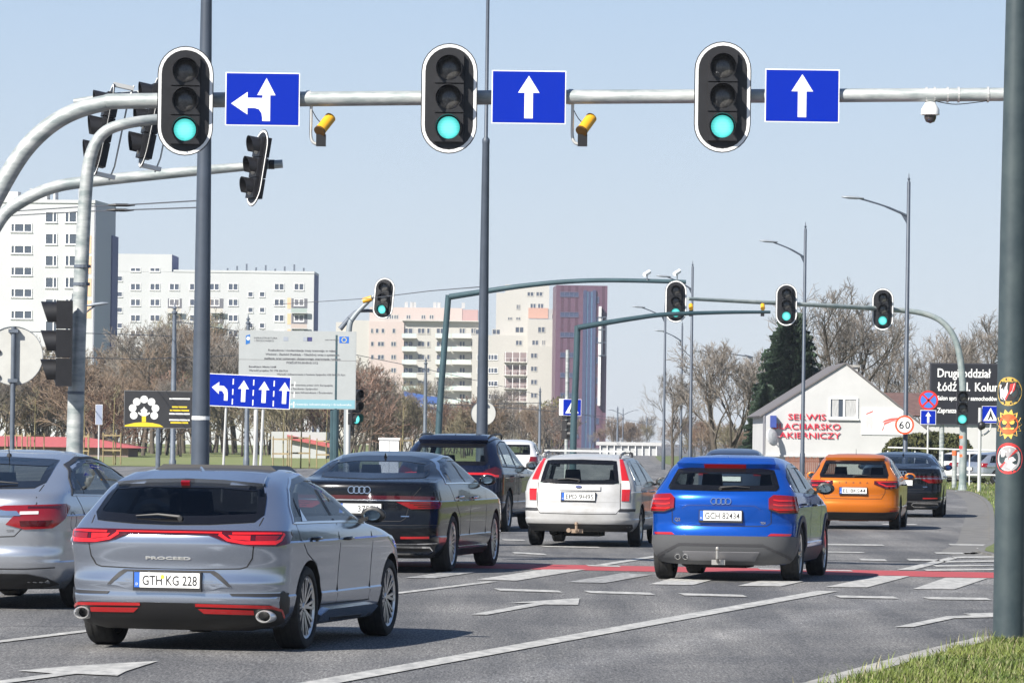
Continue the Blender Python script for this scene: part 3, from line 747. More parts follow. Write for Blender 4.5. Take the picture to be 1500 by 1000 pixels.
# ---- silver shooting brake with full-width light bar (nearest car)
SILVER = paint('silver_paint', (0.37, 0.415, 0.50), 0.85, 0.17)
def silver_brake():
    rows = [(.17, -.70, 3.25, .78, .5), (.22, -.80, 3.40, .83), (.30, -.87, 3.5, .87), (.40, -.905, 3.53, .885), (.47, -.90, 3.53, .888), (.52, -.915, 3.53, .89), (.58, -.90, 3.52, .892), (.66, -.895, 3.48, .897), (.74, -.915, 3.40, .90),
            (.82, -.93, 3.25, .898), (.90, -.915, 2.85, .888), (.95, -.87, 2.4, .875), (1.0, -.80, 2.12, .855), (1.08, -.70, 1.93, .81), (1.17, -.585, 1.72, .76), (1.25, -.49, 1.5, .71), (1.30, -.40, 1.33, .67, .5), (1.345, -.16, 1.1, .62, .6), (1.385, .25, .9, .54, .6), (1.41, .45, .75, .38, .5), (1.42, .55, .65, .2)]
    c = Car('silver estate car with a full-width red light bar and GTH plate', rows, 2.65, SILVER, G(441, 949.5), 12.4, .325)
    GL = glass('tinted_glass', (.05, .055, .065))
    c.rear('rear_window', [(-.64, .995), (-.3, .975), (0, .97), (.3, .975), (.64, .995), (.70, 1.05), (.67, 1.18), (.63, 1.285), (.3, 1.31), (-.3, 1.31), (-.63, 1.285), (-.67, 1.18), (-.70, 1.05)], GL, .004)
    # roof spoiler over the glass
    sp = [(-.62, 1.265), (-.3, 1.29), (0, 1.297), (.3, 1.29), (.62, 1.265), (.60, 1.335), (.3, 1.352), (-.3, 1.352), (-.60, 1.335)]
    s = c.rear('roof_spoiler', sp, SILVER, .028, depth=.03)[0]
    c.rear('brake_light', rp(-.035, .035, 1.268, 1.28), LAMP_RED, .032, s)
    # light bar and lamps
    c.rear('light_bar', [(-.42, .895), (.42, .895), (.42, .925), (-.42, .925)], LAMP_DARK, .012)
    c.rear('light_bar_line', rp(-.42, .42, .905, .913), LAMP_LIT, .0145)
    for l in c.rear('tail_lamp', [(.30, .90), (.42, .855), (.50, .83), (.66, .815), (.86, .815), (1.0, .835), (1.10, .90), (1.04, .925), (.30, .925)], LAMP_DARK, .012, mirror=True):
        pass
    c.stripe('lamp_glow', [(.40, .90), (.47, .858), (.60, .838), (.84, .838), (.90, .86), (.93, .905)], .022, LAMP_LIT, None, .016)
    c.stripe('lamp_glow', [(.50, .905), (.90, .908)], .012, LAMP_LIT, None, .016)
    c.rear('lamp_inner', [(.50, .865), (.64, .855), (.64, .893), (.47, .893)], LAMP_LIT, .015, mirror=True, grid=.05)
    c.rear('lamp_inner', [(.68, .855), (.84, .856), (.88, .893), (.68, .893)], LAMP_RED, .015, mirror=True, grid=.05)
    # tailgate outline
    c.stripe('tailgate_gap', [(.70, 1.03), (.69, .98), (.68, .92), (.67, .82), (.655, .72), (.61, .655), (.56, .64), (.25, .632), (0, .63)], .010, GAP, None, .0015)
    c.rear('plate_recess', [(-.50, .50), (-.42, .50), (-.30, .465), (.30, .465), (.42, .50), (.50, .50), (.36, .628), (-.36, .628)], SILVER, .006)
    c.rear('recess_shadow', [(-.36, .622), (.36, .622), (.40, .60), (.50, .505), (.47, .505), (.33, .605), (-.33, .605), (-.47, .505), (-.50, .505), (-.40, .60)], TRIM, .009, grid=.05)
    c.plate(.545, 'GTH KG 228', german=True)
    c.badge('PROCEED', 0, .715, .022, mat('bar_silver', (.6, .6, .58), .4, .5), width=.36)
    # lower bumper: black slash, red-lined diffuser
    c.rear('bumper_slash', [(.50, .43), (.80, .425), (1.02, .435), (1.02, .455), (.48, .45)], TRIM, .006, mirror=True)
    c.side('bumper_vent', [(-.60, .27), (-.50, .30), (-.55, .42), (-.62, .47), (-.66, .45), (-.66, .38)], BLACK, .010, grid=.05)
    d = c.rear('diffuser', [(-.95, .23), (-.6, .17), (.6, .17), (.95, .23), (.93, .31), (.80, .365), (.2, .375), (-.2, .375), (-.80, .365), (-.93, .31)], BLACK, .014, grid=.07)[0]
    c.stripe('red_trim', [(.93, .27), (.90, .325), (.80, .352), (.55, .358), (.22, .362)], .020, REFLECT, None, .020)
    c.rear('reflector', [(.28, .30), (.66, .295), (.66, .328), (.24, .333)], REFLECT, .018, mirror=True, grid=.05)
    for q in (.76, -.76): c.exhaust(q, .275, .066, .05, -.035)
    # glazing
    win = [(-.36, .985), (.30, .985), (1.0, .98), (1.86, .965), (1.60, 1.13), (1.30, 1.28), (1.0, 1.345), (.6, 1.352), (.25, 1.325), (-.02, 1.25), (-.24, 1.12)]
    c.windows(win, [(.78, .72, .07), (-.12, -.02, .03)], CHROME)
    c.side('quarter_trim', [(-.13, .995), (.0, .995), (-.03, 1.09)], CHROME, .011, grid=.05)
    c.doors((.86, 1.92), .33, .97, 0, -.03); c.stripe('door_gap', [(-.30, .98), (-.26, .86), (-.1, .75), (.18, .66), (.30, .55), (.36, .36)], .009, GAP, 'side', .0012)
    c.stripe('door_gap', [(.36, .335), (1.92, .33)], .009, GAP, 'side', .0012)
    c.side('sill_skirt', [(.42, .215), (2.15, .205), (2.2, .28), (2.0, .30), (.55, .30), (.38, .26)], SILVER, .03, grid=.1)
    c.side('sill_insert', [(.75, .218), (1.7, .212), (1.75, .232), (.7, .24)], TRIM, .034, grid=.1)
    c.handle(.05, .86); c.handle(.98, .845)
    c.mirrors(1.72, .985, BLACK, 1.05)
    c.fin(-.05, 1.352); c.wiper(.06, -.30, 1.015)
    c.wheels('multi', .23, spokes=9, rim_r=.243)
    # tilted-open glass roof panel
    MB().add([(-.52, .36, 1.37), (.52, .36, 1.37), (.50, 1.0, 1.37), (-.50, 1.0, 1.37), (-.44, .40, 1.426), (.44, .40, 1.426), (.44, 1.0, 1.418), (-.44, 1.0, 1.418)], [(3, 2, 1, 0), (4, 5, 6, 7), (0, 1, 5, 4), (1, 2, 6, 5), (2, 3, 7, 6), (3, 0, 4, 7)]).build('glass_roof_panel', BLACK, c.t)
silver_brake()

# ---- silver hatch at the left edge of the picture
PALE = paint('pale_silver_paint', (0.50, 0.525, 0.57), 0.8, 0.26)
def pale_liftback():
    rows = [(.19, -.85, 3.3, .80, .5), (.28, -1.0, 3.55, .88), (.40, -1.06, 3.62, .915), (.52, -1.075, 3.64, .925), (.58, -1.05, 3.64, .928), (.70, -1.06, 3.6, .93), (.82, -1.065, 3.45, .93), (.95, -1.05, 3.1, .92), (1.03, -1.03, 2.55, .90), (1.08, -.98, 2.35, .885), (1.12, -.86, 2.25, .865),
            (1.2, -.62, 2.05, .80), (1.3, -.30, 1.8, .73), (1.38, -.02, 1.55, .67, .6), (1.44, .3, 1.3, .58, .6), (1.48, .6, 1.05, .42, .5), (1.495, .75, .9, .2)]
    c = Car('pale silver liftback car with a chrome bar between its tail lamps', rows, 2.74, PALE, G(122, 889), 12.8, .335)
    c.rear('rear_window', [(-.60, 1.14), (0, 1.125), (.60, 1.14), (.66, 1.19), (.56, 1.40), (0, 1.42), (-.56, 1.40), (-.66, 1.19)], GLASS, .004)
    for l in c.rear('tail_lamp', [(.42, .80), (.60, .755), (.86, .77), (1.02, .86), (1.16, .97), (1.05, .995), (.40, .975), (.30, .95), (.52, .905)], LAMP_RED, .014, mirror=True): pass
    c.rear('lamp_inner', [(.56, .785), (.80, .79), (.86, .845), (.55, .835)], LAMP_DARK, .018, mirror=True, grid=.05)
    c.rear('lamp_inner', [(.62, .95), (.95, .96), (.95, .975), (.62, .97)], LAMP_DARK, .018, mirror=True, grid=.05)
    c.rear('reverse_lamp', [(.55, .89), (.72, .895), (.72, .925), (.55, .92)], LAMP_CLEAR, .019, mirror=True, grid=.05)
    c.rear('chrome_bar', [(-.6, .88), (.56, .88), (.52, .925), (-.6, .925)], CHROME, .02)
    c.stripe('tailgate_gap', [(.66, 1.17), (.70, 1.0), (.57, .76), (.50, .69), (.2, .675), (0, .675)], .010, GAP, None, .0015)
    c.plate(.46, '>7')
    c.badge('CDTI', .46, .745, .022)
    c.rear('bumper_lower', [(-.6, .20), (.6, .20), (.95, .24), (.80, .30), (.62, .34), (-.62, .34), (-.8, .30), (-.95, .24)], TRIM, .008)
    c.stripe('bumper_crease', [(0, .38), (.6, .385), (.9, .40)], .012, TRIM, None, .001)
    win = [(-.42, 1.08), (.4, 1.07), (1.2, 1.05), (1.95, 1.03), (1.65, 1.22), (1.3, 1.36), (.9, 1.425), (.5, 1.42), (.1, 1.35), (-.2, 1.23)]
    c.windows(win, [(.78, .72, .08), (-.1, 0, .03)], TRIM)
    c.stripe('window_trim', [(-.42, 1.075), (.4, 1.065), (1.2, 1.045), (1.95, 1.025)], .014, CHROME, 'side', .008)
    c.doors((.86,), .33, 1.06, 0); c.stripe('door_gap', [(-.32, 1.07), (-.1, .8), (.25, .66), (.40, .5), (.42, .36)], .009, GAP, 'side', .0012)
    c.stripe('fuel_flap', [(-.50 + .075 * cos(t * pi / 6), .83 + .085 * sin(t * pi / 6)) for t in range(12)], .007, GAP, 'side', .001, closed=True)
    c.handle(.05, .93); c.mirrors(1.8, 1.05)
    MB().tube([(0, .25, 1.44), (0, .2, 1.62)], [.006, .003], 6).lathe([(.028, 0), (.02, .03), (1e-3, .035)], Matrix.Translation((0, .25, 1.425)), 12).build('roof_antenna', BLACK, c.t)
    c.wiper(.02, .42, 1.165); c.wheels('Y', .225, spokes=7)
pale_liftback()

# ---- black limousines
BLACKPAINT = paint('black_paint', (0.005, 0.006, 0.009), 0.2, 0.2)
def limousine(label, contact, heading, txt, parent_plate=True):
    rows = [(.18, -.90, 3.85, .84, .55), (.28, -1.08, 4.05, .92), (.40, -1.16, 4.12, .95), (.55, -1.18, 4.13, .962), (.66, -1.165, 4.1, .968), (.78, -1.15, 4.0, .97), (.90, -1.15, 3.8, .962), (1.0, -1.15, 3.2, .945), (1.07, -1.135, 2.55, .925), (1.115, -1.09, 2.42, .905), (1.14, -.80, 2.38, .885),
            (1.17, -.50, 2.3, .86), (1.25, -.25, 2.1, .81), (1.34, .05, 1.85, .745), (1.41, .35, 1.6, .68, .6), (1.455, .7, 1.3, .57, .6), (1.48, .95, 1.15, .40, .4), (1.487, 1.0, 1.1, .2)]
    c = Car(label, rows, 3.0, BLACKPAINT, contact, heading, .355, arch=.395)
    LG = glass('limousine_glass', (.34, .38, .46))
    c.rear('rear_window', [(-.66, 1.165), (0, 1.15), (.66, 1.165), (.70, 1.20), (.60, 1.39), (.3, 1.425), (-.3, 1.425), (-.60, 1.39), (-.70, 1.20)], LG, .004)
    c.stripe('deck_gap', [(.74, 1.13), (.74, 1.05), (.62, .92), (.56, .68), (.50, .64), (0, .635)], .010, GAP, None, .0015)
    lb = c.rear('light_bar', [(-.93, .895), (-.5, .905), (.5, .905), (.93, .895), (1.03, .905), (.95, .945), (.5, .95), (-.5, .95), (-.95, .945), (-1.03, .905)], LAMP_DARK, .010)[0]
    c.stripe('chrome_line', [(0, .893), (.5, .893), (1.0, .886)], .016, CHROME, None, .016)
    c.rear('tail_lamp', [(.44, .875), (.62, .79), (1.05, .80), (1.10, .87), (1.0, .88)], LAMP_RED, .012, mirror=True)
    for k in range(3): c.stripe('lamp_glow', [(.60 + .05 * k, .862 - .022 * k), (.98, .862 - .022 * k)], .008, LAMP_DARK, None, .015)
    c.rings(-.02, 1.015, .046)
    c.plate(.79, txt)
    c.stripe('bumper_line', [(0, .585), (.6, .59), (1.1, .60)], .008, GAP, None, .0015)
    c.rear('reflector', [(.50, .425), (.86, .43), (.86, .455), (.50, .452)], REFLECT, .008, mirror=True, grid=.05)
    c.rear('bumper_lower', [(-.9, .19), (.9, .19), (.98, .25), (.92, .36), (-.92, .36), (-.98, .25)], TRIM, .006)
    c.stripe('exhaust_trim', [(.30, .25), (.84, .25), (.90, .285), (.86, .33), (.28, .335), (.24, .29)], .022, CHROME, None, .016, closed=True)
    c.stripe('chrome_strip', [(0, .365), (.6, .365), (1.0, .375)], .012, CHROME, None, .012)
    win = [(-.30, 1.10), (.6, 1.10), (1.5, 1.09), (2.25, 1.075), (1.95, 1.22), (1.6, 1.35), (1.2, 1.42), (.75, 1.425), (.35, 1.375), (.02, 1.27)]
    c.windows(win, [(.95, .90, .07), (.05, .16, .03)], CHROME)
    c.doors((1.05, 2.2), .36, 1.09, 0); c.stripe('door_gap', [(-.15, 1.09), (.1, .85), (.40, .68), (.45, .4)], .009, GAP, 'side', .0012)
    c.stripe('sill_trim', [(.45, .30), (2.55, .29)], .022, CHROME, 'side', .012)
    c.side('sill_skirt', [(.45, .2), (2.6, .2), (2.6, .27), (.45, .275)], TRIM, .012, grid=.12)
    c.handle(.30, .93, CHROME); c.handle(1.25, .915, CHROME); c.mirrors(2.05, 1.09, BLACKPAINT, 1.1)
    c.fin(.35, 1.412); c.rear('model_badge', rp(.50, .60, .694, .706), CHROME, .005, grid=.05)
    c.wheels('Y', .25, spokes=10, rim_r=.265); return c
limousine('black limousine with four chrome rings and a 375EK plate behind the silver estate', G(657, 837), 9.8, '>375EK')
limousine('black limousine driving ahead beside the orange hatchback', G(1378, 757), 6.5, '')

# ---- dark blue off-roader
def dark_suv():
    DB = paint('dark_blue_paint', (0.006, 0.010, 0.028), 0.3, 0.22)
    rows = [(.24, -.75, 3.6, .86, .5), (.34, -.90, 3.75, .95), (.5, -.95, 3.82, .985), (.7, -.955, 3.85, 1.0), (.9, -.945, 3.75, 1.0), (1.05, -.93, 3.4, .985), (1.13, -.91, 2.6, .96), (1.2, -.87, 2.35, .93), (1.35, -.72, 2.05, .865), (1.5, -.55, 1.75, .79), (1.6, -.42, 1.5, .73, .5), (1.68, -.1, 1.2, .64, .6), (1.735, .4, .9, .48, .5), (1.75, .6, .8, .25)]
    c = Car('dark blue sport utility car ahead of the black limousine', rows, 2.975, DB, G(741, 778), 9.0, .375, arch=.42)
    c.rear('rear_window', [(-.66, 1.19), (.66, 1.19), (.72, 1.25), (.62, 1.56), (-.62, 1.56), (-.72, 1.25)], glass('see_through_glass', (.72, .78, .76)), .004)
    c.rear('roof_spoiler', [(-.64, 1.57), (.64, 1.57), (.60, 1.64), (-.60, 1.64)], DB, .08, depth=.03)
    c.rear('tail_lamp', [(.32, 1.055), (.62, 1.06), (.68, 1.10), (.86, 1.16), (1.02, 1.11), (1.0, .97), (.84, .95), (.74, 1.0), (.34, 1.015)], LAMP_DARK, .014, mirror=True)
    c.stripe('lamp_glow', [(.36, 1.036), (.72, 1.036), (.86, 1.0), (.93, 1.0)], .035, LAMP_LIT, None, .018)
    c.plate(.86, ''); c.stripe('tailgate_gap', [(.74, 1.2), (.74, .95), (.66, .78), (0, .76)], .01, GAP, None, .0015)
    c.rear('bumper_lower', [(-.88, .25), (.88, .25), (.98, .34), (.95, .48), (-.95, .48), (-.98, .34)], TRIM, .008)
    c.rear('reflector', [(.55, .60), (.92, .61), (.92, .64), (.55, .63)], REFLECT, .008, mirror=True, grid=.05)
    win = [(-.48, 1.17), (.5, 1.15), (1.4, 1.13), (2.15, 1.12), (1.85, 1.32), (1.5, 1.52), (1.1, 1.60), (.4, 1.61), (-.1, 1.55), (-.36, 1.4)]
    c.windows(win, [(.85, .8, .08), (-.08, -.02, .08)], TRIM); c.doors((.92, 2.1), .42, 1.12, 0); c.handle(.1, .99); c.handle(1.15, .97)
    c.mirrors(1.95, 1.14, BLACK, 1.2)
    for sg in (1, -1): MB().tube(smooth_path([(sg * .60, -.15, 1.665), (sg * .64, -.05, 1.715), (sg * .66, .5, 1.74), (sg * .64, 1.1, 1.73), (sg * .61, 1.3, 1.66)], 4), .018, 6).build('roof_rail', BLACK, c.t)
    c.fin(-.1, 1.685); c.wheels('multi', .28, spokes=8, rim_r=.27)
    c.stripe('sill_trim', [(.5, .36), (2.5, .36)], .03, STEEL, 'side', .012)
dark_suv()

# ---- white estate with tow bar
def white_estate():
    WP = mat('dusty_white_paint', (0.45, 0.45, 0.45), .35, 0.1, coat=.5, col2=(0.36, 0.355, 0.345), vscale=3)
    rows = [(.24, -.85, 3.4, .80, .45), (.32, -1.0, 3.55, .87), (.42, -1.06, 3.6, .895), (.55, -1.075, 3.62, .905), (.60, -1.03, 3.62, .903, .36), (.75, -1.0, 3.55, .905, .36), (.88, -.97, 3.2, .90, .34), (.95, -.945, 2.6, .89, .34), (1.0, -.925, 2.4, .875, .32), (1.15, -.83, 2.1, .80, .3), (1.3, -.70, 1.75, .715, .3), (1.37, -.60, 1.5, .66, .3), (1.41, -.25, 1.2, .58, .4), (1.435, .2, .95, .42, .4), (1.445, .4, .8, .2)]
    c = Car('dusty white estate car with roof rails and a tow bar', rows, 2.754, WP, G(934, 800), 8.0, .315)
    c.rear('rear_window', [(-.63, .985), (0, .975), (.63, .985), (.60, 1.1), (.555, 1.34), (0, 1.352), (-.555, 1.34), (-.60, 1.1)], glass('see_through_glass', (.72, .78, .76)), .004)
    for m, z0, z1 in ((LAMP_LIT, 1.03, 1.36), (LAMP_CLEAR, .90, 1.03), (LAMP_LIT, .72, .90)):
        w = lambda z: (.60 + (1.36 - z) * .19 if z > .95 else .675, .665 + (1.36 - z) * .36 if z > .95 else .80 + (z - .72) * .05)
        zs = [z0 + (z1 - z0) * i / 4 for i in range(5)]
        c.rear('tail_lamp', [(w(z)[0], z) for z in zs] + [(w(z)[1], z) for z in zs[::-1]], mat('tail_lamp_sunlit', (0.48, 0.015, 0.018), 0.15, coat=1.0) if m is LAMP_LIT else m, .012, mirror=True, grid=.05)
    c.rear('plate_garnish', [(-.30, .875), (.34, .875), (.34, .94), (-.30, .94)], WP, .022)
    c.plate(.785, 'EPD 9H95', w=.52)
    MB().lathe([(1e-4, 0), (1, 0), (1, .012), (.9, .016), (1e-4, .016)], c.rear_frame(0, .925, .024) @ Matrix.Diagonal((.05, .022, 1, 1)), 20).build('oval_badge', mat('badge_blue', (.03, .05, .16), .3), c.t)
    c.stripe('tailgate_gap', [(.65, 1.0), (.655, .75), (.66, .60), (.60, .52), (0, .515)], .010, GAP, None, .002); c.stripe('tailgate_crease', [(0, .70), (.64, .70)], .008, mat('crease_grey', (.3, .3, .3), .6), None, .001)
    c.rear('bumper_strip', [(.64, .555), (.98, .56), (.98, .60), (.66, .60)], TRIM, .008, mirror=True, grid=.06)
    c.rear('bumper_lower', [(-.85, .25), (.85, .25), (.95, .30), (.9, .36), (-.9, .36), (-.95, .30)], TRIM, .008)
    tb = MB().tube([(0, -.9, .25), (0, -1.17, .24), (0, -1.20, .27), (0, -1.2, .34)], .022, 8).lathe([(1e-3, 0), (.026, .012), (.03, .03), (.026, .048), (1e-3, .06)], Matrix.Translation((0, -1.2, .335)), 12)
    tb.box(-.09, .09, -1.12, -1.05, .22, .28); tb.lathe([(1e-3, 0), (.035, 0), (.035, .06), (1e-3, .06)], Matrix.Translation((-.13, -1.08, .26)) @ Matrix.Rotation(pi / 2, 4, 'X'), 12)
    tb.build('tow_bar', mat('rusty_steel', (.30, .22, .16), .6, .4), c.t, smooth=40)
    win = [(-.62, .97), (.5, .965), (1.3, .96), (2.05, .95), (1.75, 1.14), (1.4, 1.29), (1.1, 1.345), (.4, 1.355), (-.1, 1.34), (-.46, 1.30)]
    c.windows(win, [(.82, .78, .08), (-.1, -.08, .06)], None); c.doors((.9, 2.0), .34, .95, 0); c.stripe('door_gap', [(-.1, .95), (.0, .75), (.3, .6), (.38, .36)], .009, GAP, 'side', .0012)
    c.side('rub_strip', [(.4, .50), (2.2, .50), (2.2, .55), (.4, .55)], WP, .012, grid=.15); c.handle(.1, .86); c.handle(1.1, .85); c.mirrors(1.85, .97, BLACK, 1.15)
    for sg in (1, -1): MB().tube(smooth_path([(sg * .585, -.50, 1.385), (sg * .60, -.40, 1.445), (sg * .605, .3, 1.475), (sg * .60, 1.0, 1.455), (sg * .58, 1.15, 1.40)], 5), .02, 8).build('roof_rail', mat('rail_grey', (.10, .10, .11), .5), c.t)
    for y in (.05, .75): MB().box(-.68, .68, y - .02, y + .02, 1.475, 1.505).build('cross_bar', mat('bar_silver', (.6, .6, .58), .4, .5), c.t)
    c.wiper(.0, -.34, 1.03); c.wheels('solid', .2, spokes=7, rim_r=.205)
white_estate()

# ---- blue crossover
def blue_crossover():
    BP = paint('bright_blue_paint', (0.006, 0.075, 0.40), 0.45, 0.22); CL = mat('grey_cladding', (0.085, 0.087, 0.092), .6)
    rows = [(.20, -.60, 3.2, .78, .5), (.27, -.70, 3.35, .84), (.36, -.76, 3.4, .875), (.48, -.80, 3.42, .888), (.54, -.81, 3.42, .892), (.62, -.795, 3.42, .895), (.68, -.775, 3.4, .897), (.80, -.79, 3.3, .897), (.92, -.80, 3.0, .89), (1.0, -.785, 2.5, .878), (1.06, -.75, 2.2, .86), (1.10, -.70, 2.08, .84), (1.2, -.60, 1.9, .785), (1.33, -.47, 1.6, .71, .4), (1.39, -.36, 1.4, .67, .45), (1.44, -.05, 1.2, .60, .5), (1.485, .35, .9, .46, .5), (1.505, .5, .75, .22)]
    c = Car('bright blue crossover car with grey cladding and a GCH plate', rows, 2.595, BP, G(1166, 850.5), 10.3, .335, arch=.38)
    c.rear('rear_window', [(-.66, 1.085), (0, 1.075), (.66, 1.085), (.69, 1.11), (.60, 1.33), (.3, 1.35), (-.3, 1.35), (-.60, 1.33), (-.69, 1.11)], glass('crossover_glass', (.50, .57, .57)), .004)
    c.rear('roof_spoiler', [(-.60, 1.345), (.60, 1.345), (.57, 1.405), (-.57, 1.405)], BP, .07, depth=.03); c.rear('brake_light', rp(-.25, .25, 1.343, 1.352), LAMP_RED, .06)
    for l in c.rear('tail_lamp', [(.57, .87), (.70, .825), (.98, .825), (1.02, .88), (.98, 1.015), (.62, 1.03), (.565, .99)], LAMP_RED, .022, mirror=True): pass
    for z in (.865, .915, .965): c.stripe('lamp_glow', [(.62, z + .01), (.68, z), (.92, z)], .016, LAMP_LIT, None, .027)
    c.stripe('lamp_edge', [(.57, .87), (.70, .825), (.98, .825)], .012, TRIM, None, .024)
    c.stripe('tailgate_gap', [(.69, 1.1), (.66, 1.03), (.60, .82), (.60, .70), (.54, .665), (0, .66)], .010, GAP, None, .002)
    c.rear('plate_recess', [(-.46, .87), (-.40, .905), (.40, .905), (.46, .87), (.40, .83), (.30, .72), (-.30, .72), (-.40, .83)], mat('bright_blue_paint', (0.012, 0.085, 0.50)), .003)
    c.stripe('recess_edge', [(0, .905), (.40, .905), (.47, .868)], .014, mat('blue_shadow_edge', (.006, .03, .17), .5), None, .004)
    c.plate(.785, 'GCH 82434', w=.50)
    c.rings(0, .955, .040); c.badge('Q2', -.53, .735, .04, CHROME); c.badge('TDI', .50, .705, .028, CHROME)
    c.rear('rear_cladding', [(-1.2, .42), (-.9, .23), (-.5, .205), (.5, .205), (.9, .23), (1.2, .42), (1.18, .53), (.8, .545), (-.8, .545), (-1.18, .53)], CL, .012, grid=.08)
    c.rear('skid_plate', [(-.40, .26), (.40, .26), (.46, .36), (-.46, .36)], mat('skid_grey', (.16, .16, .17), .5), .02)
    c.stripe('cladding_crease', [(0, .44), (.5, .44), (.72, .34), (.9, .27)], .03, mat('cladding_dark', (.05, .05, .055), .6), None, .014)
    c.rear('reflector', [(.56, .55), (.86, .55), (.88, .575), (.60, .578)], REFLECT, .010, mirror=True, grid=.05)
    for q in (-.53, -.43): c.exhaust(q, .285, .036, .034)
    tb = MB().tube([(-.02, -.6, .24), (-.02, -.86, .24), (-.02, -.90, .28), (-.02, -.9, .37)], .02, 8).lathe([(1e-3, 0), (.022, .01), (.027, .028), (.022, .046), (1e-3, .056)], Matrix.Translation((-.02, -.9, .365)), 12).box(-.1, .06, -.82, -.75, .2, .26); tb.build('tow_bar', STEEL, c.t, smooth=40)
    win = [(-.42, 1.075), (.4, 1.06), (1.2, 1.04), (1.88, 1.03), (1.6, 1.21), (1.25, 1.36), (.9, 1.405), (.3, 1.40), (-.1, 1.345), (-.30, 1.25)]
    c.windows(win, [(.72, .66, .09), (-.06, .0, .10)], None); c.doors((.8, 1.88), .40, 1.04, 0); c.handle(.02, .92); c.handle(1.0, .90)
    for sg in (1, -1):
        for y in (0, c.wb):
            c.poly(lambda a, z, sg=sg: c.S(a, z, sg), [(y + r * cos(t), .335 + r * sin(t)) for r, ts in ((.455, [pi * i / 14 for i in range(15)]), (.388, [pi * (14 - i) / 14 for i in range(15)])) for t in ts], .012, .06).build('arch_cladding', CL, c.t, smooth=40)
    c.side('sill_cladding', [(.42, .23), (2.2, .23), (2.2, .40), (.42, .40)], CL, .012, grid=.12)
    c.mirrors(1.72, 1.06, BLACK, 1.15); c.fin(-.12, 1.43); c.wheels('multi', .225, spokes=5); c.wiper(-.02, .33, 1.105)
blue_crossover()

# ---- orange hatchback
def orange_hatch():
    OP = paint('orange_paint', (0.52, 0.14, 0.012), 0.25, 0.28)
    rows = [(.17, -.60, 3.2, .77, .45), (.25, -.74, 3.4, .85), (.36, -.82, 3.5, .885), (.48, -.845, 3.52, .895), (.55, -.83, 3.52, .897), (.68, -.82, 3.45, .897), (.80, -.835, 3.3, .895), (.92, -.82, 2.8, .885), (1.0, -.77, 2.2, .865), (1.1, -.68, 1.95, .80), (1.22, -.57, 1.7, .735), (1.32, -.47, 1.45, .68, .4), (1.38, -.30, 1.25, .63, .45), (1.43, .1, 1.0, .54, .5), (1.462, .4, .8, .38), (1.47, .5, .7, .2)]
    c = Car('orange hatchback car with a black lower bumper', rows, 2.65, OP, G(1314, 775), 7.6, .32)
    c.rear('rear_window', [(-.66, 1.0), (.66, 1.0), (.69, 1.05), (.60, 1.33), (-.60, 1.33), (-.69, 1.05)], glass('hatch_glass', (.50, .55, .55)), .004)
    c.rear('roof_spoiler', [(-.60, 1.335), (.60, 1.335), (.57, 1.39), (-.57, 1.39)], OP, .06, depth=.03)
    c.rear('tail_lamp', [(.40, .88), (.62, .80), (.90, .80), (1.05, .93), (.95, .945), (.40, .94)], LAMP_DARK, .014, mirror=True)
    c.stripe('lamp_glow', [(.48, .905), (.64, .845), (.84, .85)], .022, LAMP_LIT, None, .018); c.stripe('lamp_glow', [(.45, .925), (.9, .925)], .012, LAMP_LIT, None, .018)
    c.stripe('tailgate_gap', [(.68, 1.02), (.62, .92), (.62, .72), (.55, .60), (0, .595)], .010, GAP, None, .0015)
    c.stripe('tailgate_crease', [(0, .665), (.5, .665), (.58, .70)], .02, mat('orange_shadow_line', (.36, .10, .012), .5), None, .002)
    c.plate(.755, 'EL 8KS44', w=.52); 
    for k, ch in enumerate('SKODA'): c.badge(ch, -.27 + k * .135, .91, .034, PLATE_K)
    c.rear('model_badge', rp(-.58, -.46, .682, .698), PLATE_K, .005, grid=.05)
    c.rear('bumper_lower', [(-.98, .36), (-.85, .19), (.85, .19), (.98, .36), (.6, .335), (-.6, .335)], BLACK, .012)
    c.rear('reflector', [(.72, .36), (.96, .37), (.96, .39), (.72, .375)], REFLECT, .008, mirror=True, grid=.05)
    win = [(-.46, .99), (.4, .985), (1.2, .975), (1.9, .965), (1.6, 1.14), (1.25, 1.29), (.9, 1.355), (.3, 1.36), (-.1, 1.32), (-.34, 1.22)]
    c.windows(win, [(.75, .7, .08), (-.08, -.02, .08)], None); c.doors((.82, 1.9), .34, .97, 0); c.handle(.02, .87); c.handle(1.02, .86); c.mirrors(1.75, .985, None, 1.1)
    MB().tube([(0, .02, 1.41), (0, -.03, 1.56)], [.006, .003], 6).lathe([(.026, 0), (.02, .03), (1e-3, .035)], Matrix.Translation((0, .02, 1.40)), 12).build('roof_antenna', BLACK, c.t)
    c.wheels('Y', .21, spokes=5, rim_r=.22); c.wiper(0, .34, 1.025)
orange_hatch()

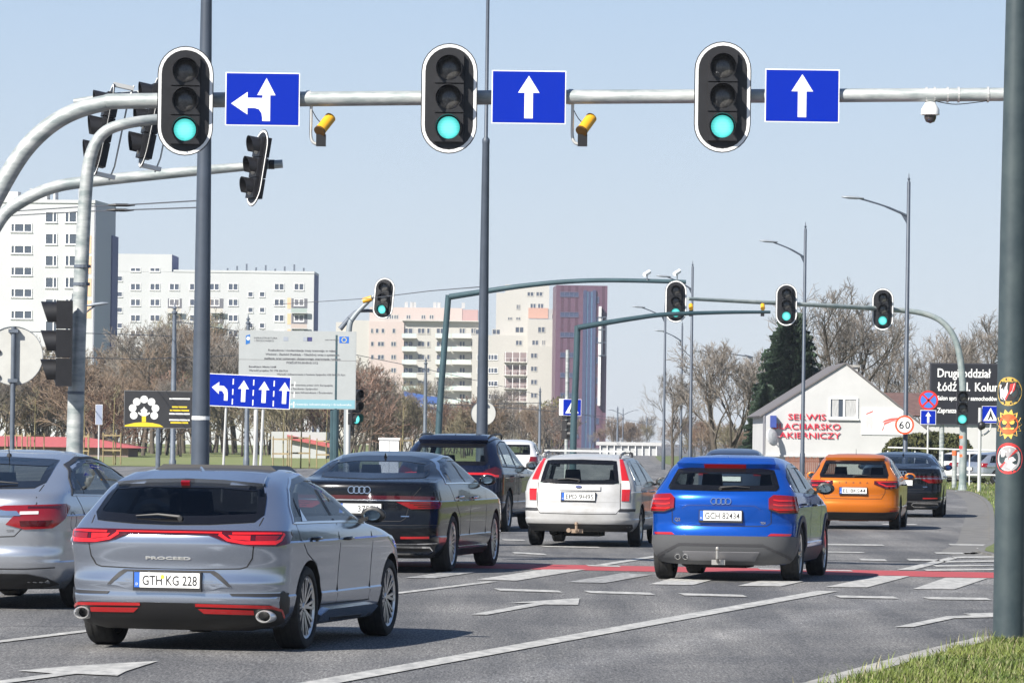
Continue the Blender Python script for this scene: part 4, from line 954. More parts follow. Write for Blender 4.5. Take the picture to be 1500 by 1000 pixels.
# ---- small distant and parked cars
def plain_car(label, contact, heading, mtl, h=1.5, suv=False, group=None):
    k = h / 1.5
    rows = [(.2 * k, -.75, 3.4, .78, .45), (.35 * k, -.9, 3.55, .87), (.55 * k, -.93, 3.6, .90), (.8 * k, -.92, 3.45, .90), (.95 * k, -.88, 2.7, .88), (1.02 * k, -.82, 2.25, .86), (1.2 * k, -.62, 1.85, .77), (1.36 * k, -.42, 1.5, .69), (1.44 * k, -.1, 1.2, .60), (1.49 * k, .4, .9, .4), (1.5 * k, .5, .8, .2)]
    c = Car(label, rows, 2.65, mtl, contact, heading, .33, group=group, ns=40)
    c.rear('rear_window', [(-.62, 1.03 * k), (.62, 1.03 * k), (.58, 1.34 * k), (-.58, 1.34 * k)], GLASS, .004, grid=.12)
    c.rear('tail_lamp', [(.58, .80 * k), (1.02, .80 * k), (1.0, .97 * k), (.62, .97 * k)], LAMP_RED, .012, mirror=True, grid=.1)
    c.plate(.72 * k, '')
    win = [(-.42, 1.0 * k), (1.2, .99 * k), (1.95, .97 * k), (1.6, 1.17 * k), (1.2, 1.34 * k), (.3, 1.37 * k), (-.25, 1.29 * k)]
    c.windows(win, [(.75, .7, .09), (-.05, 0, .08)], None); c.doors((.82, 1.9), .36, .95 * k, 0); c.handle(.05, .87 * k); c.mirrors(1.75, 1.0 * k)
    c.rear('bumper_lower', [(-.85, .22 * k), (.85, .22 * k), (.9, .36 * k), (-.9, .36 * k)], TRIM, .008, grid=.12)
    c.wheels('solid', .2, spokes=6); return c
WHITEPAINT = paint('white_paint', (0.6, 0.6, 0.6), 0.0, 0.3)
plain_car('white sport utility car driving far ahead between the dark blue car and the estate', G(787, 714), 4, WHITEPAINT, 1.65)
plain_car('dark car hidden behind the roof of the blue crossover', G(1120, 742), 7, paint('slate_paint', (.05, .07, .12)), 1.5)
for i, (px, Y, hd, m) in enumerate(((1418, 196, 62, WHITEPAINT), (1462, 192, 66, PALE), (1392, 206, 58, WHITEPAINT))):
    q = P(px, 690, Y)
    plain_car(['white car parked behind the railing nearest the signal post', 'silver car parked behind the railing beside the lamp post', 'white car parked behind the railing next to the black limousine'][i], (q.x, Y, 0), hd, m, 1.42, group='cars parked behind the railing')

for _c in Car.all: _c.finish()
# ------------------------------------------------------------------ masts, signals, signs, lamps
MAST = mat('galvanised_mast', (0.22, 0.255, 0.255), 0.5, 0.2, col2=(0.46, 0.475, 0.465), vscale=3.5, stretch=(.6, 1, 2.5))
SLATE = mat('slate_pole', (0.055, 0.07, 0.095), 0.5, 0.1, var=0.12, vscale=2)
TEAL = mat('teal_mast', (0.045, 0.085, 0.10), 0.45, 0.2, var=0.12, vscale=2)
DARKPOLE = mat('traction_pole', (0.10, 0.12, 0.15), 0.55, 0.1, var=.15)
SIGNBLUE = mat('sign_blue', (0.0, 0.018, 0.32), 0.5, spec=.15)
SIGNWHITE = mat('sign_white', (0.78, 0.78, 0.77), 0.4)
SIGNRED = mat('sign_red', (0.60, 0.03, 0.025), 0.4)
SIGNBACK = mat('sign_back_grey', (0.50, 0.50, 0.47), 0.5, 0.2, var=.06)
BOARDBLACK = mat('signal_black', (0.009, 0.009, 0.011), 0.5, var=.3, vscale=5)
LENS_OFF = mat('lens_dark', (0.07, 0.068, 0.066), 0.25, coat=.5, var=.25, vscale=40)
LENS_ON = mat('lens_green', (0.03, 0.30, 0.28), 0.2, emit=(0.10, 0.85, 0.74), estr=0.85)
_n, _l = LENS_ON.node_tree.nodes, LENS_ON.node_tree.links          # LED lens: bright core, darker rim, fine rows
_tc = _n.new('ShaderNodeTexCoord'); _mp = _n.new('ShaderNodeMapping'); _mp.inputs['Location'].default_value = (0, 0, .373 / .16); _mp.inputs['Scale'].default_value = (1 / .16, 0, 1 / .16)
_gr = _n.new('ShaderNodeTexGradient'); _gr.gradient_type = 'SPHERICAL'; _rp = _n.new('ShaderNodeValToRGB'); _wv = _n.new('ShaderNodeTexWave'); _wv.bands_direction = 'Z'; _wv.inputs['Scale'].default_value = 16
_l.new(_tc.outputs['Object'], _mp.inputs[0]); _l.new(_mp.outputs[0], _gr.inputs[0]); _l.new(_gr.outputs['Fac'], _rp.inputs[0]); _l.new(_tc.outputs['Object'], _wv.inputs[0])
_rp.color_ramp.elements[0].color = (.012, .30, .29, 1); _rp.color_ramp.elements[1].color = (.22, .95, .88, 1); _rp.color_ramp.elements[1].position = .7
_mx = _n.new('ShaderNodeMix'); _mx.data_type = 'RGBA'; _mx.blend_type = 'MULTIPLY'; _mx.inputs[0].default_value = .25
_l.new(_rp.outputs[0], _mx.inputs[6]); _l.new(_wv.outputs['Color'], _mx.inputs[7]); _l.new(_mx.outputs[2], _n['Principled BSDF'].inputs['Emission Color'])
YELLOW = mat('camera_yellow', (0.70, 0.36, 0.02), 0.4)
STEELW = mat('pale_steel', (0.6, 0.6, 0.58), 0.4, .4)
def stadium(w, h, n=14):
    r = w / 2; z = h / 2 - r
    return [(r * cos(t), z + r * sin(t)) for t in [pi * i / n for i in range(n + 1)]] + [(r * cos(t), -z + r * sin(t)) for t in [pi + pi * i / n for i in range(n + 1)]]
XZ = Matrix(((1, 0, 0, 0), (0, 0, 1, 0), (0, 1, 0, 0), (0, 0, 0, 1)))      # local XY -> X,Z ; +Z -> +Y
_sig = {}
def signal(label, loc, rz=0.0, pitch=0.0, lit=True, board=True, scale=1.0, group='traffic signal heads'):
    key = (board,)
    if key not in _sig:
        d = {}
        if board:
            d['backboard'] = [(MB().prism(stadium(.715, 1.40), XZ @ Matrix.Translation((0, 0, .0)), .012).mesh('backboard', BOARDBLACK))]
            o, i = stadium(.69, 1.375), stadium(.615, 1.30); n = len(o); mb = MB()
            mb.add([(x, -.004, z) for x, z in o] + [(x, -.004, z) for x, z in i], [(k, n + k, n + (k + 1) % n, (k + 1) % n) for k in range(n)])
            d['border'] = [mb.mesh('border', SIGNWHITE)]
        d['housing'] = [MB().box(-.185, .185, -.07, .12, z - .178, z + .178).mesh('housing', BOARDBLACK) for z in (.373, 0, -.373)]
        vis = []; lens = []
        for z in (.373, 0, -.373):
            mb = MB(); N = 18
            ts = [radians(-35) + radians(250) * k / N for k in range(N + 1)]
            for r in (.168, .160):
                for yy in (0, 1):
                    for t in ts:
                        ln = .09 + .11 * (.5 + .5 * sin(t))
                        mb.v.append((r * cos(t), -.07 - ln * yy, z + r * sin(t)))
            K = N + 1
            for k in range(N):
                mb.f += [[k, k + 1, K + k + 1, K + k], [2 * K + k + 1, 2 * K + k, 3 * K + k, 3 * K + k + 1], [K + k, K + k + 1, 3 * K + k + 1, 3 * K + k]]; mb.m += [0, 0, 0]
            vis.append(mb.mesh('visor', BOARDBLACK, 50))
            lens.append(MB().lathe([(1e-4, .03), (.08, .025), (.13, .01), (.15, -.01)], Matrix.Translation((0, -.072, z)) @ Matrix.Rotation(pi / 2, 4, 'X'), 24))
        d['visor'] = vis; d['lens'] = lens; _sig[key] = d
    d = _sig[key]; t = thing('traffic_signal', label, 'traffic light', loc, rz, group)
    t.rotation_euler = (pitch, 0, rz); t.scale = (scale,) * 3
    for nm in ('backboard', 'border', 'housing', 'visor'):
        for me in d.get(nm, []): link(nm, me, t)
    for i, mb in enumerate(d['lens']):
        on = lit and i == 2
        if ('lm', on, i) not in _sig: _sig[('lm', on, i)] = mb.mesh('lens', LENS_ON if on else LENS_OFF, 60)
        link('lens', _sig[('lm', on, i)], t)
    return t
def mast(label, pts, radii, mtl, cat='mast', name='signal_mast', extra=None, n=14, group=None, sm=6, arm_of=None):
    base = Vector(pts[0]); path = smooth_path([Vector(p) - base for p in pts], sm)
    m = len(pts) - 1; rr = []
    for i in range(m):
        for k in range(sm): rr.append(radii[i] + (radii[i + 1] - radii[i]) * k / sm)
    rr.append(radii[-1])
    if arm_of:
        MB().tube([q + base - arm_of.location for q in path], rr, n).build('arm', mtl, arm_of, smooth=50); return arm_of
    t = thing(name, label, cat, base, 0, group)
    MB().tube(path, rr, n).build('pole', mtl, t, smooth=50)
    if base.z < .3: MB().lathe([(radii[0] * 1.9, 0), (radii[0] * 1.9, .03), (radii[0] * 1.2, .05), (radii[0], .25)], None, n).build('base_flange', mtl, t)
    return t
def clamp(t, p, ax, r, mtl=STEELW, w=.03):        # a band round a tube at world point p with axis ax
    M = Matrix.Translation(Vector(p) - t.location) @ Vector(ax).to_track_quat('Z', 'Y').to_matrix().to_4x4()
    MB().lathe([(r, -w), (r + .012, -w), (r + .012, w), (r, w)], M, 14).build('clamp', mtl, t)

# big portal mast over the lanes
gp = [Vector((P(-44, 560, 59).x, 59, 0)), P(-44, 560, 59), P(-40, 410, 59), P(-24, 330, 59), P(0, 277, 59), P(40, 215, 59), P(90, 173, 59), P(150, 152, 59), P(215, 148, 58.9), P(650, 143.5, 58.4), P(1080, 141, 57.9), P(1480, 138.5, 57.5)]
gantry = mast('pale grey mast arching over the lanes with three signals and blue signs', gp, [.14, .135, .13, .125, .12, .115, .11, .105, .10, .093, .088, .084], MAST)
def beamY(px): return 58.9 - (px - 215) / 1265 * 1.4
for px in (452, 836, 1357, 1369, 1388, 1404, 1447): clamp(gantry, P(px, 145.5 - (px - 215) * .0055, beamY(px)), (1, 0, 0), .088, STEELW, .012 if px > 1300 else .03)
for px, py, nm in ((271.5, 148, 'beside the blue left-and-straight arrow sign'), (658, 144.5, 'in the middle of the long mast arm'), (1058.5, 142.5, 'beside the outermost blue straight arrow sign of the mast')):
    signal('large green-lit signal with white-edged backboard ' + nm, P(px, py, beamY(px) - .38), radians(-1.5 if px > 300 else 3))
def plate_sign(name, label, c, w, h, mtl, rz=0.0, group=None, cat='sign', thick=.012, border=SIGNWHITE, bw=.012, tilt=0.0):
    t = thing(name, label, cat, c, rz, group); t.rotation_euler = (0, tilt, rz)
    b = MB().box(-w / 2, w / 2, 0, thick, -h / 2, h / 2).build('sign_plate', border or mtl, t)
    MB().box(-w / 2 + bw, w / 2 - bw, -.004, -.001, -h / 2 + bw, h / 2 - bw).build('sign_face', mtl, t)
    return t
def glyph(t, poly, mtl=SIGNWHITE, y=-.007, name='arrow'):
    return MB().prism(poly, Matrix.Translation((0, y, 0)) @ XZ, .002).build(name, mtl, t)
UP = [(-.055, -.30), (.055, -.30), (.055, .06), (.14, .06), (0, .30), (-.14, .06), (-.055, .06)]
for px, py, lab in ((384.5, 145.5, 'blue sign with a left and straight arrow on the mast arm'), (774.5, 142.5, 'blue sign with a straight arrow beside the middle mast signal'), (1175, 140.5, 'blue sign with a straight arrow by the outermost mast signal')):
    Y = beamY(px) - .24; t = plate_sign('lane_sign', lab, P(px, py, Y), 109 / PPM(Y), 78 / PPM(Y), SIGNBLUE, 0, 'lane signs on the mast', bw=.014)
    if px < 400:
        glyph(t, [(x * .95 + .0, z) for x, z in [(.05 - .05, -.28), (.105, -.28), (.105, .05), (.175, .05), (.052, .27), (-.072, .05), (0, .05), (0, -.0)]])
        glyph(t, [(0, -.06), (0, .015), (-.10, .015), (-.19, .015), (-.19, .09), (-.40, -.06), (-.19, -.20), (-.19, -.115), (-.10, -.115), (-.045, -.13), (-.01, -.18), (0, -.24)], y=-.0073)
    else: glyph(t, [(x * .98, z * .9) for x, z in UP])
    for dx in (-.25, .25): MB().box(dx - .02, dx + .02, .012, .20, -.05, .05).build('bracket', STEELW, t)
for px in (455, 838):      # yellow detector cameras on hooked brackets
    Y = beamY(px); o = P(px + 1, 151, Y); t = thing('traffic_camera', 'yellow detector camera hanging from the mast arm ' + ('next to the left-and-straight sign' if px < 600 else 'next to the middle straight arrow sign'), 'camera', o, 0, 'yellow cameras under the mast arm')
    k = 1 / PPM(Y)
    MB().tube(smooth_path([(0, 0, 0), (0, 0, -20 * k), (0, 0, -48 * k), (4 * k, 0, -58 * k), (12 * k, 0, -61 * k)], 5), .02, 8).build('bracket', STEELW, t, smooth=50)
    a, b = Vector((13 * k, -.08, -42 * k)), Vector((28 * k, .10, -20 * k))
    MB().tube([a, b], .072, 16).build('camera_body', YELLOW, t, smooth=40)
    d = (b - a).normalized(); MB().tube([a - d * .006, a + d * .02], .079, 16).build('camera_hood', mat('amber_dark', (.10, .05, .01), .4), t, smooth=40)
    MB().box(8 * k, 22 * k, -.06, .08, -63 * k, -46 * k).build('camera_base', BLACK, t)
    MB().tube(smooth_path([(-2 * k, 0, -4 * k), (8 * k, -.02, -22 * k), (16 * k, 0, -30 * k)], 5), .006, 6).build('cable', BLACK, t)
o = P(1363, 149, 57.6); t = thing('dome_camera', 'white dome camera hanging under the mast arm', 'camera', o)
MB().lathe([(1e-3, 0), (.06, -.01), (.085, -.05), (.115, -.10), (.118, -.165), (.10, -.172)], None, 20).build('camera_housing', SIGNWHITE, t, smooth=40)
MB().lathe([(.078, -.17), (.076, -.21), (.055, -.255), (1e-3, -.275)], None, 20).build('camera_dome', mat('smoked_dome', (.06, .05, .05), .1, coat=.5), t, smooth=60)
MB().tube(smooth_path([P(1369, 148, 57.5) - o, P(1400, 153, 57.5) - o, P(1447, 148, 57.5) - o], 6), .006, 5).build('cable', BLACK, t)

# left side masts
m2 = [Vector((P(107, 690, 62).x, 62, 0)), P(112, 560, 62), P(118, 420, 62), P(125, 290, 62), P(133, 228, 62), P(152, 195, 62), P(186, 181, 62), P(240, 174, 62.2)]
mast2 = mast('pale grey curved mast carrying two signals turned sideways behind the big signal', m2, [.118, .112, .10, .09, .085, .08, .075, .07], MAST)
for y in (390, 416, 575): clamp(mast2, P(119 - (y - 420) * .05, y, 62), (0, 0, 1), .105, DARKPOLE, .02)
m3 = [Vector((P(-45, 690, 82).x, 82, 0)), P(-42, 500, 82), P(-28, 385, 82), P(0, 322, 82), P(32, 295, 82), P(80, 274, 82), P(140, 265, 82), P(250, 254, 82), P(350, 245, 82), P(414, 240, 82)]
mast3 = mast('pale grey mast arm ending in one tilted signal above the tram wires', m3, [.13, .13, .125, .12, .115, .11, .105, .095, .08, .075], MAST)
clamp(mast3, P(398, 241, 82), (1, 0, 0), .075, BLACK, .05)
signal('unlit signal turned sideways on the end of the mast arm over the tram wires', P(377, 246, 81.8), radians(-66), radians(-9), lit=False)
for px, py, r, lab in ((152, 190, -78, 'signal seen from the side, left of the curved mast top'), (219, 178, -76, 'signal seen from the side, partly behind the first large signal')):
    t = signal(lab, P(px, py, 66), radians(r), radians(-11), lit=False, scale=.98)
    MB().tube([(.06, .30, .72), (.06, .26, .5), (.06, .26, -.5), (.06, .22, -.72)], .014, 6).build('mounting_rod', STEELW, t)
    for z in (.68, -.66): MB().box(-.03, .1, .0, .3, z - .03, z + .03).build('bracket', STEELW, t)
mast('', [P(108, 150, 66.2), P(160, 142, 66.2), P(260, 132, 66.2)], [.05, .05, .05], MAST, arm_of=mast2)
t = signal('black signal with side visors fixed to the curved mast pole', P(90, 503, 61.6), radians(-84), 0, lit=False, board=False, scale=1.04)
MB().box(-.2, .2, .12, .14, -.55, .55).build('back_plate', BOARDBLACK, t)
# post with the back of a round sign
def round_back(label, px, py, Y, r, post_top, post_px=None, dots=False):
    c = P(px, py, Y); t = thing('round_sign', label, 'sign', (c.x, Y, 0), 0, 'round signs seen from behind')
    MB().lathe([(1e-4, 0), (r, 0), (r, .015), (1e-4, .015)], Matrix.Translation((0, 0, c.z)) @ Matrix.Rotation(-pi / 2, 4, 'X'), 36).build('sign_disc', SIGNBACK, t)
    MB().lathe([(r, -.012), (r + .006, -.012), (r + .006, .02), (r, .02)], Matrix.Translation((0, 0, c.z)) @ Matrix.Rotation(-pi / 2, 4, 'X'), 36).build('sign_rim', DARKPOLE, t)
    top = P(px, post_top, Y).z
    MB().tube([(0, -.05, 0), (0, -.05, top)], .035, 10).build('post', DARKPOLE, t, smooth=50)
    for z in (c.z + r * .85, c.z - r * .85): MB().box(-.07, .07, -.1, .0, z - .025, z + .025).build('bracket', DARKPOLE, t)
    if dots:
        for z in (.06, -.30): MB().lathe([(1e-4, 0), (.035, 0), (.035, .02), (1e-4, .02)], Matrix.Translation((-.22, -.01, c.z + z)) @ Matrix.Rotation(pi / 2, 4, 'X'), 12).build('bolt_hole', BLACK, t)
round_back('grey back of a round sign on a post beside the black side signal', 20, 521, 66, .42, 478, dots=True)
round_back('pale back of a round sign on a thin post near the thick two-stage pole', 708, 605, 112, .30, 577)

# thick lamp and traction poles
def big_pole(label, px, py, Y, prof, mtl=SLATE, group='thick street poles', n=20):
    c = P(px, py, Y); t = thing('street_pole', label, 'pole', (c.x, Y, 0), 0, group)
    MB().lathe([(prof[0][0] * 1.6, 0), (prof[0][0] * 1.6, .04), (prof[0][0], .06)], None, n).build('base_flange', mtl, t)
    MB().lathe([(r, z) for r, z in prof] + [(1e-3, prof[-1][1] + .02)], None, n).build('shaft', mtl, t, smooth=50); return t
p1 = big_pole('thick slate grey tapered pole with wire clamps and a white band', 293, 690, 75, [(.155, 0), (.15, 1.5), (.118, 6), (.085, 9.5), (.07, 13)])
for y, m, w in ((293, STEELW, .025), (304, STEELW, .025), (612, SIGNWHITE, .03)):
    z = P(295, y, 75).z; MB().lathe([(.10, z - w), (.155 - .0078 * z + .008, z - w), (.155 - .0078 * z + .008, z + w), (.10, z + w)], None, 20).build('band', m, p1)
big_pole('slate grey pole that steps down to a thin upper tube', 706, 640, 100, [(.135, 0), (.131, 1), (.078, 8.1), (.083, 8.12), (.083, 8.2), (.042, 8.25), (.036, 12), (.026, 17)])
p3 = big_pole('thick grey-green pole covered with round stickers beside the grass', 1477.5, 900, 37.5, [(.128, 0), (.126, 1.2), (.112, 3.5), (.082, 6), (.075, 9)], mat('grey_green_pole', (0.035, 0.052, 0.06), .5, .1, col2=(.055, .075, .08), vscale=4))
def sticker(px, py, r, layers, name='sticker'):
    zc = P(px, py, 37.4).z; R = (.126 - .0061 * (zc - 1.2)) + .0012; u0 = (px - 1477) / PPM(37.4)
    root = None
    for i, (poly, m) in enumerate(layers):
        RR = R + .0008 * i; n = len(poly); vs = []
        for (x, z) in [(0, 0)] + list(poly) if False else poly:
            a = (u0 + x * r) / RR; vs.append((RR * sin(a), -RR * cos(a), zc + z * r))
        cx = sum(p[0] for p in poly) / n; cz = sum(p[1] for p in poly) / n; a = (u0 + cx * r) / RR
        vs.append((RR * sin(a), -RR * cos(a), zc + cz * r))
        o = MB().add(vs, [(k, (k + 1) % n, n) for k in range(n)]).build(name if i == 0 else 'sticker_print', m, root or p3)
        root = root or o
circ = lambda r=1.0, cx=0, cz=0, n=28, sx=1.0: [(cx + r * sx * cos(2 * pi * k / n), cz + r * sin(2 * pi * k / n)) for k in range(n)]
GOLD = mat('sticker_gold', (.50, .33, .07), .5, var=.3, vscale=60); STW = mat('sticker_white', (.75, .73, .72), .5); STR = mat('sticker_red', (.60, .05, .05), .5); STY = mat('sticker_yellow', (.80, .50, .10), .5); STO = mat('sticker_orange', (.65, .13, .04), .5)
INK = mat('sticker_ink', (.03, .025, .025), .6)
sticker(1470, 573, .118, [(circ(), GOLD), (circ(.68), INK), ([(-.75, .45), (-.1, .62), (.42, .55), (.25, -.05), (-.25, -.62), (-.62, -.5)], STW), ([(.1, .5), (.5, .6), (.42, .1), (-.2, -.6), (-.3, -.5), (.05, 0)], STR)])
for k in range(12):
    a = 2 * pi * k / 12 + .2
    sticker(1470, 573, .118, [([(.78 * cos(a - .07), .78 * sin(a - .07)), (.92 * cos(a - .07), .92 * sin(a - .07)), (.92 * cos(a + .07), .92 * sin(a + .07)), (.78 * cos(a + .07), .78 * sin(a + .07))], INK)], 'sticker_print')
star = [((1.0 if k % 2 == 0 else .74) * cos(pi * k / 14), (1.0 if k % 2 == 0 else .74) * sin(pi * k / 14)) for k in range(28)]
sticker(1470, 621, .125, [(star, STY), (circ(.68), STO), (circ(.17, -.25, .15, 12), STY), (circ(.17, .25, .15, 12), STY), ([(-.4, -.22), (.4, -.22), (.34, -.36), (-.34, -.36)], STY), ([(-.5, .42), (-.08, .25), (-.1, .18), (-.52, .34)], STO), ([(.5, .42), (.08, .25), (.1, .18), (.52, .34)], STO)])
sticker(1471, 671, .128, [(circ(), STR), (circ(.80), STW), (circ(.76, 0, 0), mat('sticker_grey', (.35, .33, .34), .5)), ([(-.5, .62), (.1, .62), (.12, .42), (-.28, .42), (-.28, .1), (-.5, .1)], STW), ([(-.2, .0), (.3, .1), (.5, -.1), (.2, -.25), (.5, -.45), (.2, -.7), (-.1, -.55), (.0, -.3), (-.25, -.2)], STW), ([(-.62, -.5), (-.5, -.62), (.62, .5), (.5, .62)], STR)])

# traction poles with finials
def traction(px, top, Y, i):
    c = P(px, 660, Y); zt = P(px, top, Y).z; t = thing('traction_pole', 'dark tramway pole with a finial ' + i, 'pole', (c.x, Y, 0), 0, 'tramway poles along the tracks')
    MB().lathe([(.16, 0), (.16, .5), (.125, .55), (.11, zt * .75), (.095, zt * .76), (.085, zt - .5)], None, 12).build('shaft', DARKPOLE, t, smooth=50)
    MB().lathe([(.085, zt - .5), (.13, zt - .48), (.13, zt - .42), (.06, zt - .38), (.06, zt - .3), (.11, zt - .26), (.06, zt - .2), (.03, zt - .12), (.012, zt)], None, 12).build('finial', DARKPOLE, t, smooth=40)
for px, top, Y, i in ((253, 443, 205, 'in front of the black poster board'), (361, 460, 235, 'behind the grey information board'), (622, 522, 300, 'left of the leaning teal mast'), (790, 566, 420, 'between the estate car and the pale stepped flats'), (904, 594, 560, 'with a lamp arm near the far road'), (947, 610, 620, 'far down the tracks, left of the bare leaning tree'), (983, 620, 640, 'far down the tracks under the bare tree')):
    traction(px, top, Y, i)
# street lamps with a single arm
def lamp(px, top, Y, hx, hy, label, group='street lamps along the far road', double=False):
    c = P(px, 660, Y); t = thing('street_lamp', label, 'street lamp', (c.x, Y, 0), 0, group)
    zt = P(px, top, Y).z; MB().lathe([(.11, 0), (.11, 1.2), (.085, 1.25), (.06, zt - .3), (.035, zt - .28), (.035, zt - .22), (.06, zt - .2), (.02, zt - .15), (.01, zt)], None, 10).build('shaft', SLATE, t, smooth=50)
    for sg in ((1, -1) if double else (1,)):
        hpt = P(hx, hy, Y); h = Vector(((hpt.x - c.x) * sg, 0, hpt.z)); base = Vector((0, 0, hpt.z - .9 + .25 * abs(h.x) * .5))
        MB().tube(smooth_path([base, base + Vector((h.x * .4, 0, (h.z - base.z) * .55)), h - Vector((h.x * .12, 0, 0))], 5), [.04] * 5 + [.03] * 6, 8).build('arm', SLATE, t, smooth=50)
        if not double: MB().add([(0, -.01, base.z - .35), (0, .01, base.z - .35), (h.x * .16, 0, base.z + .2), (0, -.01, base.z + .05)], [(0, 2, 3), (1, 3, 2), (0, 1, 2)]).build('arm_web', SLATE, t)
        d = Vector((h.x, 0, .12)).normalized(); q = h - d * .1
        MB().lathe([(1e-3, -.45), (.06, -.40), (.11, -.15), (.12, .1), (.06, .32), (1e-3, .36)], Matrix.Translation(q) @ d.to_track_quat('Z', 'Y').to_matrix().to_4x4() @ Matrix.Diagonal((1, .5, 1, 1)), 12).build('lamp_head', mat('lamp_head_grey', (.30, .33, .36), .4, .2), t, smooth=50)
    return t
l60 = lamp(1326, 254, 159, 1243, 289, 'tall lamp post carrying the 60 sign')
lamp(1175.5, 325, 195, 1121, 353, 'tall lamp post in front of the gabled workshop')
lamp(1011, 382, 236, 968, 404, 'tall lamp post in front of the bare leaning tree')
lamp(972, 440, 268, 932, 449, 'lamp post with its head left of the middle teal arm', )
lamp(997, 470, 300, 964, 484, 'lamp post partly hidden by the far signal')
lamp(1101, 528, 330, 1020, 514, 'lamp post on a concrete pole beside the spruce')
lamp(912, 596, 600, 893, 600, 'twin-armed lamp post far down the road', double=True)
lamp(300, 540, 230, 325, 548, 'small lamp behind the thick slate pole'); lamp(103, 430, 150, 148, 445, 'lamp with its head beside the dark end wall of the flats')

# far masts
tm1 = mast('leaning teal mast whose arm spans to the far middle signal', [Vector((P(640.5, 690, 152).x, 152, 0)), P(643, 620, 152), P(650, 520, 152), P(657, 432, 152)], [.115, .11, .105, .10], TEAL)
a1 = mast('', [P(658, 435, 151.9), P(700, 428.5, 151.9), P(760, 419.5, 151.8), P(830, 412.5, 151.7), P(900, 410.5, 151.6), P(1005, 413, 151.5)], [.105, .095, .085, .08, .075, .07], TEAL, arm_of=tm1)
for px, py in ((948, 403), (992, 402)):
    q = P(px, py, 151.5) - a1.location; MB().tube([q + Vector((0, 0, -.2)), q], .02, 6).build('camera_bracket', STEELW, a1); MB().tube([q + Vector((-.1, -.12, .0)), q + Vector((.08, .1, .12))], .07, 10).build('camera', SIGNWHITE, a1, smooth=40)
tm2 = mast('short teal mast with an arm toward the far middle signal', [Vector((P(839, 690, 148).x, 148, 0)), P(840.5, 620, 148), P(844, 540, 148), P(846, 477, 148)], [.115, .11, .105, .10], TEAL)
mast('', [P(846, 480, 147.9), P(880, 474, 148), P(930, 466, 148.2), P(975, 460.5, 148.4), P(1060, 457.5, 149), P(1128, 457, 149.5)], [.095, .09, .08, .075, .06, .05], TEAL, arm_of=tm2)
m5 = [Vector((P(1410, 712, 165).x, 165, 0)), P(1411, 640, 165), P(1410, 560, 165), P(1402, 505, 165), P(1383, 474, 165), P(1352, 459, 165), P(1300, 453, 164.5), P(1200, 447, 162), P(1080, 441, 160), P(1008, 437.5, 158.5)]
mast5 = mast('grey-green mast bending over the far road with two lit signals', m5, [.14, .135, .125, .115, .105, .10, .09, .08, .07, .06], mat('grey_green_mast', (.17, .22, .22), .5, .1, col2=(.33, .36, .35), vscale=2.5))
for px, py, Y, nm in ((990, 441.5, 151.2, 'at the meeting of the two teal arms'), (1152, 446.5, 160.8, 'above the gabled workshop roof slope'), (1293, 453, 164, 'between the two tall lamp posts')):
    signal('small far green signal with backboard ' + nm, P(px, py, Y), radians(-2), scale=62 / PPM(Y) / 1.40)
signal('three-lens green signal fixed on the far mast pole', P(1409.5, 597, 164.7), 0, board=False, scale=1.1)
for k, (y, r) in enumerate(((640, .05), (655, .06), (667, .05))):
    MB().lathe([(.128, -r), (.131, -r), (.131, r), (.128, r)], Matrix.Translation(P(1410, y, 165) - mast5.location), 14, a0=pi * 1.1, a1=pi * 1.9).build('sticker', STO if k != 1 else STR, mast5)
for px in (1012, 1117):
    o = P(px, 452, 150); t = thing('traffic_camera', 'small yellow detector camera on the teal arm ' + ('beside the far middle signal' if px < 1100 else 'at the arm end'), 'camera', o, 0, 'yellow cameras on the teal arm')
    MB().tube([(0, 0, .12), (0, -.16, .0)], .075, 10).build('camera_body', YELLOW, t, smooth=40); MB().box(-.06, .06, -.06, .06, -.25, -.05).build('camera_base', BLACK, t)
mleft = [Vector((P(508, 690, 155).x, 155, 0)), P(509, 560, 155), P(511, 485, 155), P(520, 462, 155), P(548, 433, 155)]
tm3 = mast('grey signal mast rising behind the information board', mleft, [.12, .11, .10, .085, .06], mat('mast_grey', (.24, .27, .29), .5, .1))
mast('', [P(498, 482, 155.2), P(520, 458, 155.2), P(535, 455, 155.2), P(552, 456, 155.2)], [.09, .07, .06, .05], DARKPOLE, arm_of=tm3)
signal('small green signal on the tilted mast above the information board', P(562, 437, 154.6), radians(-18), 0, scale=1.0).rotation_euler = (0, radians(5), radians(-14))
t = thing('traffic_camera', 'yellow detector camera beside the tilted signal', 'camera', P(536, 441, 155)); MB().tube([(-.1, 0, 0), (.2, -.05, .1)], .1, 10).build('camera_body', YELLOW, t, smooth=40)
signal('green signal with visors turned right beside the information board', P(520, 596, 145), radians(48), 0, board=False, scale=1.02)
t = thing('sign_post', 'pale post of the side signal behind the black limousine', 'post', (P(509, 690, 145.3).x, 145.3, 0)); MB().tube([(0, 0, 0), (0, 0, P(509, 575, 145.3).z)], .07, 10).build('post', STEELW, t, smooth=50)

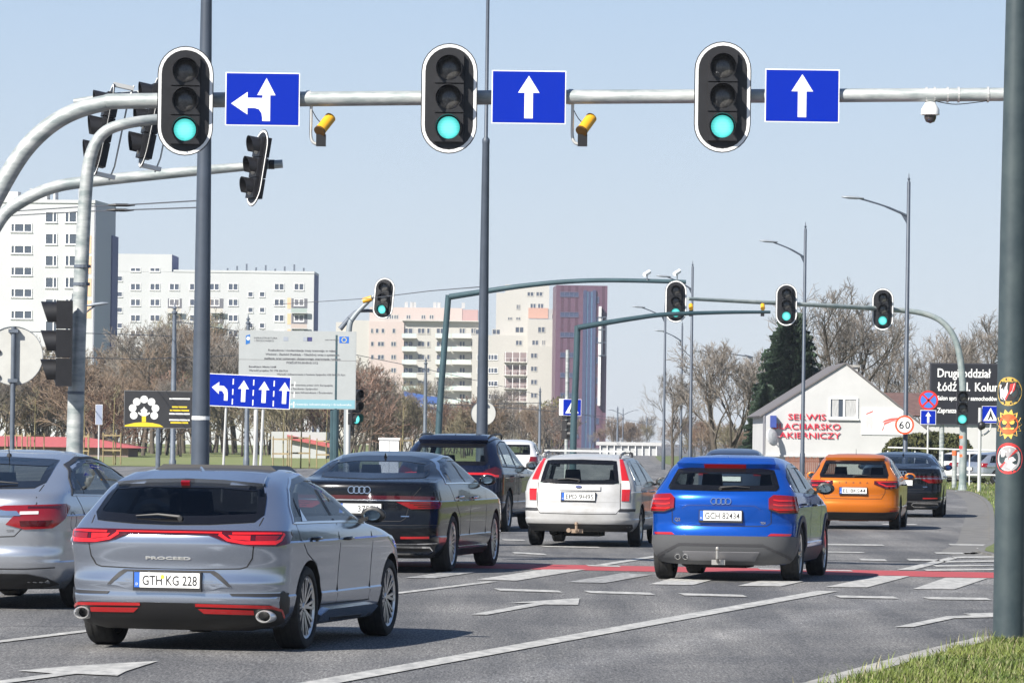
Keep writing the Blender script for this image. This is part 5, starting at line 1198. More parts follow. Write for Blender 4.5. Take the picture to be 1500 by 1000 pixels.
# lane direction sign on posts
Y = 112; t = plate_sign('lane_direction_sign', 'wide blue sign with four lane arrows behind the thick slate pole', P(365, 573, Y), 2.02, .80, SIGNBLUE, 0, None, bw=.02, tilt=radians(1.9))
kx = 30 / PPM(Y)
for i in range(3):
    x = -.14 + i * kx; glyph(t, [(x + a * .95, b * .88) for a, b in UP])
glyph(t, [(-.52, -.25), (-.61, -.25), (-.61, -.10), (-.66, -.02), (-.74, -.02), (-.74, -.10), (-.92, .06), (-.74, .20), (-.74, .11), (-.62, .10), (-.54, .02), (-.52, -.08)])
for i in range(4):
    for z in (.22, -.03, -.27): MB().box(-.40 + i * kx - .014, -.40 + i * kx + .014, -.006, -.004, z - .07, z + .07).build('lane_dash', SIGNWHITE, t)
for dx in (.20, .36): MB().tube([(dx, .06, .3), (dx, .06, -P(365, 573, Y).z)], .035, 8).build('post', STEELW, t)
MB().tube([(-.55, .06, .3), (-.55, .06, -P(365, 573, Y).z)], .03, 8).build('post', STEELW, t)
# information board
Y = 126; c = P(435.5, 541.5, Y); W, H = 172 / PPM(Y), 114 / PPM(Y)
IB = mat('info_board', (.36, .38, .38), .5, var=.03); t = plate_sign('information_board', 'large pale grey information board with printed project text', c, W, H, IB, 0, None, border=IB)
MB().box(-W / 2 + .02, W / 2 - .02, -.008, -.005, -H / 2 + .02, -H / 2 + .26).build('blue_band', mat('board_blue_band', (.20, .38, .44), .5), t)
MB().box(-W / 2, W / 2, -.006, -.0045, .26, .275).build('board_joint', mat('joint_grey', (.2, .2, .2), .6), t)
GT = mat('print_grey', (.12, .12, .13), .6); BT = mat('print_blue', (.02, .14, .42), .5)
def board_text(t, s, x, z, h, m, width=None, align='CENTER', y=-.009, bold=0.0):
    return text_part(s, h, m, t, Matrix.Translation((x, y, z)) @ Matrix.Rotation(pi / 2, 4, 'X'), 'lettering', width=width, align=align, extr=.0006, bold=bold)
k = 1 / PPM(Y)
for z, s, w in ((28.5, 'Rozbudowa i modernizacja trasy tramwaju w relacji', 100), (22.5, 'Wschód - Zachód (Retkinia - Olechów) wraz z systemem', 108), (16.5, 'zasilania oraz systemem obszarowego sterowania ruchem', 112), (10.5, 'POIiŚ.07.03.00-00-011/12', 46)):
    board_text(t, s, 7 * k, z * k, .058, GT, w * k, bold=.002)
for z, s, w in ((4, 'Beneficjent: Miasto Łódź', 40), (-1.5, 'Wartość projektu: 741 776 626 PLN', 57)): board_text(t, s, -71 * k, z * k, .05, GT, w * k, 'LEFT', bold=.0015)
for z, s, w in ((-6.5, 'Wartość dofinansowania z Funduszu Spójności: 438 064 571 PLN', 100), (-22, 'Projekt współfinansowany przez Unię Europejską', 82), (-27.5, 'ze środków Funduszu Spójności', 60), (-33, 'w ramach Programu Infrastruktura i Środowisko', 82)):
    board_text(t, s, -30 * k, z * k, .05, GT, w * k, 'LEFT', bold=.001)
board_text(t, 'dla rozwoju infrastruktury i środowiska', 35 * k, -50 * k, .06, SIGNWHITE, 90 * k, y=-.0105)
board_text(t, 'INFRASTRUKTURA', -47 * k, 46 * k, .05, GT, 34 * k); board_text(t, 'I ŚRODOWISKO', -49 * k, 42 * k, .05, GT, 28 * k); board_text(t, 'UNIA EUROPEJSKA', 50 * k, 44.5 * k, .03, GT, 20 * k)
MB().prism([(-76 * k, 36 * k), (-70 * k, 38 * k), (-70 * k, 51 * k), (-76 * k, 49 * k)], Matrix.Translation((0, -.008, 0)) @ XZ, .002).build('emblem', BT, t); MB().lathe([(1e-4, 0), (.05, 0)], Matrix.Translation((-72.5 * k, -.0095, 45 * k)) @ Matrix.Rotation(pi / 2, 4, 'X'), 12).build('emblem_dot', SIGNWHITE, t)
MB().box(61 * k, 75 * k, -.008, -.005, 40 * k, 49.5 * k).build('flag', mat('flag_blue', (.02, .13, .50), .5), t)
for i in range(12):
    a = 2 * pi * i / 12; MB().lathe([(1e-4, 0), (.014, 0)], Matrix.Translation((68 * k + .062 * cos(a), -.0095, 44.7 * k + .062 * sin(a))) @ Matrix.Rotation(pi / 2, 4, 'X'), 6).build('flag_star', mat('star_yellow', (.75, .6, .08), .5), t)
for x, s in ((-17, 'emblem'), (12, 'emblem'), (18, 'emblem')): MB().box((x - 4) * k, (x + 3) * k, -.008, -.005, 42 * k, 48 * k).build('emblem', mat('emblem_ink_%d' % x, (.05, .05, .16) if x == 18 else (.3, .33, .38), .5), t)
for x in (-60, 52, 57): MB().tube([(x * k, .08, H / 2 - .1), (x * k, .08, -c.z)], .06 if x != 57 else .09, 10).build('post', TEAL if x > 0 else STEELW, t)
# black poster board
Y = 192; c = P(232, 599.5, Y); W, H = 101 / PPM(Y), 55 / PPM(Y)
t = plate_sign('poster_board', 'black poster board with white discs over a yellow hill', c, W, H, mat('poster_black', (.02, .02, .022), .5), 0, None, border=mat('poster_frame', (.12, .12, .12), .5), bw=.03)
k = 1 / PPM(Y); PW = mat('poster_white', (.72, .72, .7), .5); PY = mat('poster_yellow', (.70, .50, .02), .5)
MB().prism([(-49 * k, -25.5 * k), (8 * k, -25.5 * k), (2 * k, -22 * k), (-8 * k, -19.8 * k), (-21 * k, -18.8 * k), (-34 * k, -19.8 * k), (-49 * k, -23.5 * k)], Matrix.Translation((0, -.008, 0)) @ XZ, .002).build('yellow_hill', PY, t)
for i in range(7):
    a = radians(-28 + 39.4 * i); MB().lathe([(1e-4, 0), (5.6 * k, 0)], Matrix.Translation((-21 * k + 17 * k * cos(a), -.009, -1.5 * k + 16 * k * sin(a))) @ Matrix.Rotation(pi / 2, 4, 'X'), 20).build('white_disc', PW, t)
glyph(t, [((-21 + x) * k, (-6 + z) * k) for x, z in ((-3, -12), (3, -12), (3, -4), (9, 0), (8, 2), (4, 0), (5, 5), (2, 7), (0, 10), (-2, 7), (-5, 5), (-4, 0), (-8, 2), (-9, 0), (-3, -4))], PW, -.009, 'pale_shape'); glyph(t, [((-21 + x) * k, z * k) for x, z in ((-3, -18.5), (3, -18.5), (3, -10), (-3, -10))], PY, -.0095, 'yellow_shape')
for z, s, m, w in ((16, '', PW, 30), (4, '', PY, 22), (-1, '', PY, 28), (-6, '', PW, 30), (-15, '', PW, 30), (-19, '', PY, 26)):
    MB().box((31 - w / 2) * k, (31 + w / 2) * k, -.009, -.007, (z - 1.1) * k, (z + 1.1) * k).build('printed_line', m, t)   # too small to read in the photograph
for x in (0,): MB().tube([(x, .1, 0), (x, .1, -c.z)], .10, 10).build('post', DARKPOLE, t)
t = plate_sign('small_sign', 'small bluish sign on a thin post left of the poster board', P(145, 607, 170), .26, .75, mat('sign_pale_blue', (.28, .32, .42), .5)); MB().tube([(0, .04, 0), (0, .04, -P(145, 607, 170).z)], .03, 8).build('post', STEELW, t)

# crossing sign, cabinet
Y = 149; c = P(838, 596.5, Y); t = plate_sign('crossing_sign', 'blue pedestrian crossing sign on the short teal mast', c, .60, .54, SIGNBLUE, 0, 'crossing signs')
glyph(t, [(-.22, -.19), (.22, -.19), (0, .21)], SIGNWHITE, -.008, 'triangle')
def walker(t, s=1.0):
    glyph(t, [(x * s, z * s) for x, z in ((-.09, -.16), (-.05, -.16), (0, -.05), (.06, -.16), (.10, -.16), (.04, -.0), (.03, .06), (-.03, .06), (-.04, -.02))], BLACK, -.011, 'figure'); MB().lathe([(1e-4, 0), (.025 * s, 0)], Matrix.Translation((0, -.0115, .09 * s)) @ Matrix.Rotation(pi / 2, 4, 'X'), 10).build('figure_head', BLACK, t)
walker(t); MB().box(-.42, -.2, .03, .2, -.26, .28).build('light_box', SIGNWHITE, t); MB().box(-.03, .03, .012, .3, -.05, .05).build('bracket', STEELW, t)
t = signal('unlit dark signal below the blue crossing sign', P(830, 622, 149.2), radians(70), 0, lit=False, board=False, scale=.85)
t = thing('sign_post', 'grey post of the dark signal below the crossing sign', 'post', (P(829, 690, 149.6).x, 149.6, 0)); MB().tube([(0, 0, 0), (0, 0, 4.6)], .06, 10).build('post', MAST, t, smooth=50)
c = P(570, 690, 132); t = thing('control_cabinet', 'white control cabinet standing behind the black limousine', 'cabinet', (c.x, 132, 0)); zt = P(570, 641, 132).z
MB().box(-.29, .27, -.2, .2, .05, zt - .06).build('cabinet_body', SIGNWHITE, t); MB().box(-.32, .30, -.23, .23, zt - .06, zt).build('cabinet_roof', SIGNWHITE, t); MB().box(-.005, .005, -.204, -.2, .1, zt - .1).build('door_gap', GAP, t); MB().box(-.3, .28, -.21, .21, 0, .05).build('plinth', KERB, t)

# overhead tram wires
WIRE = mat('overhead_wire', (.10, .10, .11), .5, .5)
def wire(label, pts, r=.012):
    b = Vector(pts[0]); mb = MB().tube([Vector(p) - b for p in pts], r, 5)
    o = mb.build('overhead_wire', WIRE, None, b); o['label'] = label; o['category'] = 'wire'; o['group'] = 'overhead wires'
LW = 'thin overhead wire strung '
wire(LW + 'from the thick slate pole past the block end wall, upper', [P(290, 294, 75), P(205, 299, 82), P(120, 303, 92), P(-20, 312, 110)])
wire(LW + 'from the thick slate pole past the block end wall, lower', [P(290, 304, 75), P(200, 307, 82), P(120, 310, 92), P(-20, 318, 110)])
for p in (P(178, 300.5, 84), P(176, 307.8, 84)):
    t = thing('wire_insulator', 'small dark insulator on a wire near the slate pole', 'insulator', p, 0, 'wire insulators'); MB().tube([(-.25, -.0, 0), (-.1, 0, 0), (.1, 0, 0), (.25, 0, 0)], [.01, .03, .03, .01], 8).build('insulator_body', BLACK, t)
wire(LW + 'between the slate pole and the two-stage pole', [P(705, 420, 100), P(630, 426, 118), P(540, 437, 140), P(400, 446, 190)], .012)
wire(LW + 'low over the shrubs left of the slate pole', [P(-10, 484, 160), P(160, 489, 190), P(250, 492, 205)], .015)
wire(LW + 'across the brown shrubs at tram height', [P(-10, 520, 170), P(200, 526, 190), P(253, 524, 205), P(361, 520, 235)], .015)
wire(LW + 'from the far tram pole towards the teal mast', [P(253, 470, 205), P(361, 487, 235), P(622, 540, 300), P(790, 578, 420)], .02)
wire(LW + 'from the tram pole by the crossing sign into the distance', [P(622, 590, 300), P(790, 600, 420), P(904, 612, 560), P(960, 622, 700)], .025)
wire(LW + 'behind the crossing sign', [P(622, 575, 300), P(700, 592, 340), P(790, 590, 420), P(904, 620, 560)], .025)
# ------------------------------------------------------------------ right side: workshop, boards, railing
WALL_W = mat('white_render', (.48, .48, .475), .85, var=.05, vscale=.6)
WFRAME = mat('window_frame_white', (.75, .75, .75), .5)
WGLASS = mat('window_glass', (.06, .075, .10), .06, spec=.6)
ROOFT = mat('roof_tiles_brown', (.12, .07, .06), .8, var=.2, vscale=3)
Yh = 212.0
def hx(px, py): q = P(px, py, Yh); return q.x, q.z
x0, _ = hx(1120, 690); x1, _ = hx(1372, 690); ax, az = hx(1238.5, 533); _, ez = hx(1120, 606); _, ez2 = hx(1372, 641)
house = thing('workshop_house', 'white gabled workshop with red lettering and a window', 'house', (x0, Yh, 0))
L = lambda x, z: (x - x0, z)
poly = [(0, 0), (x1 - x0, 0), L(x1, ez2), L(ax, az), (0, ez)]
MB().prism(poly, XZ, 11.0).build('wall', WALL_W, house)
def slab(pa, pb, th, y0, y1):
    (xa, za), (xb, zb) = pa, pb; d = Vector((xb - xa, 0, zb - za)).normalized(); n = Vector((-d.z, 0, d.x)); n = n if n.z > 0 else -n
    a, b = Vector((xa, 0, za)) + n * .01 - d * .28, Vector((xb, 0, zb)) + n * .01
    vs = [a + Vector((0, y0, 0)), b + Vector((0, y0, 0)), b + Vector((0, y1, 0)), a + Vector((0, y1, 0))]; vs += [v + n * th for v in vs]
    return MB().add(vs, [(3, 2, 1, 0), (4, 5, 6, 7), (0, 1, 5, 4), (1, 2, 6, 5), (2, 3, 7, 6), (3, 0, 4, 7)])
rf = slab(poly[4], poly[3], .07, -.08, 11.3).build('roof', mat('roof_grey', (.13, .12, .12), .7), house); slab(poly[2], poly[3], .07, -.08, 11.3).build('roof', mat('roof_grey', (.13, .12, .12)), house)
cx, cz = hx(1251, 545); MB().box(cx - x0 - .28, cx - x0 + .28, 1.4, 2.0, az - 1.2, cz + .25).build('chimney', WALL_W, rf); MB().box(cx - x0 - .36, cx - x0 + .36, 1.32, 2.08, cz + .25, cz + .36).build('chimney_cap', KERB, rf)
def window(parent, xc, zc, w, h, mull=(0.5,), y=0.0, name='window', fr=.06, mtl=WGLASS, fm=WFRAME, sill=True, d=.05):
    g = MB().box(xc - w / 2, xc + w / 2, y - .012, y + .05, zc - h / 2, zc + h / 2).build(name, mtl, parent)
    mb = MB()
    for a0, a1, b0, b1 in ((-w / 2, w / 2, h / 2 - fr, h / 2), (-w / 2, w / 2, -h / 2, -h / 2 + fr), (-w / 2, -w / 2 + fr, -h / 2 + fr, h / 2 - fr), (w / 2 - fr, w / 2, -h / 2 + fr, h / 2 - fr)):
        mb.box(xc + a0, xc + a1, y - d, y - .014, zc + b0, zc + b1)
    for m in mull: mb.box(xc - w / 2 + w * m - fr * .6, xc - w / 2 + w * m + fr * .6, y - d, y - .014, zc - h / 2 + fr, zc + h / 2 - fr)
    mb.build('window_frame', fm, g)
    if sill: MB().box(xc - w / 2 - .05, xc + w / 2 + .05, y - d - .06, y - .014, zc - h / 2 - .06, zc - h / 2 - .004).build('window_sill', fm, g)
    return g
wx, wz = hx(1235.5, 597.5); w = window(house, wx - x0, wz, 43 / PPM(Yh), 31 / PPM(Yh), (.52,), 0, fr=.08)
for dx, ww in ((-.38, .3), (.36, .5)): MB().box(wx - x0 + dx - ww / 2, wx - x0 + dx + ww / 2, -.0135, -.0125, wz - .40, wz + .40).build('curtain', mat('curtain_grey', (.4, .4, .4), .8, var=.3, vscale=12, stretch=(6, 1, .3)), w)
RL = mat('red_letters', (.62, .02, .05), .4)
for s, pxc, pyc, wpx, hpx in (('SERWIS', 1182, 610, 55, 9), ('BLACHARSKO', 1182, 624, 98, 9), ('LAKIERNICZY', 1183, 637, 96, 9)):
    qx, qz = hx(pxc, pyc); text_part(s, hpx / PPM(Yh), RL, house, Matrix.Translation((qx - x0, -.05, qz)) @ Matrix.Rotation(pi / 2, 4, 'X'), width=wpx / PPM(Yh), extr=.012, bold=.0)
qx, qz = hx(1292, 617)
pn = MB().box(qx - x0 - .95, qx - x0 + 1.1, -.04, -.004, qz - .62, qz + .62).build('poster_panel', mat('poster_panel_white', (.68, .68, .68), .6), house)
for pts in ([(-.75, .30), (-.45, .42), (-.42, .50), (-.74, .36)], [(-.70, .25), (-.45, .22), (-.42, -.1), (-.5, -.5), (-.6, -.1), (-.72, -.5), (-.76, 0)], [(0, -.05), (.4, .05), (1.0, .12), (1.0, .2), (.4, .16), (.1, .05)], [(-.02, -.42), (.12, -.15), (.5, .02), (.95, .02), (.5, .06), (.1, -.05), (.05, -.4)]):
    MB().prism([(qx - x0 + a, qz + b) for a, b in pts], Matrix.Translation((0, -.045, 0)) @ XZ, .002).build('poster_print', mat('poster_red', (.62, .12, .10), .5) if pts[0][0] > -.1 or pts[0][1] > .28 else mat('poster_pale', (.55, .52, .52), .5), pn)
MB().box(.0, x1 - x0 - .1, -.12, -.004, 1.02, 1.10).build('plinth_ledge', WALL_W, house); MB().box(-.10, -.02, -.05, .05, .0, ez).build('downpipe', mat('pipe_grey', (.2, .2, .22), .5), house)
sx, sz = hx(1127, 640); MB().lathe([(.42, 0), (.38, .07), (.2, .14), (1e-3, .16)], Matrix.Translation((sx - x0 + .1, -.5, sz)) @ Matrix.Rotation(radians(70), 4, 'Y') @ Matrix.Rotation(radians(40), 4, 'X'), 18).build('satellite_dish', mat('dish_grey', (.45, .46, .47), .5), house); MB().tube([(sx - x0 + .1, -.5, sz), (sx - x0 + .1, 0, sz - .1)], .025, 6).build('dish_arm', STEELW, house)
MB().box(sx - x0 + .02, sx - x0 + .3, -.36, -.05, sz + .45, sz + 1.0).build('box_sign', mat('box_sign_blue', (.04, .07, .28), .5), house)
# brown paling fence by the house
fn = thing('paling_fence', 'brown paling fence in front of the workshop wall', 'fence', (P(1150, 690, 196).x, 196, 0))
for i in range(26): MB().box(i * .085, i * .085 + .075, 0, .02, .1, 1.05 + .03 * sin(i * 2.1)).build('paling', mat('fence_brown', (.20, .09, .06), .8, var=.2), fn)
for z in (.35, .85): MB().box(0, 2.25, .02, .06, z, z + .07).build('rail', mat('fence_brown', (.2, .09, .06)), fn)
# second house roof behind
q = P(1392, 690, 232); hb = thing('brown_roofed_house', 'house with a brown tiled roof behind the workshop gable', 'house', (q.x, 232, 0))
MB().box(-3.2, 5, 0, 8, 0, 2.75).build('wall', WALL_W, hb); zt = P(1340, 574, 232).z; zb = P(1340, 606, 232).z
MB().add([(-3.8, -.5, zb - .1), (5.5, -.5, zb - .1), (5.5, 4, zt), (-3.8, 4, zt), (5.5, 8.5, zb - .1), (-3.8, 8.5, zb - .1)], [(0, 1, 2, 3), (3, 2, 4, 5), (0, 3, 5), (1, 4, 2)]).build('roof', ROOFT, hb)
for i in range(30): MB().box(-3.75 + i * .31, -3.69 + i * .31, -.52, -.46, zb - .1, zb - .04).build('roof_rib', ROOFT, hb)
# dealer board
Y = 186; c = P(1424, 577, Y); W, H = 124 / PPM(Y), 90 / PPM(Y); k = 1 / PPM(Y)
t = plate_sign('dealer_board', 'black dealer board with white serif text behind the far mast pole', c, W, H, mat('board_black', (.017, .017, .022), .4), 0, None, border=mat('board_edge', (.04, .04, .05), .4), bw=.05, thick=.15)
for z, s, w, h in ((-6, 'Salon sprzedaży samochodów nowych', 112, 6.5), (-24, 'Zapraszamy', 38, 7.5)):
    board_text(t, s, -51 * k, z * k, h * k, SIGNWHITE, w * k, 'LEFT', y=-.01, bold=.006)
for wd, xo, ww in (('Łódź', -51, 28), ('ul.', -16, 13), ('Kolumny', 4, 54)): board_text(t, wd, xo * k, 11 * k, 13 * k, SIGNWHITE, ww * k, 'LEFT', y=-.01, bold=.008)
board_text(t, 'Drugi', -51 * k, 31 * k, 13 * k, SIGNWHITE, 31 * k, 'LEFT', y=-.01, bold=.008); board_text(t, 'oddział', -15 * k, 31 * k, 13 * k, SIGNWHITE, 42 * k, 'LEFT', y=-.01, bold=.008)
for x in (-43, 45): MB().tube([(x * k, .2, 0), (x * k, .2, -c.z)], .10, 10).build('post', MAST, t)
# no stopping and one-way signs
Y = 170; c = P(1360, 586, Y); t = thing('no_stopping_sign', 'round no stopping sign above a small blue arrow sign', 'sign', (c.x, Y, 0)); r = 14.3 / PPM(Y)
D = lambda z, y, rr, m, nm, n=32: MB().lathe([(1e-4, 0), (rr, 0), (rr, .01), (1e-4, .01)], Matrix.Translation((0, y, z)) @ Matrix.Rotation(pi / 2, 4, 'X'), n).build(nm, m, t)
D(c.z, 0, r, SIGNRED, 'sign_disc'); D(c.z, -.006, r * .80, mat('sign_mid_blue', (.05, .17, .62), .4), 'sign_face')
for a in (45, -45): MB().obox((0, -.020, c.z), Vector((cos(radians(a)), 0, sin(radians(a)))) * r * .8, (0, .002, 0), Vector((-sin(radians(a)), 0, cos(radians(a)))) * r * .10).build('red_bar', SIGNRED, t)
z2 = P(1360, 611, Y).z; MB().box(-.29, .29, -.005, .005, z2 - .27, z2 + .27).build('arrow_plate', SIGNWHITE, t); MB().box(-.27, .27, -.009, -.006, z2 - .25, z2 + .25).build('arrow_face', SIGNBLUE, t)
MB().prism([(x * .75, z2 + z * .7) for x, z in UP], Matrix.Translation((0, -.012, 0)) @ XZ, .002).build('arrow', SIGNWHITE, t); MB().tube([(0, .05, 0), (0, .05, c.z + r)], .035, 8).build('post', STEELW, t)
# speed limit sign on the lamp post
Y = 158.7; c = P(1325, 622, Y); t = thing('speed_limit_sign', 'round 60 speed limit sign with a red ring', 'sign', (c.x, Y, c.z)); r = 14 / PPM(Y)
D(0, 0, r, mat('limit_red', (.65, .09, .03), .4), 'sign_disc'); D(0, -.006, r * .80, SIGNWHITE, 'sign_face')
[text_part(ch, r * .78, BLACK, t, Matrix.Translation((sx_ * r * .32, -.02, 0)) @ Matrix.Rotation(pi / 2, 4, 'X'), width=r * .5, bold=.004, extr=.001) for ch, sx_ in (('6', -1), ('0', 1))]; MB().box(-.03, .03, .011, .30, -.1, .1).build('bracket', STEELW, t)
# crossing sign, posts and small things by the far kerb
Y = 160; c = P(1451, 607, Y); t = plate_sign('crossing_sign', 'blue pedestrian crossing sign beside the stickered pole', c, .60, .60, SIGNBLUE, 0, 'crossing signs'); glyph(t, [(-.25, -.22), (.25, -.22), (0, .24)], SIGNWHITE, -.008, 'triangle'); walker(t, 1.1)
MB().tube(smooth_path([(0, .05, -.2), (0, .05, -.5), (-.2, .05, -.7), (-.38, .05, -.72)], 4), .03, 8).build('bent_bracket', STEELW, t)
o = P(1434.5, 690, 160); t = thing('steel_post', 'grey steel post with a dark lamp below its top', 'post', (o.x, 160, 0)); MB().tube([(0, 0, 0), (0, 0, P(1434, 597, 160).z)], .065, 10).build('post', STEELW, t, smooth=50); MB().lathe([(1e-3, -.16), (.12, -.1), (.15, 0), (.12, .1), (1e-3, .16)], Matrix.Translation((.05, -.1, P(1436, 623, 160).z)), 12).build('lamp', BLACK, t, smooth=60)
o = P(1398, 690, 172); t = thing('bollard_post', 'short grey post with an orange band by the railing', 'post', (o.x, 172, 0)); MB().tube([(0, 0, 0), (0, 0, P(1398, 659, 172).z)], .09, 10).build('post', MAST, t, smooth=50); zz = P(1398, 663, 172).z; MB().lathe([(.092, zz - .1), (.097, zz - .1), (.097, zz + .08), (.092, zz + .08)], None, 12).build('band', STO, t)
rl = thing('railing', 'white tubular railing in front of the parked cars', 'railing', (P(1300, 690, 184).x, 184, 0)); xe = P(1500, 690, 184).x - rl.location.x
for py in (655, 694): z0, z1 = P(1300, py, 184).z, P(1500, py + 6 - (4 if py > 690 else 0), 184).z; MB().tube([(0, 0, max(z0, .2)), (xe, 0, max(z1, .2))], .03, 8).build('rail', WFRAME, rl)
for i in range(6): MB().tube([(xe * i / 5, 0, 0), (xe * i / 5, 0, 1.4)], .025, 8).build('rail_post', WFRAME, rl)

# ------------------------------------------------------------------ far buildings
class Block:
    """a slab block: front plane through two photo columns at given distance; window helper in photo pixels"""
    def __init__(s, label, pxl, pxr, Y, yaw, top, depth, mtl, side=None, name='apartment_block'):
        s.Y = Y; a = radians(yaw); s.o = P(pxl, 640, Y); s.o.z = 0; s.ux = Vector((cos(a), -sin(a), 0)); s.uy = Vector((sin(a), cos(a), 0))
        s.t = thing(name, label, 'building', s.o, -a); s.n = s.uy
        s.w = s.loc(pxr, 640)[0]; s.h = s.loc((pxl + pxr) / 2, top)[1]; s.d = depth
        MB().box(0, s.w, 0, depth, 0, s.h).build('wall', mtl, s.t)
    def loc(s, px, py):      # photo pixel -> (along facade, height)
        d = P(px, py, 1000.0) - Vector((0, 0, HC)); o = Vector((0, 0, HC)); k = (s.o - o).dot(s.n) / d.dot(s.n); q = o + d * k - s.o
        return q.dot(s.ux), q.z
    def box(s, name, pa, pb, y0, y1, mtl, parent=None):
        (xa, za), (xb, zb) = s.loc(*pa), s.loc(*pb)
        return MB().box(min(xa, xb), max(xa, xb), y0, y1, max(0, min(za, zb)), max(za, zb)).build(name, mtl, parent or s.t)
    def win(s, px, py, wpx, hpx, mull=(.5,), mtl=WGLASS, fr=None, fm=WFRAME):
        x, z = s.loc(px, py)
        if x < .3 or x > s.w - .3: return
        k = s.Y / FPX; window(s.t, x, z, wpx * k, hpx * k, mull, -.01, fr=fr or .11, mtl=mtl, fm=fm, d=.08)
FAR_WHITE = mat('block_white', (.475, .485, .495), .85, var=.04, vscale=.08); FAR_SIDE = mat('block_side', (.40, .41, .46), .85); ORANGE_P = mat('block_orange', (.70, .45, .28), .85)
DGLASS = mat('far_glass', (.07, .085, .12), .1)
b = Block('white slab block with an end wall coloured dark for shade at the left edge', -75, 134, 570, 5.5, 297, 14, FAR_WHITE)
b.box('end_wall', (134.0, 297.5), (134.6, 690), .05, 13.9, FAR_SIDE); MB().box(b.w + .004, b.w + .02, .0, 13.95, 0, b.h - .1).build('end_wall', mat('end_wall_shade', (.11, .12, .25), .8, var=.05, vscale=.3), b.t)  # dark blue stands for shade on the white block's end wall
MB().box(b.w, b.w + .3, 11, 15, 0, b.h - 3.5).build('end_fin', mat('end_wall_shade', (.11, .12, .25)), b.t)
for y in (345, 375, 408, 440): b.box('orange_panel', (127, y), (133.5, y + 26), -.03, -.004, ORANGE_P)
for i in range(9):
    b.win(31.5, 333.6 + 31.8 * i, 32, 13, (.18, .62)); b.win(75, 318 + 31.9 * i, 18, 16.5, (.68,)); b.win(104, 318 + 31.9 * i, 18, 16.5, (.35,)); b.win(-14, 318 + 31.9 * i, 18, 16.5, (.5,))
MB().box(-.2, b.w + .1, -.15, 14.1, b.h, b.h + .4).build('parapet', FAR_WHITE, b.t)
for x, w_, h_ in ((9, 2.2, 1.6), (4.5, 3.0, 1.2), (15.2, 1.2, 1.9), (12, .25, 2.6)): MB().box(x, x + w_, 4, 6, b.h + .4, b.h + .4 + h_).build('roof_vent', WALL_W, b.t)
b = Block('long white slab block with a raised left section behind bare trees', 165, 457, 800, 1.0, 399, 13, FAR_WHITE)
hx2 = b.loc(252, 372)[0]; hz = b.loc(208, 372)[1]; MB().box(.0, hx2, 0, 12.9, b.h - .05, hz).build('raised_section', FAR_WHITE, b.t); MB().box(hx2 + .004, hx2 + .02, .05, 12.8, b.h + .41, hz - .05).build('raised_end', mat('end_wall_shade', (.11, .12, .25)), b.t)
MB().box(b.w + .004, b.w + .03, .05, 12.9, 0, b.h).build('end_wall', mat('end_wall_shade', (.11, .12, .25)), b.t); MB().box(hx2 + .3, b.w + .05, -.1, 13.1, b.h, b.h + .4).build('parapet', FAR_WHITE, b.t)  # raised end and end wall take the same shade colour
for r in range(8):
    y = 420 + 22.9 * r
    for px in (198.5, 227, 255.5, 285, 314, 341.5, 409, 438): b.win(px, y, 15, 10.5, (.5,), DGLASS, .12)
    b.win(175.5, y - 12, 8, 8, (), DGLASS, .10)
    for px in (367, 384): b.win(px, y + 11, 8, 8, (), DGLASS, .10)
for px in (198.5, 227): b.win(px, 395, 15, 6, (.5,), DGLASS, .1)
for r in range(6):
    y = 444 + 23 * r
    for px0, px1 in ((309, 327), (427, 450), (246, 266)):
        b.box('loggia', (px0, y - 7), (px1, y + 7), -.05, -.004, mat('loggia_dark', (.13, .13, .15), .6)); b.box('balcony_front', (px0, y + 7.5), (px1, y + 14), -1.0, -.85, [mat('balcony_a', (.5, .48, .45), .8), mat('balcony_b', (.32, .38, .36), .8), mat('balcony_c', (.45, .38, .35), .8)][(r + int(px0)) % 3]); b.box('balcony_slab', (px0, y + 14), (px1, y + 15), -1.0, 0, FAR_WHITE)
    b.box('orange_panel', (303, y - 8), (308.5, y + 8), -.03, -.004, ORANGE_P); b.box('orange_panel', (421, y - 8), (426, y + 8), -.03, -.004, ORANGE_P)
for i in range(9): x, z = b.loc(330 + i * 14, 397); MB().box(x, x + .3, 3, 3.3, b.h + .4, b.h + .9 + (i * 37 % 5) * .2).build('roof_vent', DARKPOLE, b.t)

PINK = mat('pale_pink_render', (.49, .41, .38), .85, var=.03, vscale=.08); CREAM = mat('cream_render', (.46, .445, .415), .85, var=.03, vscale=.08); BRICKP = mat('brick_pink', (.42, .28, .27), .85); BGL = mat('balcony_glass', (.50, .60, .57), .25)
b = Block('pale pink flats with glass balconies left of the two-stage pole', 505, 706, 1000, 0, 470, 14, CREAM)
b.box('pink_wing', (541, 470), (589, 700), -.35, -.004, PINK); zt = b.loc(600, 450)[1]
q0, q1 = b.loc(541, 460)[0], b.loc(677, 460)[0]; pent = MB().box(q0, q1, 1.5, 12, b.h, zt).build('penthouse', PINK, b.t); q2 = b.loc(700, 460)[0]; MB().box(q1, q2, 1.6, 12, b.h, zt - .3).build('penthouse_end', BRICKP, b.t)
b.box('roof_slab', (589, 468.5), (706, 471.5), -1.2, 0, CREAM)
for px in (566, 573, 580, 598, 620, 632, 655): k = 1000 / FPX; x, z = b.loc(px, 464); window(b.t, x, z, 7 * k, 7 * k, (.5,), 1.49, fr=.15, mtl=DGLASS, fm=CREAM, sill=False)
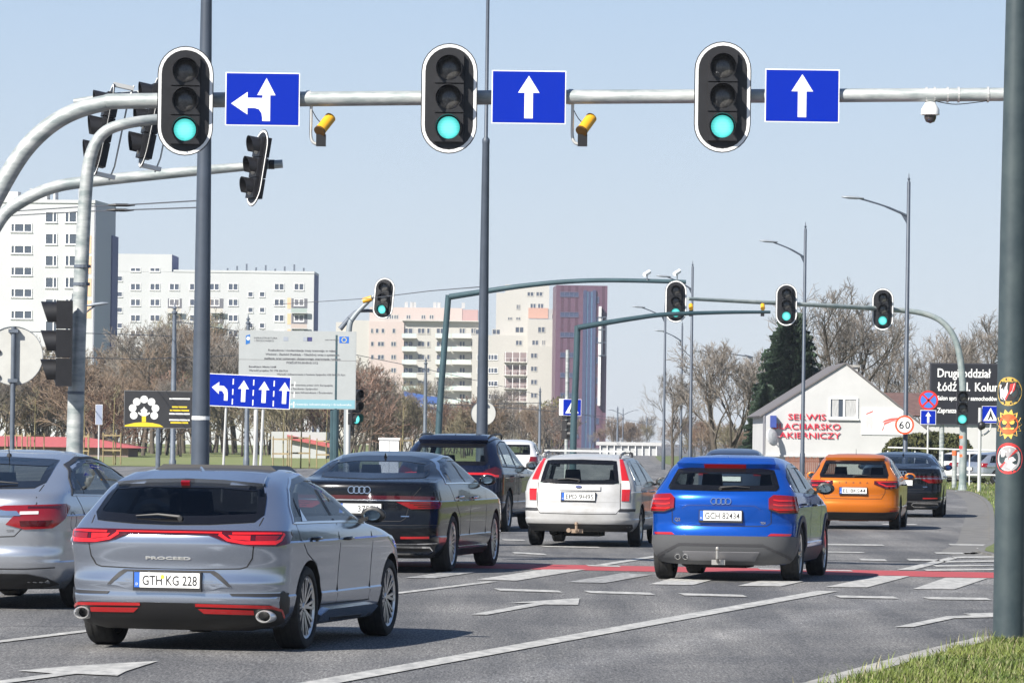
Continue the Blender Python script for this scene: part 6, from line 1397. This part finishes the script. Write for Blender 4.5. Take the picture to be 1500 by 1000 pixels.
for r in range(8):
    y = 484.5 + 19.2 * r
    for px, w_ in ((545, 4), (552.5, 5), (561, 5), (577, 5)) if r == 0 else ((545.5, 5), (558, 10), (576.5, 8)):
        x, z = b.loc(px, y); k = 1000 / FPX; window(b.t, x, z, w_ * k, 7.5 * k, (.5,) if w_ > 5 else (), -.36, fr=.12, mtl=DGLASS, fm=CREAM, sill=False)
    for px, w_ in ((617, 11), (627.5, 5), (598, 14), (645, 12), (677, 9), (694, 9)): b.win(px, y, w_, 8.5, (.5,) if w_ > 8 else (), DGLASS, .14, CREAM)
    for px0, px1 in ((589, 610), (638, 660), (662, 690)):
        b.box('balcony_glass', (px0, y + 4), (px1, y + 10), -1.5, -1.42, BGL); b.box('balcony_slab', (px0, y + 10), (px1, y + 11.3), -1.6, -.004, CREAM)
for px in (592, 600, 604, 634, 640, 676): x, z = b.loc(px, 446); MB().box(x, x + .7, 5, 6, zt, zt + 1.3).build('roof_vent', STEELW, b.t)
b2 = Block('low cream wing of the pink flats behind the information board', 490, 541, 1004, 0, 472, 12, CREAM)
for r in range(7):
    y = 486 + 19.2 * r; b2.box('loggia', (529, y - 6), (539, y + 6), -.05, -.004, mat('loggia_mid', (.28, .29, .31), .6)); b2.box('balcony_slab', (522, y + 9), (541, y + 10.5), -1.2, -.004, CREAM); b2.win(515, y, 6, 8, (), DGLASS)
b = Block('cream stepped flats with balconies beside the purple tower', 690, 812, 985, 0, 491, 14, CREAM)
b.box('front_wing', (773, 468), (815, 700), -1.2, -.004, CREAM); b.box('front_step', (773, 507), (822, 700), -2.4, -1.21, CREAM); b.box('brick_edge', (812, 468), (816.5, 700), -2.46, -2.41, BRICKP)
xa, za = b.loc(727, 428); xb, zb = b.loc(805, 417); MB().box(xa, xb, 3, 16, b.h, za).build('upper_storeys', CREAM, b.t); xq = b.loc(740, 417)[0]; MB().box(xq, xb, 3.1, 16, za, zb).build('upper_storeys', CREAM, b.t)
xg, zg = b.loc(842, 453); MB().box(b.loc(775, 453)[0], xg, .3, 12, b.h - 1, zg).build('grey_wing', mat('grey_render', (.36, .36, .37), .85), b.t); MB().box(b.loc(774, 453)[0], b.loc(803, 453)[0], .2, .29, b.loc(780, 466)[1], zg + .2).build('brick_panel', mat('brick_orange', (.5, .3, .24), .8), b.t)
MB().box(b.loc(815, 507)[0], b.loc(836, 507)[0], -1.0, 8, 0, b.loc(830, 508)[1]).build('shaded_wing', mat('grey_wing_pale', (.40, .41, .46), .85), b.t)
k = 985 / FPX
for px, py, w_, h_, yy in ((777, 430, 10, 7, 2.98), (790, 430, 10, 7, 2.98), (781, 448, 9, 9, 2.98), (792, 448, 9, 9, 2.98), (759, 449, 6, 8, 2.98), (747, 466, 7, 5, 2.98), (759, 466, 7, 5, 2.98), (811, 463, 6, 8, .28), (793, 483, 11, 9, -1.22), (761, 483, 13, 9, -.02), (760, 502, 10, 8, -.02), (784, 502, 10, 8, -1.22), (796, 502, 5, 8, -1.22), (703, 486, 14, 8, -.02), (727, 486, 12, 8, -.02)):
    x, z = b.loc(px, py); window(b.t, x, z, w_ * k, h_ * k, (.5,), yy, fr=.13, mtl=DGLASS, fm=CREAM, sill=False)
for r in range(6):
    y = 521 + 19.3 * r
    x, z = b.loc(782, y); window(b.t, x, z, 10 * k, 8 * k, (.5,), -2.42, fr=.13, mtl=DGLASS, fm=CREAM, sill=False); b.win(703, y + 2, 9, 8, (.5,), DGLASS); b.win(722, y + 2, 14, 8, (.3, .6), DGLASS)
    b.box('loggia', (739, y - 5), (772, y + 8), -.05, -.004, mat('loggia_brown', (.22, .17, .17), .6)); b.box('balcony_slab', (738, y + 9), (773, y + 10.4), -1.4, -.004, CREAM)
    for j in range(4): b.box('balcony_post', (740 + j * 10.5, y - 6), (740.7 + j * 10.5, y + 9), -1.35, -1.25, WFRAME)
    b.box('balcony_rail', (739, y + 3.4), (772, y + 4.2), -1.38, -1.28, WFRAME)
PURP = mat('purple_cladding', (.115, .06, .09), .5, var=.08, vscale=.2); PURP2 = mat('mauve_cladding', (.22, .12, .15), .5)
b = Block('purple clad tower with a blue glass strip', 812, 887, 960, -2.0, 418, 16, PURP, name='tower_block')
b.box('glass_strip', (856, 427), (868, 690), -.25, -.004, mat('glass_strip', (.09, .16, .25), .12)); b.box('strip_edge', (854.5, 425), (856, 690), -.4, -.004, mat('strip_edge', (.05, .06, .12), .5)); b.box('strip_edge', (868, 425), (869.5, 690), -.4, -.004, mat('strip_edge', (.05, .06, .12)))
for i in range(14): b.box('glass_joint', (856, 434 + 14.5 * i), (868, 434.6 + 14.5 * i), -.29, -.26, mat('strip_edge', (.05, .06, .12)))
b.box('glass_joint', (861.7, 427), (862.3, 690), -.29, -.26, mat('strip_edge', (.05, .06, .12)))
for i in range(9):
    y = 425 + 29.5 * i
    b.box('panel_joint', (812, y), (854, y + .5), -.02, -.004, mat('panel_joint', (.07, .03, .05), .7)); b.box('panel_joint', (870, y), (887, y + .5), -.02, -.004, mat('panel_joint', (.07, .03, .05)))
    b.win(834, y + 6, 27, 7, (.25, .5, .75), mat('tower_glass', (.05, .065, .12), .1), .10, mat('tower_frame', (.10, .10, .16), .5)); b.win(875, y + 14, 5, 9, (), mat('tower_glass', (.05, .065, .12)), .1, mat('tower_frame', (.1, .1, .16)))
for px in (822, 832, 843, 882): b.box('panel_joint', (px, 419), (px + .5, 690), -.018, -.004, mat('panel_joint', (.07, .03, .05)))
b.box('white_fin', (877, 449), (878.6, 594), -1.3, -.3, SIGNWHITE)
for py in (464, 482, 501, 520): b.box('fin_frame', (876, py), (888, py + 1.2), -1.5, -.2, DARKPOLE)
for px in (881, 887): b.box('fin_frame', (px, 464), (px + .8, 521), -1.5, -1.3, DARKPOLE)
# low roofs among the shrubs
q = P(90, 690, 325); t = thing('red_roofed_pavilion', 'low pavilion with a wide red hipped roof', 'building', (q.x, 325, 0)); wl = P(-60, 690, 325).x - q.x; wr = P(203, 690, 325).x - q.x; z1, z0 = P(120, 640, 325).z, P(200, 656, 325).z
MB().box(wl, wr - .8, .5, 9, 0, z0).build('wall', mat('pavilion_wall', (.22, .16, .14), .85), t); MB().add([(wl, 0, z0), (wr, 0, z0), (wr - 4.2, 5, z1), (wl, 5, z1), (wr, 10, z0), (wl, 10, z0)], [(0, 1, 2, 3), (3, 2, 4, 5), (1, 4, 2), (0, 3, 5), (0, 5, 4, 1)]).build('roof', mat('red_roof', (.42, .10, .10), .7, var=.1), t)
q = P(455, 690, 345); t = thing('pavilion', 'pale low building with a strip of red roof behind the stakes', 'building', (q.x, 345, 0)); MB().box(-3, 1.2, 0, 6, 0, 2.0).build('wall', mat('pale_wall', (.42, .43, .43), .85), t); MB().add([(-1.8, -.4, 1.75), (1.7, -.4, 1.1), (1.7, 6, 1.4), (-1.8, 6, 2.1), (-1.8, -.4, 1.45), (1.7, -.4, .8)], [(0, 3, 2, 1), (0, 1, 5, 4)]).build('roof', mat('red_roof', (.42, .1, .1)), t)
q = P(625, 690, 480); t = thing('blue_roofed_shed', 'shed with a blue sloping roof among the brown shrubs', 'building', (q.x, 480, 0)); xa = P(588, 690, 480).x - q.x; xb = P(645, 690, 480).x - q.x; za, zb = P(590, 572, 480).z, P(640, 582, 480).z
MB().box(xa, xb, .2, 6, 0, za - 1.4).build('wall', mat('shed_wall', (.4, .4, .4), .8), t); MB().add([(xa, 0, za - 1.2), (xb, 0, zb - 1.2), (xb, 6, zb), (xa, 6, za), (xa, 0, za - 1.4), (xb, 0, zb - 1.4)], [(0, 1, 2, 3), (0, 4, 5, 1)]).build('roof', mat('blue_roof', (.06, .12, .32), .5), t)
q = P(905, 690, 520); t = thing('pale_kiosk', 'pale rail-fronted hall beyond the estate car roof', 'building', (q.x, 520, 0)); MB().box(-2.0, 4.5, 0, 6, 0, P(905, 648, 520).z).build('wall', mat('pale_wall', (.42, .43, .43)), t); MB().box(-2.4, 4.9, -.3, 6.3, P(905, 652, 520).z, P(905, 647, 520).z).build('roof', WALL_W, t)
for i in range(9): MB().box(-2.1 + i * .8, -2.0 + i * .8, -.25, -.15, 0, P(905, 650, 520).z).build('column', SIGNWHITE, t)

# ------------------------------------------------------------------ trees
BARK = mat('bark', (.085, .070, .055), .9, var=.25, vscale=3)
TWIG = [mat('twigs_grey_brown', (.20, .175, .15), .9, island=.35), mat('twigs_brown', (.21, .155, .11), .9, island=.35), mat('twigs_reddish', (.215, .135, .10), .9, island=.35), mat('twigs_olive', (.19, .165, .105), .9, island=.35)]
def grow(seed, H, spread=.55, stems=1, n1=9, n2=7, n3=6, n4=5, tw=.014, lean=0.0, low=.25, thick=.018):
    r = random.Random(seed); trunk, twigs = MB(), MB()
    def seg(mb, p, d, L, rad, n, k=3, bend=.25, up=.15):
        pts = [p]; q = p; dd = d.copy()
        for i in range(k):
            dd = (dd + Vector((r.uniform(-1, 1), r.uniform(-1, 1), r.uniform(-.6, 1) * .6)) * bend + Vector((0, 0, up))).normalized(); q = q + dd * (L / k); pts.append(q)
        mb.tube(pts, [max(rad * (1 - .75 * i / k), tw * .45) for i in range(k + 1)], n, caps=False); return pts
    def at(pts, t): x = t * (len(pts) - 1); i = min(int(x), len(pts) - 2); return pts[i].lerp(pts[i + 1], x - i), (pts[i + 1] - pts[i]).normalized()
    def child(d, ang):
        a = d.orthogonal().normalized(); a.rotate(Matrix.Rotation(r.uniform(0, 2 * pi), 3, d)); return (d * cos(ang) + a * sin(ang)).normalized()
    for s in range(stems):
        d0 = Vector((lean + r.uniform(-.3, .3) * (stems > 1), r.uniform(-.3, .3) * (stems > 1), 1)).normalized(); b = Vector((r.uniform(-.5, .5), r.uniform(-.5, .5), 0)) * (stems > 1) * .8
        t0 = seg(trunk, b, d0, H * .82, H * thick, 7, 6, .10, .12)
        for i in range(n1):
            t = low + (1 - low) * (i + r.random()) / n1; p, d = at(t0, min(t, .99)); L1 = H * spread * (1.15 - t * .75) * r.uniform(.7, 1.1)
            b1 = seg(trunk, p, child(d, r.uniform(.6, 1.15)), L1, H * thick * .42 * (1.2 - t * .6), 5, 4, .22, .16)
            for j in range(n2):
                t2 = .2 + .8 * (j + r.random()) / n2; p2, d2 = at(b1, min(t2, .99)); L2 = L1 * .55 * (1.2 - t2 * .6)
                b2 = seg(twigs, p2, child(d2, r.uniform(.5, 1.0)), L2, tw * 1.7, 3, 3, .25, .14)
                for k in range(n3):
                    t3 = .2 + .8 * (k + r.random()) / n3; p3, d3 = at(b2, min(t3, .99)); b3 = seg(twigs, p3, child(d3, r.uniform(.4, .9)), L2 * .5, tw, 3, 2, .25, .12)
                    for m in range(n4): p4, d4 = at(b3, r.uniform(.2, .98)); seg(twigs, p4, child(d4, r.uniform(.4, .9)), L2 * .28, tw * .7, 3, 1, .2, .1)
    return trunk.mesh('trunk', BARK, 60), twigs
KIND = {}
def kind(key, tws, **kw):
    a, b = grow(**kw); KIND[key] = [(a, b.mesh('branches', m)) for m in tws]
kind('tall', TWIG[:2], seed=3, H=9, spread=.42, n1=11, n2=6, n3=5, n4=4, tw=.017); kind('wide', TWIG[:2] + TWIG[3:], seed=8, H=8, spread=.6, n1=11, n2=7, n3=5, n4=4, tw=.017)
kind('bush', TWIG[1:], seed=12, H=4.2, spread=.55, stems=5, n1=7, n2=5, n3=4, n4=4, tw=.017, low=.1, thick=.012); kind('bush2', TWIG, seed=19, H=5, spread=.5, stems=4, n1=8, n2=5, n3=4, n4=4, tw=.017, low=.08, thick=.012)
kind('fine', TWIG[:1], seed=23, H=9, spread=.45, n1=11, n2=6, n3=5, n4=4, tw=.013, thick=.014); kind('fine2', TWIG[:1], seed=27, H=8, spread=.55, n1=10, n2=6, n3=5, n4=4, tw=.013, thick=.016)
def tree(kd, var, pos, s, rz, label, group, sz=None, cat='tree', name='bare_tree'):
    t = thing(name, label, cat, pos, rz, group); t.scale = (s, s, sz or s); a, b = KIND[kd][var % len(KIND[kd])]; link('trunk', a, t); link('crown', b, t); return t
rt = random.Random(77)
def treeline(n, x0, x1, y0, y1, top, kinds, label, group, name='bare_tree', cat='tree'):
    for i in range(n):
        px = x0 + (x1 - x0) * (i + rt.uniform(.1, .9)) / n; Y = rt.uniform(y0, y1); tp = top(px) + rt.uniform(-12, 14); h = P(px, tp, Y).z; kd = rt.choice(kinds); H0 = {'fine': 9, 'fine2': 8, 'tall': 9, 'wide': 8, 'bush': 4.2, 'bush2': 5}[kd]
        s = max(h, 1.2) / H0; va = rt.randrange(4) % len(KIND[kd]); tint = KIND[kd][va][1].materials[0].name.replace('twigs_', '').replace('_', ' ')
        form = {'bush': 'many-stemmed', 'bush2': 'upright', 'wide': 'spreading', 'tall': 'slender', 'fine': 'fine-twigged slender', 'fine2': 'fine-twigged spreading'}[kd]
        tree(kd, va, (P(px, 690, Y).x, Y, 0), s * rt.uniform(.95, 1.25), rt.uniform(0, 6.28), tint + ' ' + form + ' ' + label, group, s, cat, name)
treeline(26, -30, 300, 330, 430, lambda x: 540 + 10 * sin(x * .05), ('bush', 'bush2', 'wide'), 'leafless shrub in the thicket left of the slate pole', 'brown shrubs on the left', 'bare_shrub', 'shrub')
treeline(24, 290, 560, 340, 440, lambda x: 545 + 12 * sin(x * .06), ('bush', 'bush2', 'wide'), 'leafless shrub in the thicket behind the information board', 'brown shrubs behind the board', 'bare_shrub', 'shrub')
treeline(26, 540, 830, 380, 560, lambda x: 578 + .10 * (x - 540), ('bush', 'bush2', 'wide'), 'leafless shrub in the thicket below the pale flats', 'brown shrubs below the flats', 'bare_shrub', 'shrub')
treeline(14, 150, 350, 350, 450, lambda x: 470 + abs(x - 255) * .35, ('tall', 'wide'), 'bare tree in front of the long white block', 'bare trees before the white block')
treeline(8, -20, 150, 360, 420, lambda x: 510, ('tall', 'wide'), 'bare tree before the slab block with the shade-coloured end wall', 'bare trees before the left block')
treeline(10, 560, 830, 420, 600, lambda x: 560 + .12 * (x - 560), ('tall', 'wide'), 'bare tree before the pale flats', 'bare trees before the flats')
treeline(12, 860, 1010, 560, 800, lambda x: 618, ('bush', 'wide', 'tall'), 'small distant bare tree at the end of the road', 'distant trees at the road end')
treeline(9, 1015, 1120, 420, 520, lambda x: 625, ('bush', 'bush2'), 'low bare shrub behind the bare leaning tree', 'shrubs behind the leaning tree', 'bare_shrub', 'shrub')
a, b_ = grow(31, 8.2, .62, 2, 10, 7, 6, 5, .02, -.18, .22, .028); KIND['lean'] = [(a, b_.mesh('branches', TWIG[0]))]
tree('lean', 0, (P(1058, 690, 262).x, 262, 0), P(1050, 507, 262).z / 8.4, 2.0, 'wide bare tree with dark leaning trunks left of the spruce', None)
tree('wide', 0, (P(985, 690, 290).x, 290, 0), .72, 1.0, 'smaller bare tree beside the leaning bare tree', None)
treeline(4, 1195, 1300, 245, 290, lambda x: 425 + abs(x - 1215) * .6, ('fine', 'fine2'), 'bare tree rising behind the gabled workshop', 'bare trees behind the workshop')
treeline(6, 1325, 1480, 238, 290, lambda x: 480 - (x - 1400) * .35, ('fine', 'fine2'), 'bare tree behind the black dealer board', 'bare trees behind the dealer board')
# spruce
def spruce(H, seed=4):
    r = random.Random(seed); tr = MB().tube([(0, 0, 0), (0, 0, H)], [.16, .02], 8); nd = MB(); z = .8
    while z < H - .1:
        f = 1 - z / H; R = 2.15 * f ** .5 + .05
        for k in range(11):
            a = r.uniform(0, 2 * pi); L = R * r.uniform(.7, 1.08); d = Vector((cos(a), sin(a), 0)); sd = Vector((-sin(a), cos(a), 0)); n = max(4, int(L * 9))
            for i in range(n):
                t = (i + .5) / n; p = d * L * t + Vector((0, 0, z - .38 * L * t * t + .12 * t ** 4 * L)); w = (.34 * (1 - t) + .12) * min(1, L)
                for s in (-1, 1):
                    e = p + sd * s * w * r.uniform(.6, 1) + d * .12 - Vector((0, 0, .14 * r.random() + .03)); q = d * .06
                    nd.add([p - q, p + q, e + Vector((0, 0, .02)), e - d * .07 - Vector((0, 0, .10))], [(0, 1, 2, 3)])
                nd.add([p, p + d * .09, p + d * .07 - Vector((0, 0, .22 + .12 * r.random())), p - Vector((0, 0, .2))], [(0, 1, 2, 3)])
        z += .17
    return tr.mesh('trunk', BARK), nd.mesh('needles', mat('spruce_needles', (.022, .042, .022), .7, island=.55))
sa, sb = spruce(8.6)
for px, Y, s, lab in ((1158, 240, P(1158, 452, 240).z / 8.6, 'tall dark green spruce behind the workshop'), (1122, 236, P(1122, 560, 236).z / 8.6, 'shorter dark spruce left of the tall one')):
    t = thing('spruce_tree', lab, 'tree', (P(px, 690, Y).x, Y, 0)); t.scale = (s * 1.3, s * 1.3, s); link('trunk', sa, t); link('crown', sb, t)
# unseen spruces, added beyond the picture edge to darken reflections in car flanks
for i in range(9):
    Yq = 58 + i * 9.0; xq = .118 * Yq + 7 + (i % 3) * 2.2; s = .62 + .08 * (i * 5 % 3)
    t = thing('spruce_tree', 'dark spruce added out of view for the car reflections', 'tree', (xq, Yq, .04), i * 1.3, 'spruces added out of view'); t.scale = (s * 1.4, s * 1.4, s); link('trunk', sa, t); link('crown', sb, t)
# evergreen hedge balls and small leafy bushes
def leafball(seed, n, rx, rz, mtl):
    r = random.Random(seed); mb = MB()
    for i in range(n):
        v = Vector((r.gauss(0, 1), r.gauss(0, 1), r.gauss(0, 1))).normalized() * r.uniform(.7, 1.03); p = Vector((v.x * rx, v.y * rx, rz + v.z * rz)); a = Vector((r.gauss(0, 1), r.gauss(0, 1), r.gauss(0, 1))).normalized(); c_ = a.orthogonal().normalized() * r.uniform(.06, .12); e = a.cross(c_)
        mb.add([p - c_, p + e * .5, p + c_ * 1.2, p - e * .5], [(0, 1, 2, 3)])
    return mb.mesh('leaves', mtl)
HEDGE = mat('thuja_green', (.035, .05, .015), .8, col2=(.08, .078, .022), vscale=1.2, island=.5); lb = leafball(2, 5200, 1.0, 1.0, HEDGE)
for i, (px, Y, sx_, top) in enumerate(((1318, 198, .8, 640), (1343, 200, .9, 634), (1372, 201, 1.0, 632), (1396, 201, .9, 635))):
    h = P(px, top, Y).z; t = thing('evergreen_bush', 'rounded olive green evergreen bush behind the railing', 'bush', (P(px, 690, Y).x, Y, 0), i, 'evergreen bushes behind the railing'); t.scale = (sx_, sx_, h / 2); link('foliage', lb, t); MB().tube([(0, 0, 0), (0, 0, 1.2)], .06, 6).build('stem', BARK, t)
OL = leafball(6, 700, 1.0, 1.0, mat('olive_leaves', (.13, .12, .035), .8, island=.5))
for px, top in ((800, 585), (818, 578), (768, 598)): t = thing('leafy_shrub', 'olive shrub just leafing out beside the cream flats', 'shrub', (P(px, 690, 600).x, 600, 0), 0, 'leafing shrubs'); h = P(px, top, 600).z; t.scale = (1.5, 1.5, h / 2); link('foliage', OL, t)
# staked young trees
WOOD = mat('stake_wood', (.26, .20, .11), .85, var=.2)
st = None
for px, Y, s in ((122, 240, 1), (166, 243, 1.05), (50, 238, 1), (415, 236, 1), (440, 238, 1.05), (478, 240, .95), (590, 262, 1), (20, 246, 1)):
    t = thing('staked_sapling', 'young tree tied between wooden stakes on the grass reserve', 'tree', (P(px, 690, Y).x, Y, 0), px * .1, 'staked young trees')
    if st is None:
        st = {}; st['trunk'] = [MB().tube(smooth_path([(0, 0, 0), (.03, 0, 1.5), (-.02, .02, 3.4)], 3), [.035] * 4 + [.02] * 3, 6).mesh('trunk', mat('sapling_bark', (.22, .19, .09), .9))]
        st['stake'] = [MB().tube([(a, b, 0), (a, b, 1.65)], .035, 6).mesh('stake', WOOD) for a, b in ((-.45, -.3), (.45, -.3), (0, .5))]
        st['rail'] = [MB().obox(((a[0] + b[0]) / 2, (a[1] + b[1]) / 2, z), (Vector((b[0] - a[0], b[1] - a[1], 0))) * .55, Vector((-(b[1] - a[1]), b[0] - a[0], 0)) * .02, (0, 0, .04)).mesh('rail', WOOD) for z in (.75, 1.5) for a, b in (((-.45, -.3), (.45, -.3)), ((.45, -.3), (0, .5)), ((0, .5), (-.45, -.3)))]
        _, tw = grow(41, 2.4, .4, 1, 6, 4, 3, 2, .012); st['crown'] = [tw.mesh('crown', TWIG[3])]
    for nm, ms in st.items():
        for me in ms:
            o = link(nm, me, t)
            if nm == 'crown': o.location = (0, 0, 1.9)
    t.scale = (s, s, s)
# ------------------------------------------------------------------ air
hz = MB().box(-420, 420, -60, 1250, -1, 75).build('haze', [], None, kind='stuff', label='thin pale blue spring haze filling the whole street', category='haze')
hm = bpy.data.materials.new('haze'); hm.use_nodes = True; n = hm.node_tree.nodes; n.remove(n['Principled BSDF'])
pv = n.new('ShaderNodeVolumePrincipled'); pv.inputs['Color'].default_value = (.80, .88, 1.0, 1); pv.inputs['Density'].default_value = HAZE_DENSITY; pv.inputs['Anisotropy'].default_value = 0.2
hm.node_tree.links.new(pv.outputs[0], n['Material Output'].inputs['Volume']); hz.data.materials.clear(); hz.data.materials.append(hm)
